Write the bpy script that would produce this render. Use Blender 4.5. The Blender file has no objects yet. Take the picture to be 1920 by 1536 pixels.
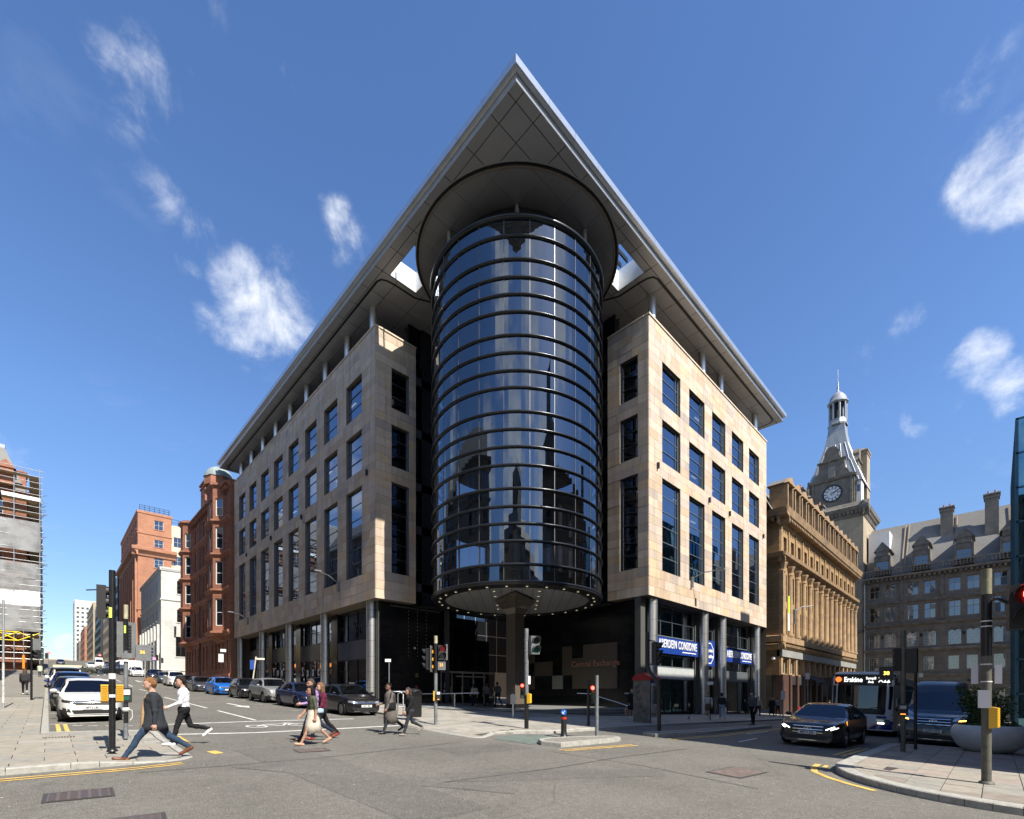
import bpy, math, random
import numpy as np
from mathutils import Vector, Matrix, noise
from mathutils.bvhtree import BVHTree
random.seed(7)
R = math.radians
SC = bpy.context.scene
COL = SC.collection
# ---------------------------------------------------------------- camera, sky, sun, exposure
YAW = math.atan(870 / 888.0)
CAMZ = 1.86
cam_d = bpy.data.cameras.new('camera')
cam_d.lens = 888.0 / 1920 * 36
cam_d.sensor_width = 36
cam_d.shift_y = (1298 - 768) / 1920.0
cam_d.clip_start = 0.1
cam_d.clip_end = 4000
cam = bpy.data.objects.new('camera', cam_d)
COL.objects.link(cam)
cam.location = (0, 0, CAMZ)
cam.rotation_euler = (R(90), 0, -YAW)
SC.camera = cam
SUN_EL = R(47.0)
SUN_H = Vector((-0.035, -1.0)).normalized()          # the sun stands over the south end of the street
sun_dir = Vector((SUN_H.x * math.cos(SUN_EL), SUN_H.y * math.cos(SUN_EL), math.sin(SUN_EL)))
sun_d = bpy.data.lights.new('sun', 'SUN')
sun_d.energy = 3.75
sun_d.angle = R(0.5)
sun_d.color = (1.0, 0.94, 0.835)
sun = bpy.data.objects.new('sun', sun_d)
COL.objects.link(sun)
sun.rotation_euler = sun_dir.to_track_quat('Z', 'Y').to_euler()
sun.location = (0, -20, 60)
def world():
 w = bpy.data.worlds.new('World')
 SC.world = w
 w.use_nodes = True
 nt = w.node_tree
 N, L = nt.nodes, nt.links
 N.clear()
 out = N.new('ShaderNodeOutputWorld')
 bg = N.new('ShaderNodeBackground')
 bg.inputs[1].default_value = 0.14
 L.new(bg.outputs[0], out.inputs[0])
 sky = N.new('ShaderNodeTexSky')
 sky.sky_type = 'NISHITA'
 sky.sun_disc = False
 sky.sun_elevation = SUN_EL
 sky.sun_rotation = math.atan2(SUN_H.x, SUN_H.y)
 sky.air_density = 1.0
 sky.dust_density = 0.25
 sky.ozone_density = 3.0
 hs = N.new('ShaderNodeHueSaturation')
 hs.inputs['Hue'].default_value = 0.506
 hs.inputs['Saturation'].default_value = 1.14
 hs.inputs['Value'].default_value = 0.67
 L.new(sky.outputs[0], hs.inputs['Color'])
 tc = N.new('ShaderNodeTexCoord')
 def math_(op, a, b=None, clamp=False):
  n = N.new('ShaderNodeMath'); n.operation = op; n.use_clamp = clamp
  for i, s in enumerate((a, b)):
   if s is None: continue
   if isinstance(s, (int, float)): n.inputs[i].default_value = s
   else: L.new(s, n.inputs[i])
  return n.outputs[0]
 sep = N.new('ShaderNodeSeparateXYZ')
 L.new(tc.outputs['Generated'], sep.inputs[0])
 zz = math_('ADD', sep.outputs[2], 0.12)
 comb = N.new('ShaderNodeCombineXYZ')
 L.new(math_('DIVIDE', sep.outputs[0], zz), comb.inputs[0])
 L.new(math_('DIVIDE', sep.outputs[1], zz), comb.inputs[1])
 # fine wisps
 def nz(scale, detail, rough, dist, seed):
  m = N.new('ShaderNodeMapping'); m.inputs['Location'].default_value = (seed, seed * 1.7, 0)
  m.inputs['Rotation'].default_value = (0, 0, 0.5); m.inputs['Scale'].default_value = (1, 1.35, 1)
  L.new(comb.outputs[0], m.inputs[0])
  n = N.new('ShaderNodeTexNoise'); n.inputs['Scale'].default_value = scale
  n.inputs['Detail'].default_value = detail; n.inputs['Roughness'].default_value = rough
  n.inputs['Distortion'].default_value = dist
  L.new(m.outputs[0], n.inputs['Vector'])
  return n.outputs[0]
 fn_ = N.new('ShaderNodeTexNoise'); fn_.inputs['Scale'].default_value = 13; fn_.inputs['Detail'].default_value = 10; fn_.inputs['Roughness'].default_value = .62; fn_.inputs['Distortion'].default_value = .25
 L.new(tc.outputs['Generated'], fn_.inputs['Vector']); fine = fn_.outputs[0]
 # cumulus scraps: azimuth measured from the +x street, elevation, angular size, density
 c, s = math.cos(YAW), math.sin(YAW)
 clouds = [(262, 152, 3.2, .50), (345, 205, 1.7, .34), (490, 575, 4.4, .85), (535, 520, 3.0, .75), (430, 600, 2.4, .55),
   (635, 440, 2.4, .70), (300, 385, 2.4, .38), (345, 500, 1.7, .45), (370, 425, 1.5, .45), (318, 645, 1.3, .5),
   (463, 697, 0.9, .5), (1700, 612, 1.7, .60), (1835, 690, 2.6, .80), (1900, 710, 2.4, .8), (1750, 770, 2.2, .60),
   (1790, 815, 1.6, .5), (1895, 310, 3.2, .80), (1915, 350, 2.4, .7), (1830, 140, 2.0, .40), (1640, 680, 1.8, .42),
   (480, 40, 3.6, .36), (1660, 900, 1.3, .35), (1755, 895, 1.3, .3), (120, 1206, .9, .7), (40, 870, 2.6, .3), (1640, 790, 1.5, .4)]
 dirs = []
 for px, py, rad, den in clouds:
  X, Y, Z = (px - 960) / 888.0, 1.0, (1298 - py) / 888.0
  d = Vector((c * X + s * Y, -s * X + c * Y, Z)).normalized()
  dirs.append((d, rad * .84, den))
 rr = random.Random(5)
 for k in range(26):                                 # the same scraps go on round the rest of the sky
  az = rr.uniform(R(66), R(294)) - YAW + R(90)
  el = R(rr.uniform(12, 62))
  d = Vector((math.cos(az) * math.cos(el), math.sin(az) * math.cos(el), math.sin(el)))
  dirs.append((d, rr.uniform(2.5, 7.5), rr.uniform(.5, .95)))
 for az, el, rad in ((176, 26, 9), (196, 38, 8), (160, 40, 7), (214, 24, 8), (184, 52, 7), (142, 24, 7), (236, 40, 7), (168, 15, 7), (204, 12, 6)):
  az = R(az) - YAW + R(90); el = R(el); dirs.append((Vector((math.cos(az) * math.cos(el), math.sin(az) * math.cos(el), math.sin(el))), rad * 1.15, 1.25))
 acc = None
 nrm = N.new('ShaderNodeVectorMath'); nrm.operation = 'NORMALIZE'
 L.new(tc.outputs['Generated'], nrm.inputs[0])
 # warp the direction a little so that the scraps have ragged outlines
 wn = N.new('ShaderNodeTexNoise'); wn.inputs['Scale'].default_value = 16; wn.inputs['Detail'].default_value = 6
 L.new(nrm.outputs[0], wn.inputs['Vector'])
 ws = N.new('ShaderNodeVectorMath'); ws.operation = 'SUBTRACT'; ws.inputs[1].default_value = (.5, .5, .5)
 L.new(wn.outputs['Color'], ws.inputs[0])
 wm = N.new('ShaderNodeVectorMath'); wm.operation = 'SCALE'; wm.inputs['Scale'].default_value = 0.05
 L.new(ws.outputs[0], wm.inputs[0])
 wa = N.new('ShaderNodeVectorMath'); wa.operation = 'ADD'
 L.new(nrm.outputs[0], wa.inputs[0]); L.new(wm.outputs[0], wa.inputs[1])
 wno = N.new('ShaderNodeVectorMath'); wno.operation = 'NORMALIZE'
 L.new(wa.outputs[0], wno.inputs[0])
 for d, rad, den in dirs:
  dp = N.new('ShaderNodeVectorMath'); dp.operation = 'DOT_PRODUCT'
  L.new(wno.outputs[0], dp.inputs[0]); dp.inputs[1].default_value = d
  mr = N.new('ShaderNodeMapRange'); mr.interpolation_type = 'SMOOTHSTEP'
  mr.inputs['From Min'].default_value = math.cos(R(rad * 1.45)); mr.inputs['From Max'].default_value = 1.0
  mr.inputs['To Min'].default_value = 0; mr.inputs['To Max'].default_value = den
  L.new(dp.outputs['Value'], mr.inputs['Value'])
  acc = mr.outputs[0] if acc is None else math_('MAXIMUM', acc, mr.outputs[0])
 cov = math_('ADD', acc, math_('MULTIPLY', math_('SUBTRACT', fine, .5), 3.0))
 fr = N.new('ShaderNodeMapRange'); fr.inputs['From Min'].default_value = .24; fr.inputs['From Max'].default_value = 1.75
 fr.interpolation_type = 'SMOOTHSTEP'
 L.new(cov, fr.inputs['Value'])
 m1 = math_('MULTIPLY', fr.outputs[0], math_('MULTIPLY', acc, 2.2, True), True)
 gen = N.new('ShaderNodeMapRange'); gen.inputs['From Min'].default_value = .60; gen.inputs['From Max'].default_value = .9
 gen.inputs['To Max'].default_value = .16
 L.new(nz(2.1, 8, .6, .3, 9.4), gen.inputs['Value'])
 mask = math_('MAXIMUM', m1, gen.outputs[0], True)
 mask = math_('MULTIPLY', mask, 0.92)
 mix = N.new('ShaderNodeMix'); mix.data_type = 'RGBA'
 # a clear spring sky: the glare at the horizon is milder than in the model sky
 hz = N.new('ShaderNodeMapRange'); hz.inputs['From Min'].default_value = 0.0; hz.inputs['From Max'].default_value = .42
 hz.inputs['To Min'].default_value = .60; hz.inputs['To Max'].default_value = .98; L.new(sep.outputs[2], hz.inputs['Value'])
 hm = N.new('ShaderNodeVectorMath'); hm.operation = 'SCALE'; L.new(hs.outputs[0], hm.inputs[0]); L.new(hz.outputs[0], hm.inputs['Scale'])
 L.new(mask, mix.inputs['Factor']); L.new(hm.outputs[0], mix.inputs[6])
 mix.inputs[7].default_value = (3.7, 3.8, 3.95, 1)
 L.new(mix.outputs[2], bg.inputs[0])
world()
vs = SC.view_settings
vs.view_transform = 'Standard'
vs.look = 'None'
vs.exposure = 1.24
vs.gamma = 1.0
vs.use_curve_mapping = False
SC.cycles.max_bounces = 8
SC.cycles.transparent_max_bounces = 12
SC.cycles.caustics_reflective = False
SC.cycles.caustics_refractive = False
SC.cycles.sample_clamp_indirect = 6.0
# ---------------------------------------------------------------- helpers
def ground(x, y):
 z = .036 * min(y, 60.0)
 if y > 60: z += .06 * (min(y, 300.0) - 60)
 d = x - 16.0
 return z - .03 * (d + math.sqrt(d * d + 16)) / 2 + .03 * (-16 + math.sqrt(272)) / 2
ORG = {}
def link(o): COL.objects.link(o); return o
def thing(name, label, cat, loc=(0, 0, 0), rz=0.0, group=None, local=False):
 o = link(bpy.data.objects.new(name, None))
 o.location = loc; o.rotation_euler = (0, 0, rz); o.empty_display_size = .3
 o['label'] = label; o['category'] = cat
 if group: o['group'] = group
 ORG[o.name] = Vector((0, 0, 0)) if local else Vector(loc)
 return o
def tag(o, label, cat, group=None):
 o['label'] = label; o['category'] = cat
 if group: o['group'] = group
 return o
def inst(name, mesh, parent, loc, rot=(0, 0, 0), scale=None):
 o = link(bpy.data.objects.new(name, mesh))
 if parent:
  o.parent = parent
  og = ORG.get(parent.name, Vector((0, 0, 0)))
  o.location = Vector(loc) - og
 else: o.location = loc
 o.rotation_euler = rot
 if scale: o.scale = scale
 ORG[o.name] = Vector((0, 0, 0))
 return o
class MB:
 def __init__(s): s.v = []; s.f = []; s.m = []
 def add(s, vs, fs, mi=0):
  b = len(s.v); s.v += [tuple(p) for p in vs]
  s.f += [tuple(i + b for i in q) for q in fs]; s.m += [mi] * len(fs)
 def quad(s, a, b, c, d, mi=0): s.add((a, b, c, d), ((0, 1, 2, 3),), mi)
 def poly(s, pts, mi=0): s.add(pts, (tuple(range(len(pts))),), mi)
 def box(s, x0, x1, y0, y1, z0, z1, mi=0):
  s.add([(x0, y0, z0), (x1, y0, z0), (x1, y1, z0), (x0, y1, z0), (x0, y0, z1), (x1, y0, z1), (x1, y1, z1), (x0, y1, z1)],
   [(0, 3, 2, 1), (4, 5, 6, 7), (0, 1, 5, 4), (1, 2, 6, 5), (2, 3, 7, 6), (3, 0, 4, 7)], mi)
 def obox(s, o, u, v, w, mi=0):
  o, u, v, w = map(Vector, (o, u, v, w))
  s.add([o, o + u, o + u + v, o + v, o + w, o + u + w, o + u + v + w, o + v + w],
   [(0, 3, 2, 1), (4, 5, 6, 7), (0, 1, 5, 4), (1, 2, 6, 5), (2, 3, 7, 6), (3, 0, 4, 7)], mi)
 def prism(s, poly, z0, z1, mi=0, bottom=True):
  n = len(poly)
  f0 = z0 if callable(z0) else (lambda x, y: z0)
  f1 = z1 if callable(z1) else (lambda x, y: z1)
  vs = [(p[0], p[1], f0(*p)) for p in poly] + [(p[0], p[1], f1(*p)) for p in poly]
  fs = [tuple(range(n, 2 * n))] + [(i, (i + 1) % n, n + (i + 1) % n, n + i) for i in range(n)]
  if bottom: fs.append(tuple(range(n - 1, -1, -1)))
  s.add(vs, fs, mi)
 def tube(s, p0, p1, r, n=8, mi=0, r1=None, caps=True):
  p0, p1 = Vector(p0), Vector(p1); r1 = r if r1 is None else r1
  d = (p1 - p0).normalized()
  a = Vector((0, 0, 1)) if abs(d.z) < .9 else Vector((1, 0, 0))
  u = d.cross(a).normalized(); v = d.cross(u)
  vs = []
  for p, q in ((p0, r), (p1, r1)):
   for k in range(n):
    t = 2 * math.pi * k / n
    vs.append(p + (u * math.cos(t) + v * math.sin(t)) * q)
  fs = [(k, n + k, n + (k + 1) % n, (k + 1) % n) for k in range(n)]
  if caps: fs += [tuple(range(n)), tuple(range(2 * n - 1, n - 1, -1))]
  s.add(vs, fs, mi)
 def path(s, pts, r, n=8, mi=0, closed=False):
  pts = [Vector(p) for p in pts]; m = len(pts); vs = []; pu = None
  rs = r if isinstance(r, (list, tuple)) else [r] * m
  for i, p in enumerate(pts):
   d = (pts[(i + 1) % m] - pts[i - 1]) if closed else (pts[min(i + 1, m - 1)] - pts[max(i - 1, 0)])
   d.normalize()
   if pu is None:
    a = Vector((0, 0, 1)) if abs(d.z) < .9 else Vector((1, 0, 0))
    u = d.cross(a).normalized()
   else: u = (pu - d * pu.dot(d)).normalized()
   pu = u; v = d.cross(u)
   for k in range(n):
    t = 2 * math.pi * k / n
    vs.append(p + (u * math.cos(t) + v * math.sin(t)) * rs[i])
  fs = []
  for i in range(m if closed else m - 1):
   j = (i + 1) % m
   fs += [(i * n + k, j * n + k, j * n + (k + 1) % n, i * n + (k + 1) % n) for k in range(n)]
  if not closed: fs += [tuple(range(n)), tuple(range(m * n - 1, m * n - n - 1, -1))]
  s.add(vs, fs, mi)
 def lathe(s, prof, n=16, c=(0, 0, 0), mi=0, axis='z', a0=0.0, a1=2 * math.pi, sx=1.0, sy=1.0):
  full = abs(a1 - a0 - 2 * math.pi) < 1e-6
  k = n if full else n + 1; vs = []
  for r, z in prof:
   for i in range(k):
    t = a0 + (a1 - a0) * i / n
    x, y = r * math.cos(t) * sx, r * math.sin(t) * sy
    if axis == 'z': p = (c[0] + x, c[1] + y, c[2] + z)
    elif axis == 'y': p = (c[0] + x, c[1] + z, c[2] - y)
    else: p = (c[0] + z, c[1] + x, c[2] + y)
    vs.append(p)
  fs = []
  for j in range(len(prof) - 1):
   for i in range(n):
    i2 = (i + 1) % k
    fs.append((j * k + i, j * k + i2, (j + 1) * k + i2, (j + 1) * k + i))
  s.add(vs, fs, mi)
 def mesh(s, name, mats, smooth=None, off=None):
  me = bpy.data.meshes.new(name)
  vs = s.v if off is None else [(p[0] - off[0], p[1] - off[1], p[2] - off[2]) for p in s.v]
  me.from_pydata(vs, [], s.f)
  mats = mats if isinstance(mats, (list, tuple)) else [mats]
  for m in mats: me.materials.append(m)
  if len(mats) > 1: me.polygons.foreach_set('material_index', s.m)
  if smooth is not None:
   if smooth is True: smooth = 180
   me.polygons.foreach_set('use_smooth', [True] * len(me.polygons))
   if smooth < 180:
    try: me.set_sharp_from_angle(angle=R(smooth))
    except Exception: pass
  me.validate(); me.update()
  return me
 def build(s, name, mats, parent=None, smooth=None, kind=None):
  off = ORG.get(parent.name) if parent else None
  me = s.mesh(name, mats, smooth, off)
  o = link(bpy.data.objects.new(name, me))
  if parent: o.parent = parent
  ORG[o.name] = off if off is not None else Vector((0, 0, 0))
  if kind: o['kind'] = kind
  return o
class Fac:
 """a facade plane: o = ground corner, u = left to right seen from outside, depth runs inwards"""
 def __init__(s, o, u):
  s.o = Vector((o[0], o[1], 0)); s.u = Vector((u[0], u[1], 0)).normalized()
  s.n = Vector((0, 0, 1)).cross(s.u); s.rz = math.atan2(s.u.y, s.u.x)
 def p(s, u, d, z): return s.o + s.u * u + s.n * d + Vector((0, 0, z))
 def box(s, mb, u0, u1, d0, d1, z0, z1, mi=0):
  mb.obox(s.p(u0, d0, z0), s.u * (u1 - u0), s.n * (d1 - d0), (0, 0, z1 - z0), mi)
 def wall(s, mb, w, z0, z1, ops, depth=.25, mi=0, ri=None, u_start=0.0):
  ri = mi if ri is None else ri
  zs = sorted(set([z0, z1] + [q for o in ops for q in (o[1], o[3]) if z0 < q < z1]))
  for a, b in zip(zs[:-1], zs[1:]):
   cut = sorted([(o[0], o[2]) for o in ops if o[1] < b - 1e-6 and o[3] > a + 1e-6])
   u = u_start
   for c0, c1 in cut + [(w, w)]:
    if c0 > u + 1e-6: mb.quad(s.p(u, 0, a), s.p(c0, 0, a), s.p(c0, 0, b), s.p(u, 0, b), mi)
    u = max(u, c1)
  for a, b, c, d in ops:
   P = s.p
   mb.quad(P(a, 0, b), P(c, 0, b), P(c, depth, b), P(a, depth, b), ri)
   mb.quad(P(a, 0, d), P(a, depth, d), P(c, depth, d), P(c, 0, d), ri)
   mb.quad(P(a, 0, b), P(a, depth, b), P(a, depth, d), P(a, 0, d), ri)
   mb.quad(P(c, 0, b), P(c, 0, d), P(c, depth, d), P(c, depth, b), ri)
 def strip(s, mb, u0, u1, prof, mi=0):
  """extrude a (depth, z) moulding profile along the facade"""
  n = len(prof)
  vs = [s.p(u0, d, z) for d, z in prof] + [s.p(u1, d, z) for d, z in prof]
  fs = [(i, n + i, n + i + 1, i + 1) for i in range(n - 1)] + [tuple(range(n)), tuple(range(2 * n - 1, n - 1, -1))]
  mb.add(vs, fs, mi)
WM = {}
def window_mesh(w, h, cols, rows, t, fd, fm, pm, bars=None, arch=False):
 key = (round(w, 3), round(h, 3), str(cols), str(rows), t, fd, fm.name, pm.name, arch)
 if key in WM: return WM[key]
 us = [0.0] + ([w * i / cols for i in range(1, cols)] if isinstance(cols, int) else [w * q for q in cols]) + [w]
 zs = [0.0] + ([h * i / rows for i in range(1, rows)] if isinstance(rows, int) else [h * q for q in rows]) + [h]
 mb = MB(); b = t * .55
 mb.box(0, t, 0, fd, 0, h); mb.box(w - t, w, 0, fd, 0, h)
 mb.box(t, w - t, 0, fd, 0, t); mb.box(t, w - t, 0, fd, h - t, h)
 for q in us[1:-1]: mb.box(q - b / 2, q + b / 2, .004, fd, t, h - t)
 for q in zs[1:-1]: mb.box(t, w - t, .008, fd - .004, q - b / 2, q + b / 2)
 if arch:
  n = 8; r = w / 2
  for sgn in (0, 1):
   pts = [(r + r * math.cos(math.pi * k / (2 * n)), h - r + r * math.sin(math.pi * k / (2 * n))) for k in range(n + 1)]
   pts = [(x if sgn == 0 else w - x, z) for x, z in pts]
   cx = w if sgn == 0 else 0
   for k in range(n):
    q = [(pts[k][0], -.02, pts[k][1]), (pts[k + 1][0], -.02, pts[k + 1][1]), (cx, -.02, h)]
    mb.add(q if sgn else q, [(0, 1, 2)], 1)
 panes = []
 for a, c in zip(us[:-1], us[1:]):
  for d, e in zip(zs[:-1], zs[1:]):
   pb = MB(); g = b / 2
   x0, x1, z0, z1 = (0 if a else 0) + g, (c - a) - g, g, (e - d) - g
   pb.quad((x0, fd * .6, z0), (x1, fd * .6, z0), (x1, fd * .6, z1), (x0, fd * .6, z1))
   panes.append((a, d, round(c - a, 4), round(e - d, 4), pb))
 pm_cache = {}; plist = []
 for a, d, cw, ch, pb in panes:
  k2 = (cw, ch)
  if k2 not in pm_cache: pm_cache[k2] = pb.mesh('pane', pm)
  plist.append((a, d, pm_cache[k2]))
 one = MB(); one.quad((b, fd * .6, b), (w - b, fd * .6, b), (w - b, fd * .6, h - b), (b, fd * .6, h - b))
 WM[key] = (mb.mesh('window', [fm, fm] if not arch else [fm, arch]), plist, one.mesh('pane', pm))
 return WM[key]
def put_window(fac, parent, u, z, w, h, depth, cols=1, rows=1, t=.07, fd=.07, fm=None, pm=None, each=True, arch=False, name='window', jit=.0):
 fme, pl, one = window_mesh(w, h, cols, rows, t, fd, fm, pm, arch=arch)
 pos = fac.p(u, depth, z)
 f = inst(name, fme, parent, pos, (0, 0, fac.rz))
 if each:
  for a, d, me in pl:
   p = inst('pane', me, f, (a, 0, d)); ORG[p.name] = Vector((0, 0, 0))
   if jit: p.rotation_euler = (random.uniform(-jit, jit), 0, random.uniform(-jit, jit))
 else:
  p = inst('pane', one, f, (0, 0, 0))
  if jit: p.rotation_euler = (random.uniform(-jit, jit), 0, random.uniform(-jit, jit))
 return f
def text_mesh(body, size, mat, extrude=.01, bold=0.0, shear=0.0, align='CENTER', space=1.0):
 cu = bpy.data.curves.new('lettering', 'FONT')
 cu.body = body; cu.size = size; cu.extrude = extrude; cu.offset = bold; cu.shear = shear
 cu.align_x = align; cu.align_y = 'CENTER'; cu.space_character = space; cu.resolution_u = 3
 o = bpy.data.objects.new('tmp', cu); COL.objects.link(o)
 bpy.context.view_layer.update()
 me = bpy.data.meshes.new_from_object(o.evaluated_get(bpy.context.evaluated_depsgraph_get()))
 bpy.data.objects.remove(o); bpy.data.curves.remove(cu)
 me.materials.clear(); me.materials.append(mat)
 me.name = 'lettering'
 return me
def put_text(body, size, mat, parent, pos, u, up=(0, 0, 1), extrude=.01, bold=0.0, shear=0.0, align='CENTER', name='lettering', space=1.0, sx=1.0, fit=None):
 me = text_mesh(body, size, mat, extrude, bold, shear, align, space)
 if fit:
  xs = [v.co.x for v in me.vertices]; sx = fit / (max(xs) - min(xs))
 u, up = Vector(u).normalized(), Vector(up).normalized(); n = u.cross(up)
 M = Matrix((u * sx, up, n)).transposed()
 og = ORG.get(parent.name, Vector((0, 0, 0))) if parent else Vector((0, 0, 0))
 me.transform(Matrix.Translation(Vector(pos) - og) @ M.to_4x4())
 o = link(bpy.data.objects.new(name, me))
 if parent: o.parent = parent
 return o
# ---------------------------------------------------------------- materials
MT = {}
def mat(name, col, rough=.6, metal=0.0, var=0.0, scale=3.0, bump=0.0, bscale=None, spec=.5, coat=0.0, emit=None, estr=0.0, col2=None, detail=6, alpha=1, stretch=None, streak=0.0):
 if name in MT: return MT[name]
 m = bpy.data.materials.new(name); m.use_nodes = True
 nt = m.node_tree; N, L = nt.nodes, nt.links
 b = N['Principled BSDF']
 b.inputs['Base Color'].default_value = (*col, 1)
 b.inputs['Roughness'].default_value = rough
 b.inputs['Metallic'].default_value = metal
 b.inputs['Specular IOR Level'].default_value = spec
 b.inputs['Coat Weight'].default_value = coat
 b.inputs['Coat Roughness'].default_value = .04
 if emit:
  b.inputs['Emission Color'].default_value = (*emit, 1); b.inputs['Emission Strength'].default_value = estr
 if var or bump or col2:
  tc = N.new('ShaderNodeTexCoord'); vec = tc.outputs['Object']
  if stretch:
   mp = N.new('ShaderNodeMapping'); mp.inputs['Scale'].default_value = stretch
   L.new(vec, mp.inputs[0]); vec = mp.outputs[0]
  nz = N.new('ShaderNodeTexNoise'); nz.inputs['Scale'].default_value = scale
  nz.inputs['Detail'].default_value = detail; nz.inputs['Roughness'].default_value = .62
  L.new(vec, nz.inputs['Vector'])
  if var or col2:
   mx = N.new('ShaderNodeMix'); mx.data_type = 'RGBA'
   a = tuple(max(0, c * (1 - var)) for c in col); d = col2 if col2 else tuple(min(1, c * (1 + var)) for c in col)
   mx.inputs[6].default_value = (*(col if col2 else a), 1); mx.inputs[7].default_value = (*d, 1)
   mr = N.new('ShaderNodeMapRange'); mr.inputs['From Min'].default_value = .32; mr.inputs['From Max'].default_value = .68
   L.new(nz.outputs[0], mr.inputs['Value']); L.new(mr.outputs[0], mx.inputs['Factor'])
   o = mx.outputs[2]
   if streak:
    ge = N.new('ShaderNodeNewGeometry'); m2 = N.new('ShaderNodeMapping'); m2.inputs['Scale'].default_value = (2.2, 2.2, .16); L.new(ge.outputs['Position'], m2.inputs[0])
    n3 = N.new('ShaderNodeTexNoise'); n3.inputs['Scale'].default_value = 1.0; n3.inputs['Detail'].default_value = 6; n3.inputs['Roughness'].default_value = .65; L.new(m2.outputs[0], n3.inputs['Vector'])
    r3 = N.new('ShaderNodeMapRange'); r3.inputs[1].default_value = .46; r3.inputs[2].default_value = .74; r3.inputs[4].default_value = streak; L.new(n3.outputs[0], r3.inputs[0])
    x3 = N.new('ShaderNodeMix'); x3.data_type = 'RGBA'; L.new(r3.outputs[0], x3.inputs[0]); L.new(o, x3.inputs[6]); x3.inputs[7].default_value = (.17, .14, .115, 1); o = x3.outputs[2]
   L.new(o, b.inputs['Base Color'])
  if bump:
   n2 = nz
   if bscale:
    n2 = N.new('ShaderNodeTexNoise'); n2.inputs['Scale'].default_value = bscale; n2.inputs['Detail'].default_value = 4
    L.new(vec, n2.inputs['Vector'])
   bp = N.new('ShaderNodeBump'); bp.inputs['Strength'].default_value = bump; bp.inputs['Distance'].default_value = .02
   L.new(n2.outputs[0], bp.inputs['Height']); L.new(bp.outputs[0], b.inputs['Normal'])
 MT[name] = m
 return m
def glass(name, tint=(.30, .34, .40), refl=(.80, .88, 1.0), base=.22, wav=0.0, rough=.0, wscale=.6, clear=1.0):
 if name in MT: return MT[name]
 m = bpy.data.materials.new(name); m.use_nodes = True
 nt = m.node_tree; N, L = nt.nodes, nt.links; N.clear()
 out = N.new('ShaderNodeOutputMaterial'); mix = N.new('ShaderNodeMixShader')
 tr = N.new('ShaderNodeBsdfTransparent'); tr.inputs[0].default_value = (*tint, 1)
 gl = N.new('ShaderNodeBsdfGlossy'); gl.inputs['Color'].default_value = (*refl, 1); gl.inputs['Roughness'].default_value = rough
 fr = N.new('ShaderNodeFresnel'); fr.inputs[0].default_value = 1.5
 mr = N.new('ShaderNodeMapRange'); mr.inputs['From Min'].default_value = .04; mr.inputs['From Max'].default_value = 1
 mr.inputs['To Min'].default_value = base; mr.inputs['To Max'].default_value = 1
 L.new(fr.outputs[0], mr.inputs['Value']); L.new(mr.outputs[0], mix.inputs[0])
 if clear < 1:
  df = N.new('ShaderNodeBsdfDiffuse'); df.inputs[0].default_value = (.012, .014, .017, 1)
  m2 = N.new('ShaderNodeMixShader'); m2.inputs[0].default_value = clear
  L.new(df.outputs[0], m2.inputs[1]); L.new(tr.outputs[0], m2.inputs[2]); L.new(m2.outputs[0], mix.inputs[1])
 else: L.new(tr.outputs[0], mix.inputs[1])
 L.new(gl.outputs[0], mix.inputs[2]); L.new(mix.outputs[0], out.inputs[0])
 if wav:
  ge = N.new('ShaderNodeNewGeometry')
  mp = N.new('ShaderNodeMapping'); mp.inputs['Scale'].default_value = (1.0, 1.0, .55)
  L.new(ge.outputs['Position'], mp.inputs[0])
  nz = N.new('ShaderNodeTexNoise'); nz.inputs['Scale'].default_value = wscale; nz.inputs['Detail'].default_value = 2
  L.new(mp.outputs[0], nz.inputs['Vector'])
  bp = N.new('ShaderNodeBump'); bp.inputs['Strength'].default_value = wav; bp.inputs['Distance'].default_value = .05
  L.new(nz.outputs[0], bp.inputs['Height']); L.new(bp.outputs[0], gl.inputs['Normal'])
 MT[name] = m
 return m
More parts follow.
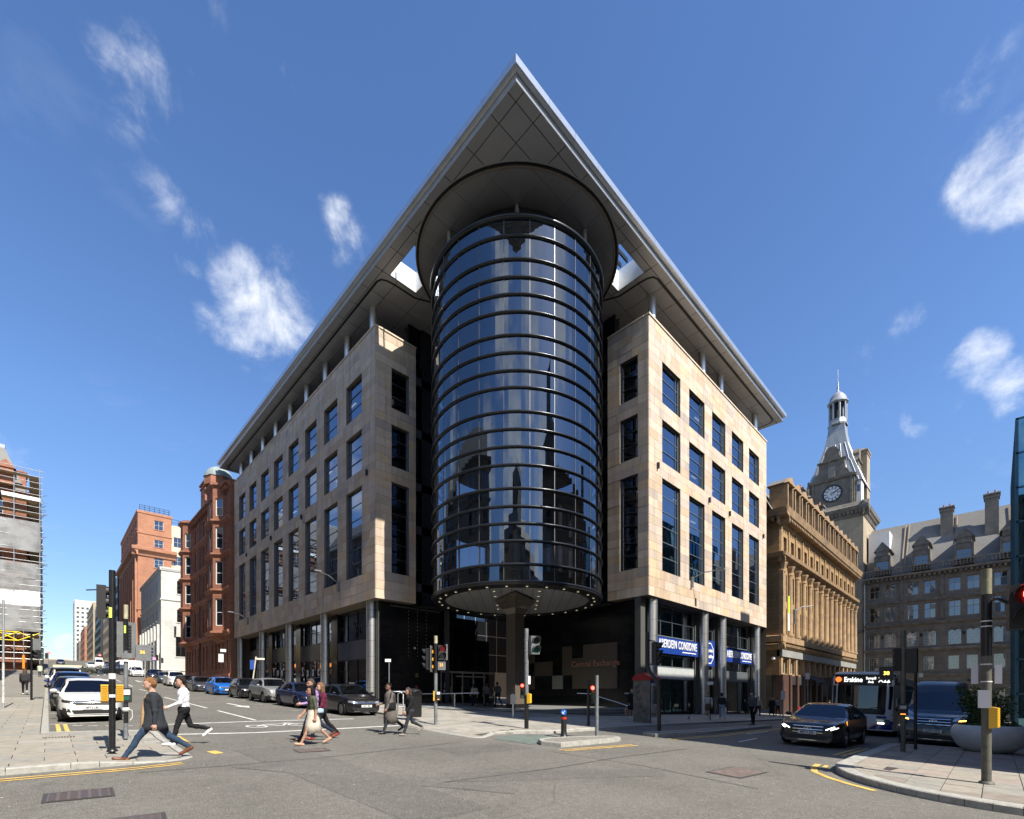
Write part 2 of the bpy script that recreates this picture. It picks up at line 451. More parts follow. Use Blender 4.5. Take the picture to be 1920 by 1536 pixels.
def blockmat(name, col, col2, mortar, bw, bh, ax='x', rough=.85, stain=.5, msize=.012, bump=.25, dirt=(.05, .04, .03)):
 """coursed stone or brick seen from far: blocks too small to pick apart, with weathering"""
 if name in MT: return MT[name]
 m = bpy.data.materials.new(name); m.use_nodes = True
 nt = m.node_tree; N, L = nt.nodes, nt.links
 b = N['Principled BSDF']; b.inputs['Roughness'].default_value = rough; b.inputs['Specular IOR Level'].default_value = .25
 ge = N.new('ShaderNodeNewGeometry'); sp = N.new('ShaderNodeSeparateXYZ'); L.new(ge.outputs['Position'], sp.inputs[0])
 ad = N.new('ShaderNodeMath'); ad.operation = 'ADD'; L.new(sp.outputs[0], ad.inputs[0]); L.new(sp.outputs[1], ad.inputs[1])
 cb = N.new('ShaderNodeCombineXYZ'); L.new(ad.outputs[0], cb.inputs[0]); L.new(sp.outputs[2], cb.inputs[1])
 br = N.new('ShaderNodeTexBrick'); br.inputs['Scale'].default_value = 1
 br.inputs['Brick Width'].default_value = bw; br.inputs['Row Height'].default_value = bh
 br.inputs['Mortar Size'].default_value = msize; br.inputs['Color1'].default_value = (*col, 1)
 br.inputs['Color2'].default_value = (*col2, 1); br.inputs['Mortar'].default_value = (*mortar, 1)
 L.new(cb.outputs[0], br.inputs['Vector'])
 nz = N.new('ShaderNodeTexNoise'); nz.inputs['Scale'].default_value = .35; nz.inputs['Detail'].default_value = 9; nz.inputs['Roughness'].default_value = .7
 mp = N.new('ShaderNodeMapping'); mp.inputs['Scale'].default_value = (1.6, 1.6, .55)
 L.new(ge.outputs['Position'], mp.inputs[0]); L.new(mp.outputs[0], nz.inputs['Vector'])
 mr = N.new('ShaderNodeMapRange'); mr.inputs['From Min'].default_value = .42; mr.inputs['From Max'].default_value = .72; mr.inputs['To Max'].default_value = stain
 L.new(nz.outputs[0], mr.inputs['Value'])
 mx = N.new('ShaderNodeMix'); mx.data_type = 'RGBA'; L.new(mr.outputs[0], mx.inputs['Factor'])
 L.new(br.outputs[0], mx.inputs[6]); mx.inputs[7].default_value = (*dirt, 1)
 L.new(mx.outputs[2], b.inputs['Base Color'])
 bp = N.new('ShaderNodeBump'); bp.inputs['Strength'].default_value = bump; bp.inputs['Distance'].default_value = .02
 L.new(nz.outputs[0], bp.inputs['Height']); L.new(bp.outputs[0], b.inputs['Normal'])
 MT[name] = m
 return m
def asphalt(name, c0, c1, scale=1.0):
 if name in MT: return MT[name]
 m = bpy.data.materials.new(name); m.use_nodes = True
 nt = m.node_tree; N, L = nt.nodes, nt.links
 b = N['Principled BSDF']; b.inputs['Roughness'].default_value = .85; b.inputs['Specular IOR Level'].default_value = .3
 ge = N.new('ShaderNodeNewGeometry'); P = ge.outputs['Position']
 def nz(s, d, r=.6):
  n = N.new('ShaderNodeTexNoise'); n.inputs['Scale'].default_value = s; n.inputs['Detail'].default_value = d; n.inputs['Roughness'].default_value = r
  L.new(P, n.inputs['Vector']); return n.outputs[0]
 def rng(v, a, b_, lo=0, hi=1):
  n = N.new('ShaderNodeMapRange'); n.inputs[1].default_value = a; n.inputs[2].default_value = b_; n.inputs[3].default_value = lo; n.inputs[4].default_value = hi
  L.new(v, n.inputs[0]); return n.outputs[0]
 def mix(f, a, c):
  n = N.new('ShaderNodeMix'); n.data_type = 'RGBA'; L.new(f, n.inputs[0])
  for i, q in ((6, a), (7, c)):
   if isinstance(q, tuple): n.inputs[i].default_value = (*q, 1)
   else: L.new(q, n.inputs[i])
  return n.outputs[2]
 base = mix(rng(nz(.35, 6), .35, .65), c0, c1)
 sp = nz(85 * scale, 2, .7)
 lighter = tuple(min(1, q * 2.9) for q in c1); darker = tuple(q * .35 for q in c0)
 a = mix(rng(sp, .54, .68, 0, .95), base, lighter)
 a = mix(rng(sp, .44, .30, 0, .85), a, darker)
 # oil drips, patches and pale wheel tracks
 a = mix(rng(nz(7, 5, .75), .42, .66, 0, .30), a, tuple(q * .55 for q in c0))
 a = mix(rng(nz(21, 3, .7), .55, .75, 0, .38), a, tuple(q * 1.8 for q in c1))
 a = mix(rng(nz(1.1, 8, .7), .60, .75, 0, .5), a, tuple(q * .55 for q in c0))
 a = mix(rng(nz(.9, 3, .5), .30, .18, 0, .4), a, tuple(q * 1.5 for q in c1))
 vo = N.new('ShaderNodeTexVoronoi'); vo.inputs['Scale'].default_value = 2.3; L.new(P, vo.inputs['Vector'])
 a = mix(rng(vo.outputs['Distance'], .045, .03, 0, .75), a, tuple(min(1, q * 4) for q in c1))
 # crack lines
 v2 = N.new('ShaderNodeTexVoronoi'); v2.feature = 'DISTANCE_TO_EDGE'; v2.inputs['Scale'].default_value = .17
 wp = N.new('ShaderNodeMix'); wp.data_type = 'VECTOR'; wp.inputs[0].default_value = .12
 wn = N.new('ShaderNodeTexNoise'); wn.inputs['Scale'].default_value = .9; wn.inputs['Detail'].default_value = 5
 L.new(P, wn.inputs['Vector']); L.new(P, wp.inputs[4]); L.new(wn.outputs['Color'], wp.inputs[5])
 vm = N.new('ShaderNodeVectorMath'); vm.operation = 'SCALE'; vm.inputs['Scale'].default_value = 1.0
 L.new(wp.outputs[1], vm.inputs[0]); L.new(vm.outputs[0], v2.inputs['Vector'])
 a = mix(rng(v2.outputs['Distance'], .0025, .001, 0, .28), a, tuple(q * .3 for q in c0))
 L.new(a, b.inputs['Base Color'])
 bp = N.new('ShaderNodeBump'); bp.inputs['Strength'].default_value = .55; bp.inputs['Distance'].default_value = .012
 L.new(sp, bp.inputs['Height']); L.new(bp.outputs[0], b.inputs['Normal'])
 MT[name] = m
 return m
ASPH = asphalt('asphalt', (.102, .097, .085), (.150, .143, .126))
ASPH2 = asphalt('asphalt_patch', (.088, .084, .075), (.130, .124, .111))
WHITE_L = mat('white_line', (.62, .62, .58), .7, var=.25, scale=6, bump=.2, bscale=60)
YELLOW_L = mat('yellow_line', (.62, .40, .10), .7, var=.28, scale=5, bump=.2, bscale=60)
GREEN_L = mat('green_lane', (.115, .145, .125), .85, var=.3, scale=4, bump=.4, bscale=70)
KERB = mat('kerb_granite', (.33, .32, .29), .8, var=.22, scale=9, bump=.2, bscale=50)
SLABM = [mat('slab_%s' % k, c, .85, var=.16, scale=5, bump=.15, bscale=45) for k, c in
  (('grey', (.255, .243, .213)), ('buff', (.285, .257, .212)), ('pale', (.315, .293, .255)), ('brown', (.225, .195, .165)), ('pink', (.29, .242, .21)))]
PAVE = asphalt('pavement_base', (.165, .155, .135), (.215, .20, .175), 1.2)
JOINT = mat('slab_joint', (.07, .065, .055), .95)
BLACK = mat('black_paint', (.012, .012, .013), .35, var=.3, scale=8)
BLACKM = mat('black_matt', (.015, .015, .016), .7)
GREYP = mat('grey_pole', (.20, .21, .22), .45, metal=.3, var=.25, scale=5)
POLEOLD = mat('weathered_pole', (.060, .062, .055), .6, var=.4, scale=6, col2=(.12, .115, .09))
STEEL = mat('stainless', (.68, .68, .67), .40, metal=1.0, var=.12, scale=2.5, stretch=(1, 1, .12))
STEELD = mat('dark_frame', (.022, .024, .028), .35, metal=.4)
ALU = mat('aluminium', (.46, .48, .50), .38, metal=.6, var=.06, scale=2)
YELB = mat('yellow_box', (.72, .42, .03), .45)
WHITEP = mat('white_paint', (.75, .75, .73), .5)
REDL = mat('red_lens_lit', (.5, .01, .01), .3, emit=(1, .03, .02), estr=9)
LENS = mat('dark_lens', (.03, .03, .03), .2)
REDLENS = mat('red_lens', (.20, .012, .012), .2)
GREENLENS = mat('green_lens', (.015, .10, .07), .2)
AMBL = mat('amber_lit', (.7, .25, .02), .3, emit=(1, .42, .05), estr=6)
LAMPW = mat('white_lamp_lit', (.9, .85, .7), .3, emit=(1, .88, .62), estr=7)
# ---------------------------------------------------------------- ground, road, pavements
def axis_pts(segs):
 out = []
 for a, b, st in segs:
  n = max(1, round((b - a) / st)); out += [a + (b - a) * i / n for i in range(n)]
 out.append(segs[-1][1]); return out
def ground_sheet():
 xs = axis_pts([(-900, -60, 60), (-60, -12, 6), (-12, 60, 1.5), (60, 130, 5), (130, 1100, 60)])
 ys = axis_pts([(-700, -40, 60), (-40, -6, 4), (-6, 70, 1.5), (70, 320, 6), (320, 1500, 60)])
 mb = MB()
 mb.v = [(x, y, ground(x, y)) for y in ys for x in xs]
 n = len(xs)
 mb.f = [(j * n + i, j * n + i + 1, (j + 1) * n + i + 1, (j + 1) * n + i) for j in range(len(ys) - 1) for i in range(n - 1)]
 mb.m = [0] * len(mb.f)
 return mb.build('road', ASPH, None, smooth=True, kind='structure')
ROAD = ground_sheet()
def drape(name, polys, m, dz=.008, parent=None, step=1.0):
 """thin painted shapes lying on the road: every polygon is a list of xy"""
 mb = MB()
 for p in polys: mb.poly([(x, y, ground(x, y) + dz) for x, y in p])
 o = mb.build(name, m, parent)
 return o
def line_quads(pts, w, step=1.2):
 out = []
 P = [Vector((*p, 0)) for p in pts]
 Q = []
 for a, b in zip(P[:-1], P[1:]):
  n = max(1, int((b - a).length / step)); Q += [a.lerp(b, i / n) for i in range(n)]
 Q.append(P[-1])
 nrm = []
 for i in range(len(Q)):
  d = Q[min(i + 1, len(Q) - 1)] - Q[max(0, i - 1)]; d.normalize(); nrm.append(Vector((-d.y, d.x, 0)))
 for i in range(len(Q) - 1):
  a, b, na, nb = Q[i], Q[i + 1], nrm[i] * w / 2, nrm[i + 1] * w / 2
  out.append([(q.x, q.y) for q in (a - na, b - nb, b + nb, a + na)])
 return out
def inside(p, poly):
 x, y = p; c = False; n = len(poly)
 for i in range(n):
  x1, y1 = poly[i]; x2, y2 = poly[i - 1]
  if (y1 > y) != (y2 > y) and x < (x2 - x1) * (y - y1) / (y2 - y1) + x1: c = not c
 return c
def clip_half(poly, ax, v, keep_gt):
 out = []
 for i in range(len(poly)):
  a, b = poly[i], poly[(i + 1) % len(poly)]
  ia = (a[ax] >= v) if keep_gt else (a[ax] <= v); ib = (b[ax] >= v) if keep_gt else (b[ax] <= v)
  if ia: out.append(a)
  if ia != ib:
   t = (v - a[ax]) / (b[ax] - a[ax]); out.append((a[0] + t * (b[0] - a[0]), a[1] + t * (b[1] - a[1])))
 return out
def shrink(poly, d):
 out = []; n = len(poly)
 for i in range(n):
  p0, p1, p2 = (Vector(poly[k % n]) for k in (i - 1, i, i + 1))
  e1, e2 = (p1 - p0).normalized(), (p2 - p1).normalized()
  n1, n2 = Vector((-e1.y, e1.x)), Vector((-e2.y, e2.x))
  m = (n1 + n2); m.normalize(); k = d / max(.35, m.dot(n1))
  q = p1 + m * k; out.append((q.x, q.y))
 return out
def kerb_top(h): return lambda x, y: ground(x, y) + h
def pavement(name, poly, h=.12, cell=4.0, kerbs=(), slab=None, slab_poly=None, rot=False, kh=None, mats=None, limit=290, kerb_w=.16, klen=.92):
 """poly: ccw outline. A sloping slab cut in cells, kerb stones as pieces of their own, paving slabs as pieces of their own"""
 mb = MB(); hf = h if callable(h) else (lambda x, y, _h=h: _h)
 x0, x1 = min(p[0] for p in poly), max(p[0] for p in poly); y0, y1 = min(p[1] for p in poly), max(p[1] for p in poly)
 nx, ny = max(1, math.ceil((x1 - x0) / cell)), max(1, math.ceil((y1 - y0) / cell))
 bd = .03 if slab else 0; sp0 = slab_poly or poly
 for i in range(nx):
  for j in range(ny):
   q = clip_half(poly, 0, x0 + (x1 - x0) * i / nx, True); q = clip_half(q, 0, x0 + (x1 - x0) * (i + 1) / nx, False) if q else q
   q = clip_half(q, 1, y0 + (y1 - y0) * j / ny, True) if q else q; q = clip_half(q, 1, y0 + (y1 - y0) * (j + 1) / ny, False) if q else q
   if len(q) > 2: mb.poly([(x, y, ground(x, y) + hf(x, y) - bd) for x, y in q], 0 if slab and inside((sum(p[0] for p in q) / len(q), sum(p[1] for p in q) / len(q)), sp0) else 1)
 n = len(poly)
 for i in range(n):
  a, b = Vector((*poly[i], 0)), Vector((*poly[(i + 1) % n], 0)); m = max(1, int((b - a).length / 3))
  for k in range(m):
   p, q = a.lerp(b, k / m), a.lerp(b, (k + 1) / m)
   mb.quad((p.x, p.y, ground(p.x, p.y) - .1), (q.x, q.y, ground(q.x, q.y) - .1), (q.x, q.y, ground(q.x, q.y) + hf(q.x, q.y) - bd), (p.x, p.y, ground(p.x, p.y) + hf(p.x, p.y) - bd), 1)
 o = mb.build(name, [JOINT, PAVE], None, kind='structure')
 for line in kerbs:
  L = [Vector((*p[:2], 0)) for p in line]; H = [p[2] if len(p) > 2 else hf(*p[:2]) for p in line]
  for a, b, ha, hb in zip(L[:-1], L[1:], H[:-1], H[1:]):
   d = b - a; m = max(1, round(d.length / klen)); nn = Vector((-d.y, d.x, 0)).normalized() * kerb_w; g = d.normalized() * .005
   for k in range(m):
    p, q = a.lerp(b, k / m) + g, a.lerp(b, (k + 1) / m) - g; h0, h1 = ha + (hb - ha) * k / m, ha + (hb - ha) * (k + 1) / m
    kb = MB(); jz = random.uniform(-.003, .004)
    out = (p - nn * .04, q - nn * .04, q + nn, p + nn); hs = (h0, h1, h1, h0)
    bot = [(v.x, v.y, ground(v.x, v.y) - .05) for v in out]
    bev = .018
    top = [(v.x, v.y, ground(v.x, v.y) + hh + .004 + jz - (bev if i < 2 else 0)) for i, (v, hh) in enumerate(zip(out, hs))]
    tin = [(v.x + nn.x / kerb_w * bev, v.y + nn.y / kerb_w * bev, ground(v.x, v.y) + hh + .004 + jz) for v, hh in zip(out[:2], hs[:2])]
    kb.add(bot + top + tin, [(0, 1, 5, 4), (4, 5, 9, 8), (8, 9, 6, 7), (1, 2, 6, 9, 5), (3, 0, 4, 8, 7), (2, 3, 7, 6)])
    kb.build('kerb_stone', KERB, o)
 if slab:
  sx, sy, sp = slab if len(slab) == 3 else (*slab, poly)
  sp = slab_poly or shrink(poly, kerb_w + .02)
  lst = []
  jj = 0; y = y0
  while y < y1:
   sh = sx / 2 if jj % 2 else 0; x = x0 - sx + sh
   while x < x1:
    q = [(x + .006, y + .006), (x + sx - .006, y + .006), (x + sx - .006, y + sy - .006), (x + .006, y + sy - .006)]
    cn = [inside(p, sp) for p in q]
    if any(cn):
     if not all(cn):
      q = clip_convex(q, sp)
     if len(q) > 2:
      cxy = (sum(p[0] for p in q) / len(q), sum(p[1] for p in q) / len(q))
      lst.append((cxy[0] ** 2 + cxy[1] ** 2, q))
    x += sx
   y += sy; jj += 1
  lst.sort(key=lambda t: t[0])
  st = [MB() for _ in SLABM]
  mm = mats or [0, 0, 1, 1, 2, 3, 4]
  for k, (dd, q) in enumerate(lst):
   mi = random.choice(mm); jz = random.uniform(-.002, .003); b = MB() if k < limit else st[mi]
   nq = len(q)
   vs = [(x, y_, ground(x, y_) + hf(x, y_) - .02) for x, y_ in q] + [(x, y_, ground(x, y_) + hf(x, y_) + jz) for x, y_ in q]
   b.add(vs, [tuple(range(nq, 2 * nq))] + [(i, (i + 1) % nq, nq + (i + 1) % nq, nq + i) for i in range(nq)])
   if k < limit: b.build('paving_slab', SLABM[mi], o)
  if len(lst) > limit:
   jb = MB()
   for mi, b in enumerate(st):
    jb.add(b.v, b.f, mi)
   jb.build('paving_slabs', SLABM, o, kind='stuff')
 return o
def clip_convex(q, poly):
 """keep the part of the small quad q inside poly (good enough where poly is locally straight)"""
 for i in range(len(poly)):
  a, b = Vector(poly[i]), Vector(poly[(i + 1) % len(poly)])
  d = b - a; L = d.length
  if L < 1e-6: continue
  d /= L; nn = Vector((-d.y, d.x))
  sd = [(Vector(p) - a).dot(nn) for p in q]; al = [(Vector(p) - a).dot(d) for p in q]
  if min(sd) >= 0 or max(sd) <= 0 or max(al) < 0 or min(al) > L: continue
  out = []
  for k in range(len(q)):
   p0, p1, s0, s1 = q[k], q[(k + 1) % len(q)], sd[k], sd[(k + 1) % len(q)]
   if s0 >= 0: out.append(p0)
   if (s0 >= 0) != (s1 >= 0):
    t = s0 / (s0 - s1); out.append((p0[0] + t * (p1[0] - p0[0]), p0[1] + t * (p1[1] - p0[1])))
  q = out
  if len(q) < 3: return []
 return q
def arc(c, r, a0, a1, n): return [(c[0] + r * math.cos(R(a0 + (a1 - a0) * i / n)), c[1] + r * math.sin(R(a0 + (a1 - a0) * i / n))) for i in range(n + 1)]
# north-west corner: footway along the left street and its build-out at the crossing
nw = [(-14, 11.92), (1.7, 11.92)] + arc((1.75, 12.42), .5, -90, 0, 3) + [(2.3, 16.6)] + arc((1.9, 17.2), .42, 0, 80, 3) + [(0.02, 18.1), (0.0, 93.0), (-14, 93.0)]
def ss(a, b, v): v = max(0.0, min(1.0, (v - a) / (b - a))); return v * v * (3 - 2 * v)
h_nw = lambda x, y: .12 - .105 * ss(.3, 1.7, x) * (1 - ss(16.4, 17.4, y))
PAV_NW = pavement('pavement_northwest', nw, h_nw, cell=.7, kerbs=[[(-3, 11.92), (.3, 11.92), (.7, 11.92), (1.2, 11.92), (1.75, 11.92)],
  [(1.75, 11.92), (1.95, 11.97), (2.12, 12.08), (2.24, 12.25), (2.28, 12.42), (2.3, 14.5), (2.3, 16.3)],
  [(2.3, 16.3), (2.3, 16.9), (2.24, 17.3), (2.1, 17.5), (1.9, 17.62), (0.02, 18.1)], [(.02, 18.1), (0.0, 62)]],
  slab=(.9, .62), slab_poly=[(-9, 12.1), (1.7, 12.1), (2.1, 12.5), (2.12, 16.7), (1.9, 17.4), (-.16, 17.95), (-.18, 40), (-9, 40)], mats=[0, 0, 0, 1, 1, 1, 2])
# north-east corner in front of the office block
ne = [(11.8, 93), (11.8, 20.2), (10.0, 17.6), (9.72, 17.0), (9.62, 11.75), (9.9, 11.42), (10.9, 11.95), (12.0, 11.6), (12.5, 11.12), (16, 11.0), (56, 11.9), (104, 12.6), (104, 40), (60, 40), (60, 93)]
ne = ne[::-1]
ne = [(9.9, 11.42), (10.9, 11.95), (12.0, 11.6), (12.5, 11.12), (16, 11.0), (56, 11.9), (106, 12.6), (106, 93), (11.8, 93), (11.8, 20.2), (10.0, 17.6), (9.72, 17.0), (9.62, 11.75)]
h_ne = lambda x, y: .11 - .098 * (1 - ss(9.9, 11.6, x)) * (1 - ss(15.6, 16.9, y))
PAV_NE = pavement('pavement_northeast', ne, h_ne, cell=.8, kerbs=[[(11.8, 60), (11.8, 20.2), (10.0, 17.6), (9.72, 17.0), (9.64, 15.8), (9.62, 11.75), (9.7, 11.52), (9.9, 11.42), (10.4, 11.66), (10.9, 11.95), (11.4, 11.8), (12.0, 11.6), (12.5, 11.12), (16, 11.0), (42, 11.6)]],
  slab=(.9, .6), slab_poly=[(10.05, 11.7), (10.95, 12.15), (12.1, 11.8), (12.6, 11.32), (16, 11.2), (44, 11.85), (44, 16.2), (16.2, 16.2), (16.2, 40), (12.0, 40), (12.0, 20.1), (10.15, 17.5), (9.88, 16.9), (9.8, 11.85)], mats=[1, 1, 1, 2, 2, 2, 0])
# south-east corner by the planter
SEC = arc((13.5, -.3), 2.92, 180, 90, 14)
SEE = arc((20.8, 1.22), 1.4, 90, 0, 7)
se = ([(10.58, -30)] + SEC + SEE + [(22.2, .15), (70, .15), (70, -30)])[::-1]
PAV_SE = pavement('pavement_southeast', se, .13, kerbs=[([(10.58, -3)] + SEC + SEE + [(22.2, .15), (34, .15)])[::-1]], kerb_w=.3,
  slab=(.75, .52), slab_poly=([(10.9, -6)] + arc((13.5, -.3), 2.6, 180, 90, 14) + arc((20.8, 1.22), 1.08, 90, 0, 7) + [(21.85, -.1), (70, -.1), (70, -6)])[::-1], mats=[1, 1, 1, 0, 4, 3])
pavement('pavement_southwest', [(-40, -40), (-1.6, -40), (-1.6, .2), (-2.4, 1.4), (-40, 1.4)], .12, cell=8)
pavement('pavement_far', [(-14, 113), (0, 113), (0, 330), (-14, 330)], .12, cell=12)
pavement('pavement_far', [(12.2, 113), (30, 113), (30, 330), (12.2, 330)], .12, cell=12)
# splitter islands of the cycle lane
def island(poly, label, h=.12):
 o = pavement('traffic_island', poly, h, cell=1.5, kerbs=[[(*p,) for p in poly + poly[:1]]], kerb_w=.14, klen=.7)
 return o
island([(10.35, 8.6), (12.7, 8.4), (13.25, 8.5), (13.4, 8.8), (13.2, 9.05), (11.2, 9.7), (10.5, 9.6), (10.2, 9.2)], '')
island([(15.4, 8.45), (18.6, 7.95), (27.5, 8.35), (27.5, 8.8), (18.6, 8.75), (15.6, 9.05)], '')
def marking(name, polys, m, dz=.008):
 o = drape(name, polys, m, dz, ROAD); return o
# stop lines, lane lines, arrows and the cycle symbol
marking('stop_line', line_quads([(2.62, 16.95), (4.65, 16.25), (7.2, 16.12), (9.66, 16.05)], .2), WHITE_L)
marking('stop_line', line_quads([(2.3, 20.35), (3.5, 20.2), (5.85, 20.15), (9.5, 19.55)], .2), WHITE_L)
for a, b in ((26.6, 20.6), (33.4, 28.7), (41.5, 36.5), (50, 45), (60, 54.5), (71, 65), (84, 77)):
 marking('lane_dash', line_quads([(5.92 + (.6 if a > 55 else 0), a), (5.9 + (.6 if a > 55 else 0), b)], .12), WHITE_L)
for i, x in enumerate((.58, .95, 1.36, 1.8)):
 marking('lane_dash', line_quads([(x, 21.1 - i * .25), (x + .22, 20.98 - i * .25)], .1), WHITE_L)
marking('bay_line', line_quads([(.03, 21.9), (1.2, 22.0)], .1), WHITE_L)
for y in (27.2, 33.6):
 marking('bay_line', line_quads([(.05, y), (.6, y)], .1), WHITE_L);
for y in (25.3, 31.2, 37.0, 43.8, 51.0):
 marking('bay_line', line_quads([(8.9, y), (9.3, y)], .1), WHITE_L)
def arrow(x, y0, y1):
 return [[(x - .09, y0), (x + .09, y0), (x + .09, y1 - 1.6), (x - .09, y1 - 1.6)][::1], [(x - .42, y1 - 1.65), (x + .42, y1 - 1.65), (x, y1)]]
def arrow_down(x, y0, y1):
 return [[(x - .09, y0 + 1.6), (x + .09, y0 + 1.6), (x + .09, y1), (x - .09, y1)], [(x, y0), (x + .4, y0 + 1.65), (x - .4, y0 + 1.65)]]
marking('arrow_marking', arrow_down(7.82, 28.3, 32.9), WHITE_L)
marking('arrow_marking', arrow_down(8.5, 76.5, 82), WHITE_L)
def ring(cx, cy, r, w, n=14, sy=1.5):
 out = []
 for k in range(n):
  a, b = 2 * math.pi * k / n, 2 * math.pi * (k + 1) / n
  out.append([(cx + q * math.cos(t), cy + q * math.sin(t) * sy) for t, q in ((a, r - w), (a, r), (b, r), (b, r - w))])
 return out
cyc = ring(5.25, 18.2, .34, .08) + ring(6.65, 18.2, .34, .08)
for p, q in (((5.25, 18.2), (5.7, 18.8)), ((5.7, 18.8), (6.45, 18.85)), ((6.45, 18.85), (6.65, 18.2)), ((5.7, 18.8), (6.1, 18.1)), ((6.1, 18.1), (6.45, 18.85)), ((6.4, 19.05), (6.75, 19.1)), ((5.25, 18.2), (6.1, 18.1))):
 cyc += line_quads([p, q], .09)
marking('cycle_symbol', cyc, WHITE_L)
for i in (0, .2):
 marking('yellow_line', line_quads([(-6, 11.32 + i), (1.2, 11.3 + i), (1.95, 11.45 + i * .9)], .075), YELLOW_L)
 marking('yellow_line', line_quads([(.22 + i * .9, 21.8), (.24 + i * .9, 18.5)], .1), YELLOW_L)
 marking('yellow_line', line_quads([(9.9, 8.28 - i), (12.7, 7.74 - i)], .08), YELLOW_L)
 marking('yellow_line', line_quads([(15.3, 7.9 - i), (18.4, 7.55 - i), (24.3, 7.9 - i), (40, 8.1 - i)], .08), YELLOW_L)
 marking('yellow_line', line_quads([(16.0, 3.02 + i), (19.4, 2.95 + i)], .08), YELLOW_L)
marking('yellow_line', line_quads([(2.66, 16.5), (2.62, 14.7)], .11), YELLOW_L)
marking('yellow_line', line_quads([(2.75, 12.95), (2.8, 12.45)], .2), YELLOW_L)
marking('yellow_line', line_quads([(13.55, 3.05), (12.9, 3.0), (12.2, 2.82), (11.65, 2.45), (11.2, 2.0), (10.85, 1.55)], .13), YELLOW_L)
marking('yellow_line', line_quads([(13.5, 2.86), (13.1, 2.83)], .09), YELLOW_L)
for p, q in (((17.0, 7.2), (17.2, 6.1)),):
 pass
for x in (16.9, 21.4, 26.2):
 marking('lane_dash', line_quads([(x, 6.15), (x + 2.2, 6.3)], .1), WHITE_L)
marking('lane_dash', line_quads([(17.2, 4.45), (17.5, 3.95)], .1), WHITE_L)
marking('lane_dash', line_quads([(20.9, 7.3), (24, 7.42)], .1), WHITE_L)
marking('cycle_lane_patch', [[(9.95, 10.95), (10.05, 9.5), (12.3, 9.35), (13.6, 9.15), (12.3, 10.9), (11.2, 11.5), (10.6, 11.4)]], GREEN_L)
# repairs in the asphalt
marking('asphalt_patch', [[(3.2, 12.9), (3.3, 5.2), (4.6, 5.1), (4.6, 12.8)], [(7.2, 10.4), (7.2, 9.2), (9.6, 8.9), (9.6, 10.1)]], ASPH2, .004)
marking('asphalt_patch', [[(5.2, 6.8), (9.0, 4.6), (9.5, 5.2), (5.6, 7.6)]], asphalt('asphalt_pale', (.095, .091, .081), (.135, .129, .116)), .004)
marking('asphalt_patch', line_quads([(2.75, 10.6), (3.7, 8.9), (4.4, 7.6), (5.6, 5.6)], .38), asphalt('asphalt_pale', (.1, .1, .1), (.1, .1, .1)), .006)
TAR = mat('tar', (.035, .034, .032), .6, var=.3, scale=5)
for pts in ([(5.0, 6.9), (7.6, 6.6), (9.9, 6.6), (13.4, 6.3)], [(1.2, 10.9), (4.2, 10.6), (8.6, 11.0)], [(9.2, 3.0), (9.6, 5.5), (9.5, 8.2)]): marking('tar_seam', line_quads(pts, .022), TAR, .007)
RUST = mat('rusty_iron', (.17, .115, .085), .6, metal=.3, var=.5, scale=7, bump=.3, col2=(.11, .115, .14))
BRICKRED = mat('red_cover', (.155, .118, .105), .8, var=.35, scale=7)
def manhole(poly, label, m, ribs=7):
 cx, cy = sum(p[0] for p in poly) / 4, sum(p[1] for p in poly) / 4
 t = thing('manhole_cover', label, 'manhole cover', (cx, cy, ground(cx, cy)), group='iron covers set in the road')
 P = [Vector((*p, 0)) for p in poly]
 fb = MB(); pts = shrink(poly, -.05)
 def slab(mb, q, dz): mb.poly([(x, y, ground(x, y) + dz) for x, y in q])
 slab(fb, pts, .008); fb.build('frame', mat('cover_frame', (.05, .048, .045), .7), t)
 pb = MB(); slab(pb, poly, .012); pb.build('plate', m, t)
 rb = MB()
 for k in range(ribs):
  a, b = P[0].lerp(P[3], (k + .5) / ribs), P[1].lerp(P[2], (k + .5) / ribs)
  for j in range(6):
   p, q = a.lerp(b, (j + .15) / 6), a.lerp(b, (j + .85) / 6)
   slab(rb, line_quads([(p.x, p.y), (q.x, q.y)], .03, 9)[0], .017)
 rb.build('ribs', m, t, kind='stuff')
manhole([(-.02, 9.2), (.66, 9.12), (.68, 9.72), (0, 9.78)], 'rusty rectangular manhole cover in the near road at the left of the photo', RUST)
manhole([(10.0, 3.62), (11.15, 3.5), (11.25, 4.2), (10.1, 4.3)], 'reddish manhole cover in the road before the south-east kerb', BRICKRED)
manhole([(4.3, 11.6), (4.95, 11.5), (5.0, 12.0), (4.35, 12.1)], 'faded red manhole cover in the road below the woman in the white skirt', BRICKRED, 5)
manhole([(.42, 7.15), (1.0, 7.1), (1.05, 7.62), (.47, 7.67)], 'dark manhole cover at the bottom edge of the road near the left', RUST, 5)
def drain(x, y, rz, label):
 t = thing('drain_grating', label, 'drain', (x, y, ground(x, y)))
 b = MB(); c, s = math.cos(rz), math.sin(rz)
 for k in range(11):
  o = Vector((x - .3 * c + k * .056 * c, y - .3 * s + k * .056 * s, ground(x, y) + .125))
  b.obox(o, (c * .03, s * .03, 0), (-s * .22, c * .22, 0), (0, 0, .012))
 b.build('grating', RUST, t)
drain(13.3, 1.55, -.15, 'rusty drain grating set in the kerbside paving near the planter')
drain(.2, 16.5, 0.0, 'drain grating set in the paving behind the left signal poles')
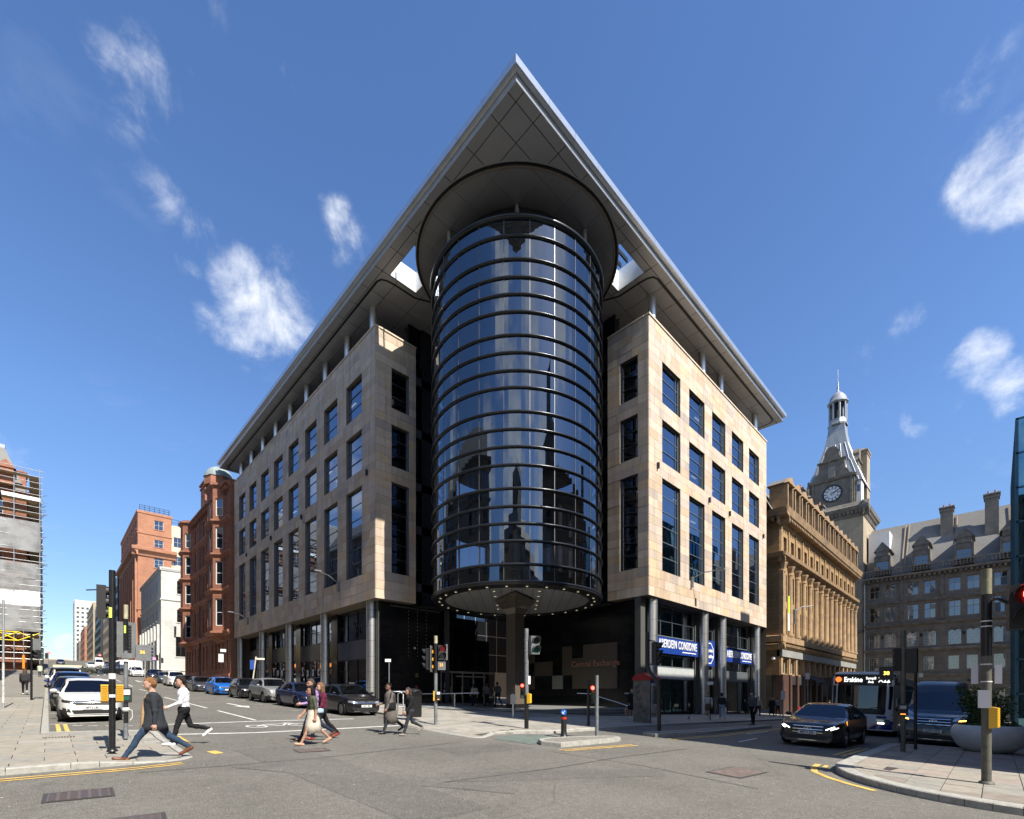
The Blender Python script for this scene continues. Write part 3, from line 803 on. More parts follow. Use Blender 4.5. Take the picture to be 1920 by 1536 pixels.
# ---------------------------------------------------------------- the office block with the glass drum
STONE = [mat('sandstone_%d' % i, c, .82, var=.16, streak=.42, scale=1.1, bump=.12, bscale=30, spec=.3, stretch=(1, 1, 2.4), col2=c2) for i, (c, c2) in enumerate([
 ((0.504, 0.407, 0.306), (0.573, 0.467, 0.354)), ((0.554, 0.456, 0.351), (0.625, 0.518, 0.400)), ((0.448, 0.364, 0.285), (0.501, 0.403, 0.300)), ((0.514, 0.415, 0.345), (0.585, 0.471, 0.379)),
 ((0.515, 0.402, 0.285), (0.470, 0.353, 0.253)), ((0.461, 0.383, 0.321), (0.522, 0.436, 0.364)), ((0.536, 0.395, 0.240), (0.596, 0.475, 0.341)), ((0.380, 0.323, 0.282), (0.433, 0.364, 0.310))])]
SMIX = [0, 0, 0, 1, 1, 1, 2, 2, 3, 3, 3, 5, 5, 4, 4, 6, 6, 7]
STBACK = mat('stone_joint', (.16, .13, .10), .9)
GRAN = [mat('black_granite_%d' % i, c, .16, var=.4, scale=9, spec=.55, stretch=(1, 1, 3)) for i, c in enumerate([(.012, .012, .013), (.017, .016, .016), (.009, .010, .011)])]
GBROWN = mat('brown_granite', (.115, .095, .075), .22, var=.2, scale=30)
GPALE = mat('pale_granite', (.26, .27, .25), .25, var=.15, scale=20)
GSPECK = mat('speckled_granite', (.028, .03, .028), .3, var=.9, scale=40, col2=(.16, .16, .15))
SOFF = mat('soffit_panel', (.44, .455, .48), .42, metal=.35, var=.06, scale=.7)
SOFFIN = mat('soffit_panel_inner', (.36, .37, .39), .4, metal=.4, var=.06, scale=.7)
FASC = mat('fascia_metal', (.58, .61, .64), .3, metal=.75, var=.05, scale=1.5)
SLOT = mat('dark_slot', (.008, .008, .009), .5)
GLZ = glass('office_glass', (.22, .25, .29), (.56, .64, .78), .38, wav=.045, wscale=.5)
GLZ_D = glass('drum_glass', (.30, .34, .42), (.53, .60, .68), .26, wav=.06, wscale=.75)
GLZ_S = glass('shop_glass', (.36, .40, .42), (.78, .82, .86), .24, wav=.05)
GLZ_K = glass('dark_glass', (.10, .11, .13), (.5, .58, .72), .10, wav=.03)
INT = mat('office_interior', (.075, .075, .078), .8, var=.2, scale=.5)
INTL = mat('office_ceiling', (.35, .35, .34), .8)
BLIND = mat('white_blind', (.62, .67, .65), .7)
WARMB = mat('orange_interior', (.7, .2, .02), .5, emit=(1, .30, .03), estr=1.6)
CE = thing('office_building', 'corner office block of buff sandstone with a black glass drum under a pointed metal roof', 'office building', (16.3, 16.4, ground(16.3, 16.4)))
ZB, ZT, ZS = 8.44, 27.38, 29.86
F_L = Fac((16.3, 65.1), (0, -1)); WL = 65.1 - 30.23
F_LR = Fac((16.3, 30.23), (1, 0)); WLR = 3.27
F_R = Fac((28.97, 16.39), (1, 0)); WR = 52.4 - 28.97
F_RR = Fac((28.97, 19.65), (0, -1)); WRR = 3.26
ROWS = [(22.2, 25.07, 3), (18.05, 21.02, 3), (10.4, 16.9, 6)]
ops = {}
ops['L'] = [(65.1 - (32.19 + 4.06 * i) - 2.55, a, 65.1 - (32.19 + 4.06 * i), b) for i in range(8) for a, b, n in ROWS]
ops['R'] = [(30.79 - 28.97 + 4.18 * i, a, 30.79 - 28.97 + 4.18 * i + 2.74, b) for i in range(5) for a, b, n in ROWS]
ops['LR'] = [(17.55 - 16.3, a, 19.0 - 16.3, b) for a, b, n in ROWS]
ops['RR'] = [(19.65 - 18.61, a, 19.65 - 17.2, b) for a, b, n in ROWS]
wm = MB()
for F, k, w in ((F_L, 'L', WL), (F_LR, 'LR', WLR), (F_R, 'R', WR), (F_RR, 'RR', WRR)):
 F.wall(wm, w, ZB, ZT, ops[k], .3, 0)
# underside of the overhanging stone boxes, their far ends and backs
wm.poly([(16.3, 65.1, ZB), (16.3, 30.23, ZB), (19.57, 30.23, ZB), (19.57, 65.1, ZB)][::-1])
wm.poly([(28.97, 16.39, ZB), (52.4, 16.39, ZB), (52.4, 19.65, ZB), (28.97, 19.65, ZB)][::-1])
wm.quad((52.4, 16.39, 0), (52.4, 60, 0), (52.4, 60, ZT), (52.4, 16.39, ZT))
wm.quad((16.3, 65.1, 0), (16.3, 65.1, ZT), (50, 65.1, ZT), (50, 65.1, 0))
wm.quad((16.3, 30.23, ZT), (19.57, 30.23, ZT), (19.57, 65.1, ZT), (16.3, 65.1, ZT))
wm.quad((28.97, 16.39, ZT), (52.4, 16.39, ZT), (52.4, 19.65, ZT), (28.97, 19.65, ZT))
wm.quad((19.57, 30.23, ZB), (19.57, 65.1, ZB), (19.57, 65.1, ZT), (19.57, 30.23, ZT))
wm.quad((28.97, 19.65, ZB), (52.4, 19.65, ZB), (52.4, 19.65, ZT), (28.97, 19.65, ZT))
wm.build('wall', STBACK, CE)
# stone facing panels, coursed, each proud of the wall with open joints
def facing():
 rnd = random.Random(3); lst = []
 for F, k, w in ((F_L, 'L', WL), (F_LR, 'LR', WLR), (F_R, 'R', WR), (F_RR, 'RR', WRR)):
  zs = sorted(set([ZB, ZT] + [q for o in ops[k] for q in (o[1], o[3])]))
  for a, b in zip(zs[:-1], zs[1:]):
   nc = max(1, round((b - a) / .60))
   for c in range(nc):
    z0, z1 = a + (b - a) * c / nc, a + (b - a) * (c + 1) / nc
    cut = sorted([(o[0], o[2]) for o in ops[k] if o[1] < z1 - 1e-6 and o[3] > z0 + 1e-6]); u = 0
    for c0, c1 in cut + [(w, w)]:
     if c0 - u > .05:
      x = u
      while x < c0 - 1e-6:
       st = rnd.choice((.75, .95, 1.2, 1.5)); e = x + st
       if c0 - e < .5: e = c0
       lst.append((F, x, e, z0, z1)); x = e
     u = max(u, c1)
 def dist(t):
  p = t[0].p((t[1] + t[2]) / 2, 0, (t[3] + t[4]) / 2); return p.length
 lst.sort(key=dist)
 g = .007; rest = [MB() for _ in STONE]
 for i, (F, a, b, c, d) in enumerate(lst):
  mi = rnd.choice(SMIX)
  pr = rnd.uniform(.026, .030)
  mb = MB() if i < 295 else rest[mi]
  P = F.p; e = .006
  f0 = [P(a + g, 0, c + g), P(b - g, 0, c + g), P(b - g, 0, d - g), P(a + g, 0, d - g)]
  f1 = [P(a + g, -pr, c + g), P(b - g, -pr, c + g), P(b - g, -pr, d - g), P(a + g, -pr, d - g)]
  mb.add(f0 + f1, [(4, 5, 6, 7), (0, 1, 5, 4), (1, 2, 6, 5), (2, 3, 7, 6), (3, 0, 4, 7)])
  if i < 295: mb.build('stone_panel', STONE[mi], CE)
 jb = MB()
 for mi, b in enumerate(rest): jb.add(b.v, b.f, mi)
 jb.build('stone_panels', STONE, CE, kind='stuff')
facing()
cp = MB()
F_L.box(cp, -.05, WL + .06, -.09, .35, ZT, ZT + .12); F_LR.box(cp, .35, WLR, -.09, .3, ZT, ZT + .12)
F_R.box(cp, -.06, WR + .05, -.09, .35, ZT, ZT + .12); F_RR.box(cp, 0, WRR - .35, -.09, .3, ZT, ZT + .12)
cp.build('parapet_coping', STONE[1], CE)
FRM = mat('window_frame', (.11, .135, .165), .35, metal=.5)
FRMR = mat('window_frame_light', (.26, .31, .35), .35, metal=.5)
for F, k, cols, fm in ((F_L, 'L', [.13], FRM), (F_LR, 'LR', 1, FRM), (F_R, 'R', [.86], FRMR), (F_RR, 'RR', 1, FRM)):
 for i, (a, b, c, d) in enumerate(ops[k]):
  n = ROWS[i % 3][2]
  put_window(F, CE, a, b, c - a, d - b, .16, cols, n, .06, .09, fm, GLZ, jit=.006)
# floors, cores, ceilings and a few blinds seen through the glass
ib = MB()
for z in (9.6, 14.0, 17.3, 21.4, 25.4):
 ib.box(16.75, 24, 31.0, 64.6, z, z + .6, 0); ib.box(30, 52, 16.8, 24, z, z + .6, 0)
ib.box(23.5, 24, 31.5, 64.5, ZB, 27, 0); ib.box(30.5, 52, 23.5, 24, ZB, 27, 0)
ib.build('interior_floors', INT, CE, kind='stuff')
for k in range(26):
 F, w = random.choice(((F_L, 'L'), (F_R, 'R'), (F_R, 'R')))
 a, b, c, d = random.choice(ops[w]);
 bb = MB(); hgt = (d - b) / (3 if d - b < 4 else 6)
 zz = b + hgt * random.randrange(3 if d - b < 4 else 6) + hgt
 F.box(bb, a + .45, c - .45, .5, .53, zz - hgt * random.choice((.35, .9, .6)), zz)
 bb.build('window_blind', BLIND, CE)
lb = MB()
for F, w in ((F_L, 'L'), (F_R, 'R'), (F_LR, 'LR'), (F_RR, 'RR')):
 for a, b, c, d in ops[w]:
  for q in range(2):
   if random.random() < .7: continue
   z = random.choice([v for v in (13.95, 17.25, 21.35, 25.35, 9.55) if True]); u = random.uniform(a, c)
   if F in (F_L, F_R): F.box(lb, u, u + .9, 1.5 + q * 1.2, 1.62 + q * 1.2, z - .05, z)
lb.build('ceiling_lights', mat('ceiling_lit', (.9, .85, .7), .3, emit=(1, .92, .75), estr=.7), CE, kind='stuff')
# ---- the drum
CX = CY = 22.3; CR = 5.5
RZ = [27.98, 26.95, 25.66, 24.67, 23.73, 22.77, 21.49, 20.53, 19.54, 18.61, 17.29, 16.32, 15.36, 14.36, 13.07, 12.08, 11.14, 10.18, 8.9, 7.95]
def circ(r, z, a0, a1, n): return [(CX + r * math.cos(R(a0 + (a1 - a0) * i / n)), CY + r * math.sin(R(a0 + (a1 - a0) * i / n)), z) for i in range(n + 1)]
pane_cache = {}
def drum_pane(h):
 h = round(h, 2)
 if h in pane_cache: return pane_cache[h]
 mb = MB(); n = 6; g = .22
 for k in range(n):
  a, b = R(-7.5 + g + (15 - 2 * g) * k / n), R(-7.5 + g + (15 - 2 * g) * (k + 1) / n)
  mb.quad((CR * math.cos(a), CR * math.sin(a), .03), (CR * math.cos(b), CR * math.sin(b), .03), (CR * math.cos(b), CR * math.sin(b), h - .03), (CR * math.cos(a), CR * math.sin(a), h - .03))
 pane_cache[h] = mb.mesh('drum_pane', GLZ_D, True)
 return pane_cache[h]
for i in range(19):
 for k in range(-7, 8):
  inst('drum_pane', drum_pane(RZ[i] - RZ[i + 1]), CE, (CX, CY, RZ[i + 1]), (random.uniform(-.003, .003), random.uniform(-.003, .003), R(225 + 15 * k)))
for i, z in enumerate(RZ):
 mb = MB(); prof = [(CR - .1, -.075), (CR + .06, -.075), (CR + .115, -.035), (CR + .125, .0), (CR + .115, .035), (CR + .06, .075), (CR - .1, .075)]
 if i == 0: prof = [(CR - .25, -.11), (CR + .1, -.11), (CR + .18, -.05), (CR + .2, .02), (CR + .17, .09), (CR + .05, .13), (CR - .3, .13)]
 mb.lathe(prof, 72, (CX, CY, z), 0, a0=R(105), a1=R(345))
 mb.build('band_ring', mat('ring_metal', (.045, .048, .054), .28, metal=.7), CE, smooth=40)
mu = MB()
for k in range(-7, 9):
 a = R(225 + 15 * k - 7.5); c, s = math.cos(a), math.sin(a)
 mu.obox((CX + (CR - .09) * c + .018 * s, CY + (CR - .09) * s - .018 * c, RZ[-1]), (.105 * c, .105 * s, 0), (-.036 * s, .036 * c, 0), (0, 0, RZ[0] - RZ[-1]))
mu.build('mullions', mat('mullion', (.16, .16, .17), .4, metal=.6), CE)
fl = MB()
for z in RZ[2::4] + [RZ[0] - .3]:
 fl.lathe([(0, .0), (CR - .5, .0), (CR - .35, .15), (CR - .35, .45), (0, .45)], 40, (CX, CY, z - .25))
fl.build('drum_floors', mat('slab_edge', (.10, .105, .11), .7), CE, smooth=30)
ce_ = MB()
for z in RZ[2::4]: ce_.lathe([(0, 0), (CR - .55, 0)], 40, (CX, CY, z - .29))
ce_.build('drum_ceilings', INTL, CE)
co = MB(); co.lathe([(1.8, RZ[-1]), (1.8, RZ[0])], 20, (CX + 1.6, CY + 1.6, 0)); co.build('drum_core', INT, CE, smooth=30)
dc = MB(); a = R(225); dc.tube((CX + 3.9 * math.cos(a), CY + 3.9 * math.sin(a), RZ[-1]), (CX + 3.9 * math.cos(a), CY + 3.9 * math.sin(a), RZ[0]), .19, 14)
dc.build('drum_column', WHITEP, CE, smooth=30)
rb_ = random.Random(11)
for i in range(19):
 if i % 4 == 1: continue
 for k in range(-5, 6):
  if rb_.random() < .13:
   mb = MB(); h = RZ[i] - RZ[i + 1]; f = rb_.uniform(.35, 1)
   for q in range(4):
    a, b = R(225 + 15 * k - 6.6 + 13.2 * q / 4), R(225 + 15 * k - 6.6 + 13.2 * (q + 1) / 4); r = CR - .22
    mb.quad((CX + r * math.cos(a), CY + r * math.sin(a), RZ[i] - h * f), (CX + r * math.cos(b), CY + r * math.sin(b), RZ[i] - h * f), (CX + r * math.cos(b), CY + r * math.sin(b), RZ[i] - .05), (CX + r * math.cos(a), CY + r * math.sin(a), RZ[i] - .05))
   mb.build('drum_blind', BLIND, CE, smooth=True)
# underside: dark rim, boarded ceiling, downlights
ub = MB(); ub.lathe([(CR + .1, -.06), (CR + .06, -.16), (4.75, -.18), (4.75, -.06)], 72, (CX, CY, RZ[-1])); ub.build('drum_rim', mat('rim_metal', (.035, .036, .038), .3, metal=.5), CE, smooth=40)
bk_ = MB(); bk_.lathe([(0, -.05), (5.2, -.05)], 48, (CX, CY, RZ[-1])); bk_.build('ceiling_backing', SLOT, CE)
nb = 15
for k in range(nb):
 y0, y1 = -4.75 + 9.5 * k / nb, -4.75 + 9.5 * (k + 1) / nb
 g = .012; pts = []
 n = 8
 for sgn, ya, yb in ((1, y0 + g, y1 - g), (-1, y1 - g, y0 + g)):
  for q in range(n + 1):
   y = ya + (yb - ya) * q / n; pts.append((sgn * math.sqrt(max(0, 4.73 ** 2 - y * y)), y))
 c, s = math.cos(R(45)), math.sin(R(45))
 cb = MB(); cb.poly([(CX + x * c - y * s, CY + x * s + y * c, RZ[-1] - .10) for x, y in pts][::-1])
 cb.build('ceiling_board', mat('ceiling_board', (.40, .40, .40), .42, metal=.4), CE)
dl = MB(); dl.lathe([(0, -.012), (.06, -.012), (.075, 0)], 10)
dlm = dl.mesh('downlight', mat('downlight_lit', (.9, .85, .7), .3, emit=(1, .84, .52), estr=.22))
for k in range(28):
 a = R(225 + 360 * (k + .5) / 28); inst('downlight', dlm, CE, (CX + 5.1 * math.cos(a), CY + 5.1 * math.sin(a), RZ[-1] - .185))
for q in range(5):
 for sg in (-1, 1):
  d, w_ = 3.4 - q * 1.5, 1.35
  inst('downlight', dlm, CE, (CX - (d + sg * -w_) * .7071, CY - (d + sg * w_) * .7071, RZ[-1] - .105))
# drum column with its flaring head
pm = MB(); x0, y0, a = 22.15, 22.3, .42
sq = [(x0 - a, y0 - a), (x0 + a, y0 - a), (x0 + a, y0 + a), (x0 - a, y0 + a)]
PZ = .78
pm.prism(sq, PZ + .3, 7.0)
def c2w(X, Y): return (.7143 * X + .6998 * Y, -.6998 * X + .7143 * Y)
pm.build('entrance_column', GBROWN, CE)
pb = MB(); pb.prism([(x0 - a - .02, y0 - a - .02), (x0 + a + .02, y0 - a - .02), (x0 + a + .02, y0 + a + .02), (x0 - a - .02, y0 + a + .02)], PZ - .05, PZ + .3); pb.build('column_base', GRAN[0], CE)
hd = MB(); top = [(x0 - 2.6, y0 - 2.6), (x0 + .35, y0 - 1.55), (x0 + .7, y0 + .7), (x0 - 1.55, y0 + .35)]
zt = RZ[-1] - .2
mid = [(x0 - .62, y0 - .62), (x0 + .62, y0 - .62), (x0 + .62, y0 + .62), (x0 - .62, y0 + .62)]
def ringz(p, z): return [(q[0], q[1], z) for q in p]
L4 = [ringz(sq, 7.0), ringz(mid, 7.35), ringz([tuple(Vector(m).lerp(Vector(t), .45)) for m, t in zip(mid, top)], 7.55), ringz(top, zt)]
hd.v = [p for l in L4 for p in l]; hd.f = [(j * 4 + i, j * 4 + (i + 1) % 4, j * 4 + 4 + (i + 1) % 4, j * 4 + 4 + i) for j in range(3) for i in range(4)]; hd.m = [0] * 12
hd.build('column_head', GBROWN, CE)
# ---- roof: soffit panels, slot, skylights, fascia, posts
XA, YA, XE, YE = 15.3, 15.36, 54.3, 67.9
HOLES = [(25.5, 16.4, 28.4, 18.4), (16.4, 25.5, 18.4, 28.4)]
def minus(r, h):
 a, b, c, d = r; e, f, g, i = h
 if g <= a or e >= c or i <= b or f >= d: return [r]
 out = []
 if a < e: out.append((a, b, e, d)); a = e
 if c > g: out.append((g, b, c, d)); c = g
 if b < f: out.append((a, b, c, f))
 if d > i: out.append((a, i, c, d))
 return out
def lines(a, b):
 L = [a, a + .56, a + 1.75]
 while L[-1] < b - 2.6: L.append(L[-1] + 1.9)
 return L + [b - .56, b]
gx, gy = lines(XA, XE), lines(YA, YE)
rd = MB(); cnt = 0; rest = MB()
cells = []
for i in range(len(gx) - 1):
 for j in range(len(gy) - 1):
  a, b, c, d = gx[i], gy[j], gx[i + 1], gy[j + 1]
  if (a + c) / 2 > 29.5 and (b + d) / 2 > 29.5: continue
  if min((a + c) / 2 - XA, (b + d) / 2 - YA) > 7 and not ((a + c) / 2 < 30 and (b + d) / 2 < 30): continue
  rr = [(a, b, c, d)]
  for h in HOLES: rr = [q for r in rr for q in minus(r, h)]
  for r in rr:
   cells.append((math.hypot(r[0] + r[2], r[1] + r[3]), r))
cells.sort()
for dd, (a, b, c, d) in cells:
 rd.quad((a, b, 31.0), (c, b, 31.0), (c, d, 31.0), (a, d, 31.0))
 far = math.hypot(max(abs(a - CX), abs(c - CX)), max(abs(b - CY), abs(d - CY)))
 if far < 6.4: continue
 g = .02
 mb = MB() if cnt < 280 else rest
 mb.box(a + g, c - g, b + g, d - g, ZS, ZS + .03)
 if cnt < 280: mb.build('soffit_panel', SOFF, CE)
 cnt += 1
if rest.v: rest.build('soffit_panels', SOFF, CE, kind='stuff')
rd.build('roof_deck', mat('roof_deck', (.06, .06, .065), .6), CE)
sbk = MB()
for dd, (a, b, c, d) in cells: sbk.quad((a, b, ZS + .045), (a, d, ZS + .045), (c, d, ZS + .045), (c, b, ZS + .045))
sbk.build('soffit_backing', SLOT, CE)
# the round ceiling over the drum hangs a little below the flat soffit
def clip_circle(poly, r, n=48):
 q = poly
 for k in range(n):
  a = 2 * math.pi * k / n; nx, ny = math.cos(a), math.sin(a); out = []
  for i in range(len(q)):
   p0, p1 = q[i], q[(i + 1) % len(q)]
   s0, s1 = r - ((p0[0] - CX) * nx + (p0[1] - CY) * ny), r - ((p1[0] - CX) * nx + (p1[1] - CY) * ny)
   if s0 >= 0: out.append(p0)
   if (s0 >= 0) != (s1 >= 0):
    t = s0 / (s0 - s1); out.append((p0[0] + t * (p1[0] - p0[0]), p0[1] + t * (p1[1] - p0[1])))
  q = out
  if len(q) < 3: return []
 return q
step = 1.9
for i in range(-4, 5):
 for j in range(-4, 5):
  a, b = CX + i * step + .7, CY + j * step + .7; g = .008
  q = clip_circle([(a + g, b + g), (a + step - g, b + g), (a + step - g, b + step - g), (a + g, b + step - g)], 6.28)
  if len(q) > 2:
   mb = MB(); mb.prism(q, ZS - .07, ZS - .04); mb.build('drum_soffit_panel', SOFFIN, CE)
rg = MB(); rg.lathe([(6.28, -.075), (6.34, -.09), (6.40, -.075), (6.40, 0)], 72, (CX, CY, ZS)); rg.build('ring_lip', mat('ring_lip', (.30, .27, .24), .4, metal=.5), CE, smooth=50)
rg = MB(); rg.lathe([(6.40, -.006), (6.56, -.006)], 72, (CX, CY, ZS)); rg.build('ring_slot', SLOT, CE)
rg = MB(); rg.lathe([(6.56, -.010), (6.59, -.014), (6.62, -.010), (6.62, .0)], 72, (CX, CY, ZS)); rg.build('ring_trim', SOFF, CE, smooth=50)
rg = MB(); rg.lathe([(6.30, -.12), (6.62, -.12)], 72, (CX, CY, ZS + .125)); rg.build('ring_backing', SOFF, CE)
# slot along the eaves, turning in beside each skylight to meet the ring
def slot(pts, w=.15):
 mb = MB()
 for q in line_quads(pts, w, 1.5): mb.prism([(x, y) for x, y in q], ZS - .012, ZS - .004)
 mb.build('drainage_slot', SLOT, CE)
s1 = [(28.3, 20.4), (28.35, 19.6), (28.6, 19.15)] + [(28.85, 18.6), (28.9, 17.0)] + [(28.97, 16.5), (29.15, 16.15), (29.5, 16.02)] + [(52.8, 16.02), (53.4, 16.1), (53.7, 16.5), (53.75, 17.2), (53.75, 24)]
slot(s1); slot([(y, x) for x, y in s1[:-4]] + [(16.02, 66.6), (16.1, 67.1), (16.5, 67.3), (22, 67.35)])
for (a, b, c, d) in HOLES:
 mb = MB(); z1 = 31.25
 for p, q in (((a, b), (c, b)), ((c, b), (c, d)), ((c, d), (a, d)), ((a, d), (a, b))):
  mb.quad((*p, ZS - .01), (*q, ZS - .01), (*q, z1), (*p, z1))
 mb.build('skylight_lining', mat('white_lining', (.72, .74, .75), .35, metal=.1), CE)
 for k in range(3 if c - a > d - b else 1):
  mb = MB()
  if c - a > d - b: mb.box(a + .02, c - .6, b + .35 + k * .5, b + .45 + k * .5, 30.7, 30.95)
  else: mb.box(a + .35 + k * .5, a + .45 + k * .5, b + .02, d - .6, 30.7, 30.95)
  mb.build('skylight_bar', STEELD, CE)
def fascia(edge):
 P1 = [(-.03, ZS - .005), (0, ZS + .0), (0, ZS + .33), (-.14, ZS + .35)]
 P2 = [(-.14, ZS + .35), (.25, ZS + .40), (.25, ZS + .78), (.18, ZS + .83), (-.5, ZS + .95)]
 L = (XE if edge == 'x' else YE); u = (XA if edge == 'x' else YA); k = 0
 while u < L - .01:
  v = min(L, u + 2.03); g = .006
  if L - v < .5: v = L
  for nm, prof in (('fascia_band', P1), ('fascia_panel', P2)):
   mb = MB(); n = len(prof); vs = []
   for e, q in (0, u + g), (1, v - g):
    for o, z in prof:
     t = q - (o if k == 0 and e == 0 else 0) + (o if e == 1 and v == L else 0)
     if k == 0 and e == 0: t -= g
     vs.append((t, YA - o, z) if edge == 'x' else (XA - o, t, z))
   mb.add(vs, [(i, n + i, n + i + 1, i + 1) if edge == 'x' else (i + 1, n + i + 1, n + i, i) for i in range(n - 1)])
   mb.build(nm, FASC, CE)
  u = v; k += 1
fascia('x'); fascia('y')
eg = MB(); eg.quad((XE, YA, ZS), (XE, YA + 20, ZS), (XE, YA + 20, ZS + .8), (XE, YA, ZS + .8)); eg.quad((XA, YE, ZS), (XA, YE, ZS + .8), (XA + 20, YE, ZS + .8), (XA + 20, YE, ZS)); eg.build('roof_edge', FASC, CE)
gt = MB(); gt.tube((28.2, 15.75, 31.15), (50.5, 15.75, 31.15), .13, 10); gt.build('roof_rail', FASC, CE, smooth=40)
postb = []
for x in (30.5, 38.7, 42.4, 50.9):
 mb = MB(); mb.tube((x, 17.0, ZT), (x, 17.0, ZS), .27, 18); mb.build('roof_post', STEEL, CE, smooth=40)
for k in range(9):
 mb = MB(); mb.tube((16.95, 31.74 + 4.1 * k, ZT), (16.95, 31.74 + 4.1 * k, ZS), .27, 18); mb.build('roof_post', STEEL, CE, smooth=40)
mb = MB(); mb.tube((19.2, 19.2, 28.0), (19.2, 19.2, ZS - .1), .13, 10); mb.build('drum_post', STEEL, CE, smooth=40)
for a in (170, 280, 140, 310):
 mb = MB(); px, py = CX + 5.0 * math.cos(R(a)), CY + 5.0 * math.sin(R(a)); mb.tube((px, py, 28.0), (px, py, ZS - .1), .13, 10); mb.build('drum_post', STEEL, CE, smooth=40)
mb = MB(); mb.lathe([(4.3, 28.0), (4.3, ZS - .1)], 40, (CX, CY, 0)); mb.build('drum_attic', mat('attic_dark', (.018, .019, .022), .35), CE, smooth=40)
mb = MB(); mb.lathe([(0, 28.08), (5.4, 28.08)], 40, (CX, CY, 0)); mb.build('drum_cap', GREYP, CE)
# set-back top storey
tb = MB()
tb.quad((20.6, 65, ZT - .5), (20.6, 31, ZT - .5), (20.6, 31, ZS), (20.6, 65, ZS)); tb.quad((31, 20.6, ZT - .5), (52, 20.6, ZT - .5), (52, 20.6, ZS), (31, 20.6, ZS))
tb.quad((20.6, 31, ZT - 20), (24, 31, ZT - 20), (24, 31, ZS), (20.6, 31, ZS))
tb.build('top_storey', mat('attic_wall', (.02, .021, .024), .3), CE)
for k in range(10):
 for z in (27.4,):
  mb = MB(); y = 31.4 + k * 3.35; mb.quad((20.55, y + 3.2, z), (20.55, y, z), (20.55, y, ZS - .2), (20.55, y + 3.2, ZS - .2)); mb.build('top_glazing', GLZ_K, CE)
for k in range(6):
 mb = MB(); x = 31.4 + k * 3.4; mb.quad((x, 20.55, 27.4), (x + 3.2, 20.55, 27.4), (x + 3.2, 20.55, ZS - .2), (x, 20.55, ZS - .2)); mb.build('top_glazing', GLZ_K, CE)
# ---- glazed links between the drum and the stone wings
def drum_link(F, w, side):
 lb = MB(); F.box(lb, 0, w, .5, .6, ZB - .2, ZS); lb.build('link_backing', INT, CE)
 zs = [8.3, 10.2, 11.3, 13.0, 14.4, 15.9, 17.2, 18.3, 19.8, 21.2, 22.5, 24.0, 25.3, 27.4, 29.8]
 for a, b in zip(zs[:-1], zs[1:]):
  for u in range(2):
   mb = MB(); u0, u1 = w * u / 2, w * (u + 1) / 2
   mb.quad(F.p(u0 + .03, 0, a + .03), F.p(u1 - .03, 0, a + .03), F.p(u1 - .03, 0, b - .03), F.p(u0 + .03, 0, b - .03))
   mb.build('link_pane', GLZ_K if side == 'L' or random.random() < .35 else GLZ_S, CE)
 fm = MB()
 for z in zs: F.box(fm, 0, w, -.03, .06, z - .04, z + .04)
 for u in (0, w / 2, w): F.box(fm, u - .04, u + .04, -.04, .06, 8.3, 29.8)
 fm.build('link_frame', STEELD, CE)
 if side == 'R':
  for z0, z1 in ((11.4, 12.8), (14.6, 15.7), (8.6, 9.6), (18.4, 19.6)):
   bb = MB(); F.box(bb, .3, w - .4, .3, .33, z0, z1); bb.build('link_blind', BLIND, CE)
drum_link(Fac((19.57, 31.2), (1, 0)), 4.0, 'L'); drum_link(Fac((30.0, 23.6), (0, -1)), 3.9, 'R')
ub = MB(); ub.quad((16.9, 30.9, 8.42), (16.9, 31.5, 8.42), (30.2, 31.5, 8.42), (30.2, 30.9, 8.42))
# ceiling of the entrance court round the drum
ub.poly([(19.57, 30.2, 8.3), (19.57, 31.3, 8.3), (30.1, 31.3, 8.3), (30.1, 19.6, 8.3), (28.9, 19.6, 8.3), (28.9, 23, 8.3), (27, 27, 8.3), (22, 29.0, 8.3)])
ub.build('court_ceiling', mat('court_ceiling', (.02, .02, .021), .5), CE)
# ---- entrance court: black granite walls, panels with lettering, doors
def granite_wall(F, w, z0, z1, skip=()):
 bk = MB(); F.box(bk, 0, w, .02, .2, z0 - .6, z1); bk.build('court_wall', GRAN[2], CE)
 rows = round((z1 - z0) / .62); out = []
 for r in range(rows):
  a, b = z0 + (z1 - z0) * r / rows, z0 + (z1 - z0) * (r + 1) / rows; u = 0
  while u < w - .02:
   e = min(w, u + random.choice((1.1, 1.4, 1.7)));
   if w - e < .4: e = w
   if not any(u < q[2] and e > q[0] and a < q[3] and b > q[1] for q in skip):
    mb = MB(); F.box(mb, u + .004, e - .004, -.02 + random.uniform(0, .004), .02, a + .004, b - .004); mb.build('granite_panel', random.choice(GRAN), CE)
   u = e
F_CL = Fac((16.95, 30.9), (1, 0)); F_CR = Fac((29.6, 30.9), (0, -1))
granite_wall(F_CL, 5.2, .8, 8.42)
granite_wall(F_CR, 13.7, .3, 8.42)
for (ya, yb, za, zb, m, pr) in ((19.19, 23.3, 2.13, 5.5, GBROWN, .12), (23.32, 24.35, 3.2, 5.5, GBROWN, .08), (25.42, 27.4, 3.22, 4.38, GBROWN, .07), (24.33, 25.42, 2.12, 3.2, GPALE, .07), (27.4, 28.8, 2.1, 3.22, GBROWN, .05), (27.4, 28.2, 4.3, 5.3, GBROWN, .05)):
 mb = MB(); F_CR.box(mb, 30.9 - yb, 30.9 - ya, -.02 - pr, -.02, za, zb); mb.build('wall_panel', m, CE)
mb = MB(); F_CR.box(mb, 30.9 - 23.3, 30.9 - 22.25, -.17, -.14, 4.5, 5.5); mb.build('wall_panel', GRAN[0], CE)
put_text('Central Exchange', .62, mat('copper_letter', (.60, .32, .22), .35, metal=.5), CE, (29.42, 21.15, 4.02), (0, -1, 0), extrude=.03, bold=.004)
F_D = Fac((22.2, 30.7), (1, 0))
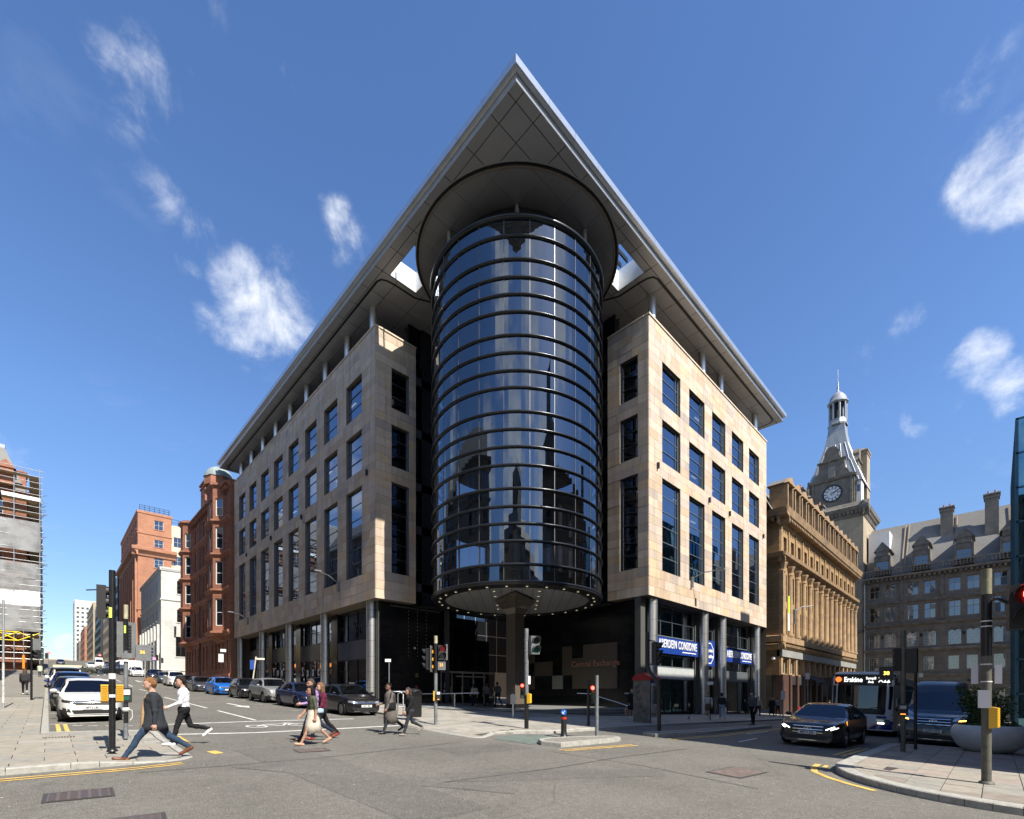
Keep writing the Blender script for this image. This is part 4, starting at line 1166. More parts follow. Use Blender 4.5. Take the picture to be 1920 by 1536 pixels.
dk = MB(); F_D.box(dk, 0, 7.3, 2.5, 2.7, .5, 8.4); F_D.box(dk, 0, 7.3, .3, 2.6, .5, .74); dk.build('lobby_wall', INT, CE)
for i in range(6):
 for a, b in ((3.55, 5.1), (5.1, 6.7), (6.7, 8.35)):
  mb = MB(); mb.quad(F_D.p(i * 1.215 + .03, .1, a + .03), F_D.p(i * 1.215 + 1.19, .1, a + .03), F_D.p(i * 1.215 + 1.19, .1, b - .03), F_D.p(i * 1.215 + .03, .1, b - .03)); mb.build('lobby_pane', GLZ_K, CE)
fm = MB()
for u in (0, 1.05, 2.15, 3.3, 4.5, 5.7): F_D.box(fm, u, u + .07, -.02, .12, .76, 3.5)
F_D.box(fm, 0, 5.77, -.025, .125, 3.42, 3.56); F_D.box(fm, 1.5, 4.7, -.03, -.02, 3.1, 3.2)
fm.build('door_frame', STEEL, CE)
for i, (a, b) in enumerate(((0, 1.05), (1.05, 2.15), (2.15, 3.3), (3.3, 4.5), (4.5, 5.7))):
 mb = MB(); mb.quad(F_D.p(a + .08, .05, .78), F_D.p(b, .05, .78), F_D.p(b, .05, 3.4), F_D.p(a + .08, .05, 3.4)); d = mb.build('glass_door', GLZ_K, CE)
 hb = MB(); hb.tube(F_D.p(b - .12, -.03, 1.5), F_D.p(b - .12, -.03, 2.3), .02, 6); hb.build('door_handle', STEEL, d)
nt = MB(); F_D.box(nt, .35, .75, .02, .035, 2.2, 2.6); F_D.box(nt, .3, .8, .02, .035, 1.85, 2.05); F_D.box(nt, .42, .68, .02, .035, 1.5, 1.75); nt.build('door_notice', WHITEP, CE)
sk = MB()
for k in range(40):
 sk.tube(F_CL.p(2.4 + (k % 3) * .8, -.025, 4.6 + (k // 3) * .28), F_CL.p(2.4 + (k % 3) * .8, -.035, 4.6 + (k // 3) * .28), .013, 6)
sk.build('fairy_lights', mat('fairy_lit', (.9, .8, .6), .4, emit=(1, .85, .6), estr=.1), CE, kind='stuff')
pl = MB(); F_CL.box(pl, 3.0, 3.25, -.045, -.022, 3.0, 3.3); pl.build('wall_plaque', mat('brass', (.45, .33, .12), .3, metal=.8), CE)
pl = MB(); F_CL.box(pl, 3.0, 3.22, -.045, -.022, 2.05, 2.35); pl.build('wall_plaque', mat('red_plaque', (.3, .06, .04), .5), CE)
pl = MB(); pl.lathe([(0, 0), (.07, .02), (.09, .06)], 10, tuple(F_CL.p(2.95, -.09, 5.2)), axis='y'); pl.build('round_lamp', WHITEP, CE)
# platform and steps
pf = MB(); P0 = [(17.0, 30.85), (17.0, 25.2), (19.0, 20.7), (25.5, 16.75), (29.5, 16.75), (29.5, 30.85)]
pf.prism(P0, -.3, PZ); pf.build('entrance_platform', mat('platform_stone', (.20, .205, .20), .5, var=.2, scale=4), CE)
def off(p, d): return shrink(p, -d)
GS = mat('step_granite', (.10, .10, .10), .4, var=.3, scale=12)
for k in (1, 2):
 q = [(18.7, 21.6), (19.0 - .25 * k, 20.7 - .3 * k), (25.5 - .1 * k, 16.75 - .36 * k), (29.3, 16.75 - .36 * k), (29.3, 18), (20, 22)]
 st = MB(); st.prism(q, -.3, PZ - .15 * k); st.build('step', GS, CE)
 ns = MB();
 for a, b in zip(q[1:3], q[2:4]): ns.prism([(x, y) for x, y in line_quads([a, b], .07, 99)[0]], PZ - .15 * k - .02, PZ - .15 * k + .006)
 ns.build('step_nosing', GPALE, CE)
ns = MB()
for a, b in zip(P0[2:4], P0[3:5]): ns.prism([(x, y) for x, y in line_quads([a, b], .09, 99)[0]], PZ - .03, PZ + .006)
ns.build('step_nosing', GPALE, CE)
pv = MB()
GG = [mat('grey_tile', (.235, .25, .25), .7, var=.1, scale=6), mat('dark_tile', (.15, .16, .165), .7, var=.1, scale=6)]
for i in range(12):
 for j in range(6):
  x, y = 16.1 + j * .55, 21.4 + i * .62
  if (x - 19.3) ** 2 + (y - 25.5) ** 2 < 18:
   tb = MB(); q = [(x, y), (x + .54, y), (x + .54, y + .61), (x, y + .61)]
   tb.poly([(a, b, max(ground(a, b) + .128, PZ + .004 if x > 17.3 else -9)) for a, b in q]); tb.build('floor_tile', GG[(i + j) % 2], CE)
# ---- stainless columns and shopfronts
for y in (31.73, 39.76, 47.94, 56.1, 64.34):
 mb = MB(); g = ground(16.75, y); mb.tube((16.78, y, g), (16.78, y, ZB), .36, 26)
 o = mb.build('steel_column', STEEL, CE, smooth=40)
 jb = MB()
 for z in range(1, 7): jb.tube((16.78, y, g + z * 1.12), (16.78, y, g + z * 1.12 + .012), .363, 26)
 jb.build('column_joint', STEELD, o, smooth=40)
for x in (30.3, 38.7, 42.4, 50.9):
 mb = MB(); g = ground(x, 16.8); mb.tube((x, 16.85, g), (x, 16.85, ZB), .36, 26)
 o = mb.build('steel_column', STEEL, CE, smooth=40)
 jb = MB()
 for z in range(1, 8): jb.tube((x, 16.85, g + z * 1.12), (x, 16.85, g + z * 1.12 + .012), .363, 26)
 jb.build('column_joint', STEELD, o, smooth=40)
mb = MB(); mb.box(16.9, 17.6, 30.95, 31.3, .3, ZB); mb.box(28.99, 29.58, 17.0, 17.45, -.3, ZB); mb.build('speckled_pier', GSPECK, CE)
F_SL = Fac((17.6, 65.1), (0, -1)); F_SR = Fac((29.6, 17.5), (1, 0))
bays = [(65.1 - y1 + .75, 65.1 - y0 - .45) for y0, y1 in ((31.73, 39.76), (39.76, 47.94), (47.94, 56.1), (56.1, 64.34))]
def glazed(F, u0, u1, z0, z1, nc, nr, fm, pm, name='shop_window'):
 put_window(F, CE, u0, z0, u1 - u0, z1 - z0, .0, nc, nr, .07, .1, fm, pm, name=name, jit=.008)
for i, (u0, u1) in enumerate(bays):
 g = ground(17, 65.1 - u1) + .12; m0 = 4.5 + .28 * i; m1 = m0 + 1.45
 glazed(F_SL, u0, u1, m1, ZB - .05, 4, 2, STEELD, GLZ)
 glazed(F_SL, u0, u1, g, m0, 4, [.72], STEELD, GLZ_S)
 sb = MB(); F_SL.box(sb, u0, u1, -.06, .1, m0, m1); sb.build('shop_fascia', mat('slate_fascia', (.045, .055, .085) if i == 0 else (.05, .045, .045), .3, var=.2, scale=1) if i else mat('blue_slate_fascia', (.05, .058, .085), .35), CE)
 pk = MB(); F_SL.box(pk, u1, u1 + 1.2, -.1, .3, g, ZB); pk.build('shop_pier', GRAN[0], CE)
for i, (u0, u1) in enumerate(bays):
 for k in range(2):
  mb = MB(); z = 3.9 + .28 * i; F_SL.box(mb, u0 + 2.2 + k * 1.6, u0 + 3.1 + k * 1.6, .9, .95, z, z + .35);
  if i in (1, 2): mb.build('orange_lamp', WARMB, CE)
LET = mat('white_letters', (.70, .72, .74), .5)
def sletters(word, bay, z, gap):
 u = bays[bay][0] + .35
 for ch in word:
  put_text(ch, 1.25, LET, CE, F_SL.p(u, -.02, z), (0, -1, 0), extrude=.01, bold=.02, name='window_letter', sx=.8); u += gap
sletters('Space', 1, 3.75, 1.25); sletters('Your', 2, 4.0, 1.25)
ik = MB(); F_SL.box(ik, 0, WL, 5.0, 5.1, -1, ZB); F_SL.box(ik, 0, WL - .6, .2, 5.0, ZB - .3, ZB - .2); F_SR.box(ik, 0, 22.8, 5, 5.1, -1, ZB); F_SR.box(ik, 0, 22.8, .2, 5, ZB - .3, ZB - .2)
F_SL.box(ik, 0, WL - .6, .2, 5, .9, .95); F_SR.box(ik, 0, 22.8, .2, 5, -.3, -.25)
ik.build('shop_interior', INT, CE)
# right-hand shopfronts with the blue signs
BLUE = mat('sign_blue', (.012, .045, .26), .35)
PANL = mat('pale_panel', (.42, .44, .44), .5, var=.08, scale=2)
rb = [(1.25, 8.6), (9.55, 12.35), (13.25, 20.8)]
for i, (u0, u1) in enumerate(rb):
 g = ground(29.6 + u0, 17) + .1
 n = (4, 1, 4)[i]
 glazed(F_SR, u0, u1, 6.05, ZB - .05, n, 2, FRMR, GLZ_S)
 glazed(F_SR, u0, u1, 3.75, 4.68, n, 1, FRMR, GLZ_S)
 glazed(F_SR, u0, u1, g, 2.85, (4, 1, 3)[i], 1, STEELD, GLZ_S)
 pb = MB(); F_SR.box(pb, u0, u1, -.03, .1, 2.87, 3.73); pb.build('shop_panel', PANL if i == 0 else mat('dark_panel', (.10, .11, .12), .4), CE)
for u0, u1 in ((0, 1.25), (8.6, 9.55), (12.35, 13.25), (20.8, 22.8)):
 pk = MB(); F_SR.box(pk, u0, u1, -.12, .3, -.3, ZB); pk.build('shop_pier', GSPECK, CE)
for u0, u1, zc, uc in ((1.25, 8.7, 5.35, 5.25), (13.1, 20.9, 5.25, 17.75)):
 sb = MB(); F_SR.box(sb, u0, u1, -.35, -.1, zc - .6, zc + .58); s = sb.build('shop_sign', BLUE, CE)
 put_text('ABERDEIN CONSIDINE', .86, WHITEP, s, F_SR.p(uc, -.365, zc + .1), (1, 0, 0), extrude=.012, bold=.016, fit=6.3, shear=.06, space=1.12)
 st = MB(); F_SR.box(st, uc + .6, uc + 3.0, -.37, -.35, zc - .42, zc - .34); st.build('sign_small_line', WHITEP, s)
ob = MB(); q = F_SR.p(10.95, -.3, 5.2); oc = [(math.cos(R(22.5 + 45 * k)), math.sin(R(22.5 + 45 * k))) for k in range(8)]
F_SR.box(ob, 9.75, 12.1, -.3, -.1, 4.1, 6.3); o8 = ob.build('shop_sign', BLUE, CE)
wb = MB(); wb.add([(q.x + c * r, q.y - .012, q.z + s * r) for r in (.98, .88) for c, s in oc], [(i, (i + 1) % 8, 8 + (i + 1) % 8, 8 + i) for i in range(8)]); wb.build('sign_outline', WHITEP, o8)
put_text('Aberdein', .42, WHITEP, o8, (q.x, q.y - .02, q.z + .22), (1, 0, 0), bold=.012, shear=.3, sx=.9); put_text('Considine', .42, WHITEP, o8, (q.x, q.y - .02, q.z - .28), (1, 0, 0), bold=.012, shear=.3, sx=.85)
yb = MB(); F_SR.box(yb, 13.6, 15.2, .8, .85, 1.2, 2.6); yb.build('yellow_display', mat('yellow_display', (.6, .38, .03), .6, emit=(1, .6, .05), estr=.25), CE)
gb = MB(); F_SR.box(gb, 4.9, 6.8, .8, .85, .3, 2.75); gb.build('pale_screen', mat('pale_screen', (.40, .52, .48), .5), CE)
# small fittings on the stone
def fitting(F, u, z, w=.14, h=.4, d=.16, name='wall_light'):
 mb = MB(); F.box(mb, u, u + w, -d - .03, -.03, z, z + h); mb.build(name, STEELD, CE)
for y in (31.4, 43.6, 51.7, 60.0): fitting(F_L, 65.1 - y, 17.3 if y < 40 else 17.35)
for x in (30.0, 38.4, 42.6, 51.2): fitting(F_R, x - 28.97, 17.3)
def street_arm(F, u, z):
 mb = MB(); F.box(mb, u, u + .22, -.2, -.03, z - .7, z + .1); a = F.p(u + .1, -.2, z); mb.path([a, F.p(u + .4, -1.0, z + .35), F.p(u + .8, -1.9, z + .45)], .035, 6)
 mb.box(*[v for p in zip(tuple(F.p(u + .7, -2.3, z + .40)), tuple(F.p(u + 1.0, -1.8, z + .5))) for v in sorted(p)])
 mb.build('wall_street_lamp', GREYP, CE)
street_arm(F_L, 65.1 - 36.0, 10.4); street_arm(F_L, 65.1 - 59.5, 10.2); street_arm(F_R, 6.2, 10.6)
# handrails of the steps
def rail(pts, posts, name='handrail'):
 mb = MB(); mb.path(pts, .03, 8); mb.build(name, STEEL, CE, smooth=40)
 for p, z in posts:
  mb = MB(); mb.tube((p[0], p[1], z), (p[0], p[1], z + 1.0), .045, 8); mb.build('rail_post', STEEL, CE, smooth=40)
rail([(17.6, 27.5, PZ + .96), (18.65, 24.3, PZ + 1.0), (19.6, 23.0, PZ + 1.03)], [((18.65, 24.3), PZ)])
rail([(24.0, 18.6, PZ + 1.0), (24.6, 18.1, PZ + .98), (25.2, 16.3, PZ + .42), (25.3, 15.6, PZ + .2)], [((24.6, 18.1), PZ)])
rail([(27.6, 17.4, PZ + 1.0), (28.0, 17.1, PZ + .98), (28.3, 15.9, PZ + .4), (28.35, 15.3, PZ + .1)], [((28.0, 17.1), PZ)])
# ---------------------------------------------------------------- the buildings round the crossing
REDS = blockmat('red_sandstone', (.315, .135, .083), (.26, .108, .068), (.12, .055, .037), .8, .34, stain=.45)
REDT = mat('red_trim', (.30, .128, .08), .85, var=.25, scale=1.5, bump=.2, bscale=8)
REDB = blockmat('red_brick_stone', (.40, .19, .115), (.35, .165, .10), (.22, .11, .07), 1.1, .4, stain=.25)
REDBT = mat('red_brick_trim', (.37, .175, .105), .85, var=.15, scale=1.2)
CREAM = blockmat('cream_render', (.60, .50, .38), (.58, .48, .37), (.5, .42, .33), 2.2, 1.2, stain=.15)
WHST = blockmat('white_stone', (.55, .54, .50), (.51, .50, .46), (.38, .37, .34), 1.4, .6, stain=.45, dirt=(.22, .22, .20))
WHSTT = mat('white_stone_trim', (.52, .51, .47), .8, var=.2, scale=.8)
BROWN = blockmat('brown_sandstone', (.385, .255, .125), (.325, .21, .105), (.17, .115, .06), 1.0, .42, stain=.5, dirt=(.07, .05, .036))
BROWNT = mat('brown_trim', (.38, .25, .125), .85, var=.4, scale=1.2, bump=.3, bscale=6, col2=(.19, .13, .085))
GREYST = blockmat('sooty_sandstone', (.225, .203, .172), (.19, .172, .146), (.10, .09, .078), .95, .38, stain=.6, dirt=(.075, .066, .055))
GREYT = mat('sooty_trim', (.205, .184, .155), .88, var=.35, scale=1.3, bump=.3, bscale=6, col2=(.095, .085, .072))
BUFF = blockmat('buff_ashlar', (.40, .33, .235), (.36, .295, .21), (.22, .18, .13), 1.0, .42, stain=.5, dirt=(.16, .13, .095))
SLATE = mat('slate', (.13, .13, .128), .7, var=.4, scale=3, bump=.5, bscale=5, stretch=(1, 1, 4), col2=(.20, .19, .17))
LEAD = mat('lead_roof', (.22, .24, .26), .5, metal=.3, var=.3, scale=1.5, stretch=(1, 1, .25), col2=(.34, .365, .39))
COPPER = mat('green_copper', (.25, .29, .28), .6, var=.2, scale=2)
SASH = mat('white_sash', (.62, .62, .60), .5)
SASHD = mat('dark_sash', (.06, .06, .065), .5)
SASHB = mat('brown_sash', (.20, .15, .10), .6)
WGL = glass('old_window_glass', (.10, .10, .11), (.80, .88, 1.0), .18, wav=.06, wscale=1.2, clear=.5)
WGLM = glass('modern_glass', (.08, .12, .14), (.62, .80, .95), .42, wav=.02, clear=.4)
TEAL = glass('teal_glass', (.03, .13, .20), (.30, .62, .80), .42, wav=.02, clear=.6)
POT = mat('clay_pot', (.40, .19, .10), .8, var=.2)
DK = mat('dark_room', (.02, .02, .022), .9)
def corner_fac(face, x0, x1, y0, y1):
 return {'-y': (Fac((x0, y0), (1, 0)), x1 - x0), '-x': (Fac((x0, y1), (0, -1)), y1 - y0),
   '+y': (Fac((x1, y1), (-1, 0)), x1 - x0), '+x': (Fac((x1, y0), (0, 1)), y1 - y0)}[face]
def block(name, label, x0, x1, y0, y1, z1, wmat, faces, fm=SASH, pm=WGL, trim=None, cornice=.5, z0=None, roof=None, depth=.25, cat='building', each=False, strings=(), group=None):
 """faces: {side: (first u, pitch, count, width, [(z, h, cols, rows)...])}"""
 z0 = ground((x0 + x1) / 2, (y0 + y1) / 2) - 3 if z0 is None else z0
 t = thing(name, label, cat, (x0, y0, ground(x0, y0)), group=group)
 wb = MB(); tr = MB()
 for s in ('-y', '-x', '+y', '+x'):
  F, w = corner_fac(s, x0, x1, y0, y1); ops = []
  if s in faces:
   for u0, pitch, cnt, ww, rows in (faces[s] if isinstance(faces[s], list) else [faces[s]]):
    for k in range(cnt):
     for z, h, c, r in rows:
      ops.append((u0 + k * pitch, z, u0 + k * pitch + ww, z + h))
      put_window(F, t, u0 + k * pitch, z, ww, h, depth - .06, c, r, .07, .08, fm, pm, each=each, jit=.012)
      if trim and ww > .7: F.box(tr, u0 + k * pitch - .12, u0 + k * pitch + ww + .12, -.12, .05, z - .16, z)
  F.wall(wb, w, z0, z1, ops, depth)
  if trim:
   if cornice: F.strip(tr, -cornice, w + cornice, [(0, z1 - .75), (-.12, z1 - .65), (-.2, z1 - .4), (-cornice, z1 - .3), (-cornice - .03, z1), (0, z1 + .05)])
   for z in strings: F.strip(tr, -.15, w + .15, [(0, z - .2), (-.1, z - .14), (-.18, z), (-.18, z + .1), (0, z + .16)])
 wb.quad((x0, y0, z1), (x1, y0, z1), (x1, y1, z1), (x0, y1, z1))
 wb.build('wall', wmat, t)
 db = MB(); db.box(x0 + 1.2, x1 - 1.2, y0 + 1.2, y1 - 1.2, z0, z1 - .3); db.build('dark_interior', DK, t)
 if tr.v: tr.build('cornice', trim, t, kind='stuff')
 if roof:
  kind, rh, inset, rmat = roof
  rb = MB(); rb.add([(x0, y0, z1), (x1, y0, z1), (x1, y1, z1), (x0, y1, z1), (x0 + inset, y0 + inset, z1 + rh), (x1 - inset, y0 + inset, z1 + rh), (x1 - inset, y1 - inset, z1 + rh), (x0 + inset, y1 - inset, z1 + rh)],
   [(4, 5, 6, 7), (0, 1, 5, 4), (1, 2, 6, 5), (2, 3, 7, 6), (3, 0, 4, 7)]); rb.build('roof', rmat, t)
 return t
def chimney(t, x0, x1, y0, y1, z0, z1, m, pots=4, along='x'):
 mb = MB(); mb.box(x0, x1, y0, y1, z0, z1); mb.box(x0 - .12, x1 + .12, y0 - .12, y1 + .12, z1 - .55, z1 - .3); mb.box(x0 - .2, x1 + .2, y0 - .2, y1 + .2, z1, z1 + .22)
 c = mb.build('chimney', m, t)
 for k in range(pots):
  f = (k + .5) / pots; p = (x0 + (x1 - x0) * f, (y0 + y1) / 2) if along == 'x' else ((x0 + x1) / 2, y0 + (y1 - y0) * f)
  pb = MB(); pb.lathe([(.13, 0), (.15, .1), (.11, .5), (.15, .52), (.15, .6), (.09, .6)], 8, (p[0], p[1], z1 + .22)); pb.build('chimney_pot', POT, c)
# -- red sandstone tenement beyond the office block
RT = thing('sandstone_building', 'red sandstone building with canted bays and small domes next to the buff office block', 'building', (15.9, 66, ground(15.9, 66)))
F = Fac((15.9, 92.0), (0, -1)); W = 26.6
rows = [(24.0, 2.2), (19.9, 2.7), (15.4, 2.9), (10.2, 3.4), (4.9, 3.4)]
wb = MB(); ops = []
flat = [7.0, 8.9, 12.3, 14.2]
for u in flat:
 for z, h in rows: ops.append((u, z, u + .95, z + h))
for u in (1.3, 3.2, 5.0, 17.4, 19.3, 21.0, 23.0, 24.9):
 ops.append((u, 4.9, u + .95, 8.3))
for a, b, c, d in ops: put_window(F, RT, a, b, c - a, d - b, .2, 1, 2, .09, .08, SASH, WGL, each=False)
F.wall(wb, W, 0, 28.0, ops, .28)
F2 = Fac((15.9, 92.0), (-1, 0))
wb.quad((15.9, 92, 0), (30, 92, 0), (30, 92, 28), (15.9, 92, 28)); wb.quad((15.9, 65.4, 0), (15.9, 65.4, 28), (30, 65.4, 28), (30, 65.4, 0)); wb.quad((15.9, 65.4, 28), (15.9, 92, 28), (30, 92, 28), (30, 65.4, 28))
wb.build('wall', REDS, RT)
tr = MB()
for z in (27.3, 23.2, 19.0, 14.5, 9.2): F.strip(tr, -.2, W, [(0, z - .25), (-.15, z - .15), (-.25, z + .05), (-.35 if z < 27 else -.6, z + .12), (-.35 if z < 27 else -.6, z + .35), (0, z + .42)])
F.box(tr, 0, W, -.18, .1, 1, 4.2)
for u in (6.4, 10.4, 11.6, 15.6):
 F.box(tr, u - .2, u + .2, -.12, .05, 9.5, 27)
for k in range(40): F.box(tr, k * .66, k * .66 + .28, -.45, 0, 26.9, 27.25)
tr.build('cornices', REDT, RT, kind='stuff')
dp = MB(); dp.tube(F.p(11.0, -.12, 3), F.p(11.0, -.12, 27), .08, 6); dp.build('downpipe', STEELD, RT)
def canted(u0, u1, zb, zt, dome):
 d, c = 1.15, .95; plan = [(u0, 0), (u0 + c, -d), (u1 - c, -d), (u1, 0)]
 bb = MB(); tb = MB()
 for (ua, da), (ub, db) in zip(plan[:-1], plan[1:]):
  p, q = F.p(ua, da, 0), F.p(ub, db, 0); f = Fac((p.x, p.y), (q.x - p.x, q.y - p.y)); w = (q - p).length; o2 = []
  for z, h in rows[:4]:
   n = 1 if w < 2 else 2; ww = (w - .3 * (n + 1)) / n
   for k in range(n):
    o2.append((.3 + k * (ww + .3), z, .3 + k * (ww + .3) + ww, z + h)); put_window(f, RT, o2[-1][0], z, ww, h, .14, 1, 2, .1, .07, SASH, WGL, each=False)
  f.wall(bb, w, zb, zt, o2, .2)
  for z in (zt - .5, 23.2, 19.0, 14.5, zb): f.strip(tb, -.1, w + .1, [(0, z - .25), (-.15, z - .1), (-.3, z + .08), (-.3, z + .3), (0, z + .35)])
 pts = [F.p(*q, zt) for q in plan]; bb.poly(pts); bb.poly([F.p(*q, zb) for q in plan][::-1])
 cor = [F.p(u0 + .6, .3, zb - 1.2), F.p(u1 - .6, .3, zb - 1.2)]
 bb.poly([F.p(*plan[1], zb), F.p(*plan[2], zb), cor[1], cor[0]][::-1])
 bb.poly([F.p(*plan[0], zb), F.p(*plan[1], zb), cor[0]]); bb.poly([F.p(*plan[2], zb), F.p(*plan[3], zb), cor[1]])
 b = bb.build('bay_window', REDS, RT); tb.build('bay_moulding', REDT, b)
 if dome:
  dm = MB(); c = F.p((u0 + u1) / 2, -.1, zt); dm.lathe([(0, 0), (1.7, 0), (1.7, 1.0), (1.8, 1.05)], 8, c); dm.build('bay_parapet', REDT, b)
  dm = MB(); dm.lathe([(1.7, 1.0), (1.6, 1.5), (1.25, 2.1), (.75, 2.45), (.2, 2.6), (0, 2.7)], 14, c); dm.build('dome', COPPER, b, smooth=60)
canted(19.4, 24.3, 9.2, 28.2, True); canted(2.2, 5.8, 9.2, 28.2, False)
dm = MB(); dm.lathe([(1.5, 27.5), (1.5, 30.2), (1.6, 30.4), (1.5, 31.1), (1.1, 31.9), (.5, 32.5), (.1, 32.7), (0, 33.2)], 14, tuple(F.p(3.0, 3.0, 0))); dm.build('dome', COPPER, RT, smooth=50)
for u in (10.8, 16.2):
 p = F.p(u, .4, 0); chimney(RT, p.x - .1, p.x + 1.3, p.y - 1.3, p.y + 1.3, 27, 32.2, REDT, 4, 'y')
mb = MB(); mb.box(17, 29, 66.2, 91.5, 28, 28.8); mb.build('roof', SLATE, RT)
# -- white stone bank beyond the side street
WB = block('stone_building', 'pale stone bank building with tall fluted pilasters beyond the side street', 15.9, 42, 115, 143, 26.6, WHST,
 {'-y': [(2.6, 9, 1, 2.1, [(21.6, 2.6, 3, 3), (15.9, 2.5, 3, 3)]), (2.4, 9, 1, 2.6, [(9.0, 4.0, 3, 2)])],
 '-x': [(1.6, 4.1, 6, .9, [(22.0, 2.2, 1, 2)]), (1.2, 4.1, 6, 1.7, [(16.3, 2.2, 2, 2), (7.0, 7.5, 2, 5)])]}, fm=SASHD, trim=WHSTT, cornice=.25, strings=(20.2, 6.2))
F = Fac((15.9, 143), (0, -1)); pb = MB()
for k in range(7):
 for q in (0, .75): F.box(pb, .25 + k * 4.1 + q - .1, .25 + k * 4.1 + q + .5, -.4, .05, 6.4, 15.4)
pb.build('pilasters', WHSTT, WB, kind='stuff')
lb = MB(); lb.box(18.0, 18.3, 114.5, 114.98, 13.3, 15.0); lb.build('wall_lantern', STEELD, WB)
mb = MB(); mb.box(21, 27, 112.6, 114.95, 6.0, 12.5); mb.build('glass_entrance', WGLM, WB)
# -- tall red block and its cream wing
TB = block('tall_building', 'tall red brick block with heavy mid cornice and roof railing behind the white bank', 15.9, 22.8, 149, 186, 47.2, REDB,
 {'-y': (3.3, 9, 1, 1.9, [(43.1, 2.3, 2, 2), (38.6, 1.9, 2, 2), (33.4, 3.0, 2, 3), (29.0, 2.9, 2, 3), (24.5, 2.9, 2, 3)]),
 '-x': [(1.6, 4.4, 8, 2.2, [(43.0, 2.2, 2, 2), (38.4, 2.0, 2, 2)]), (1.6, 4.4, 8, 2.2, [(14, 4.0, 2, 3), (19.5, 4, 2, 3), (25, 4, 2, 3), (30.5, 4, 2, 3)])]}, fm=SASH, trim=REDBT, cornice=.15, strings=(41.6, 22.5))
for F, w in ((Fac((15.9, 149), (1, 0)), 6.9), (Fac((15.9, 186), (0, -1)), 37)):
 mb = MB(); F.strip(mb, -1.2, w + 1.0, [(0, 35.8), (-.3, 36), (-.5, 36.8), (-1.2, 37.2), (-1.3, 37.9), (0, 38.3)]); mb.build('cornice', REDBT, TB)
F = Fac((15.9, 186), (0, -1)); mb = MB()
for k in range(9): F.box(mb, .2 + k * 4.4, 1.3 + k * 4.4, -.5, .1, 9, 35.8)
mb.build('piers', REDBT, TB, kind='stuff')
rb = MB()
for k in range(16):
 y = 149.3 + k * .45;
for x in range(7): rb.tube((16.3 + x, 149.4, 47.2), (16.3 + x, 149.4, 48.7), .05, 5)
for z in (47.7, 48.2, 48.7): rb.tube((16.3, 149.4, z), (22.6, 149.4, z), .05, 5)
rb.build('roof_railing', STEELD, TB)
CW = block('tall_building', 'cream rendered block with wide grey windows beside the tall red block', 22.85, 34, 149.8, 186, 45.2, CREAM,
 {'-y': (.5, 5, 2, 3.7, [(39.7, 2.6, 4, 2), (35.0, 2.3, 4, 2), (29.0, 3.2, 3, 2), (24, 3.2, 3, 2)])}, fm=SASH, pm=WGL, trim=None)
mb = MB(); mb.box(22.9, 34, 149.7, 149.79, 27.4, 28.0); mb.box(22.9, 34, 149.7, 149.79, 32.8, 33.6); mb.build('white_band', WHITEP, CW)
rb = MB()
for x in range(8): rb.tube((23 + x * 1.4, 150, 45.2), (23 + x * 1.4, 150, 46.8), .05, 5)
for z in (46, 46.8): rb.tube((23, 150, z), (33.5, 150, z), .05, 5)
rb.build('roof_railing', STEELD, CW)
pb = MB()
for k in range(30):
 c = Vector((28.5 + random.uniform(-1, 1), 150.4 + random.uniform(-.3, .3), 46 + random.uniform(0, 1.2))); r = .35
 pb.add([c + Vector((random.uniform(-r, r), random.uniform(-r, r), random.uniform(-r, r))) for _ in range(3)], [(0, 1, 2)])
pt = pb.build('roof_shrub', mat('leaf', (.04, .075, .025), .8), None); tag(pt, 'small green shrub behind the roof railing of the cream block', 'shrub')
# -- the row of fronts climbing the hill
def row_front(nm, label, y0, y1, z1, m, fm, pm, ww, nc, fl, x0=15.9, depth=.3, trim=None, w2=1.6, x1=34, group='fronts along the far side of the hill street'):
 rows = []; g = ground(14, y0); z = g + 4.6
 while z + 2.6 < z1: rows.append((z, 2.2, 1, 2)); z += fl
 p = (y1 - y0) / nc
 fc = {'-x': ((p - ww) / 2, p, nc, ww, [(g + .5, 3.0, 2, 1)] + rows), '-y': (.8, 3.0, int((x1 - x0) // 3.0), w2, rows)}
 return block(nm, label, x0, x1, y0, y1, z1, m, fc, fm=fm, pm=pm, trim=trim, cornice=.3, depth=depth)
DG = mat('dark_cladding', (.05, .055, .06), .4, metal=.4)
row_front('office_building', 'narrow dark glass front just behind the tall red block on the hill street', 188, 208, 37.5, DG, STEELD, WGLM, 2.6, 6, 3.6, x0=15.2)
row_front('stone_building', 'flat buff stone front halfway up the hill street', 210, 236, 35.5, CREAM, SASHD, WGL, 1.3, 7, 4.0, x0=14.9)
row_front('office_building', 'dark glass box with a deep roof edge on the hill street', 240, 270, 37, DG, STEELD, WGLM, 3.2, 8, 3.4, x0=14.4)
row_front('stone_building', 'buff and blue glass front near the top of the hill street', 278, 322, 41.5, BUFF, STEELD, WGLM, 3.0, 10, 3.5, x0=14.2)
row_front('stone_building', 'red sandstone front near the hill top below the white tower', 330, 372, 36, REDB, SASH, WGL, 1.2, 12, 3.8, x0=13.5)
row_front('stone_building', 'small grey stone front at the top of the hill street', 378, 410, 32, GREYST, SASH, WGL, 1.2, 8, 3.8, x0=13)
block('tower_block', 'white concrete tower block with rows of small windows at the hill top', 12.5, 40, 425, 450, 63, WHST, {'-y': (1, 2.4, 11, 1.2, [(24 + 3 * k, 1.3, 1, 1) for k in range(12)]), '-x': (1.2, 2.4, 10, 1.2, [(24 + 3 * k, 1.3, 1, 1) for k in range(12)])}, fm=SASHD, trim=None)
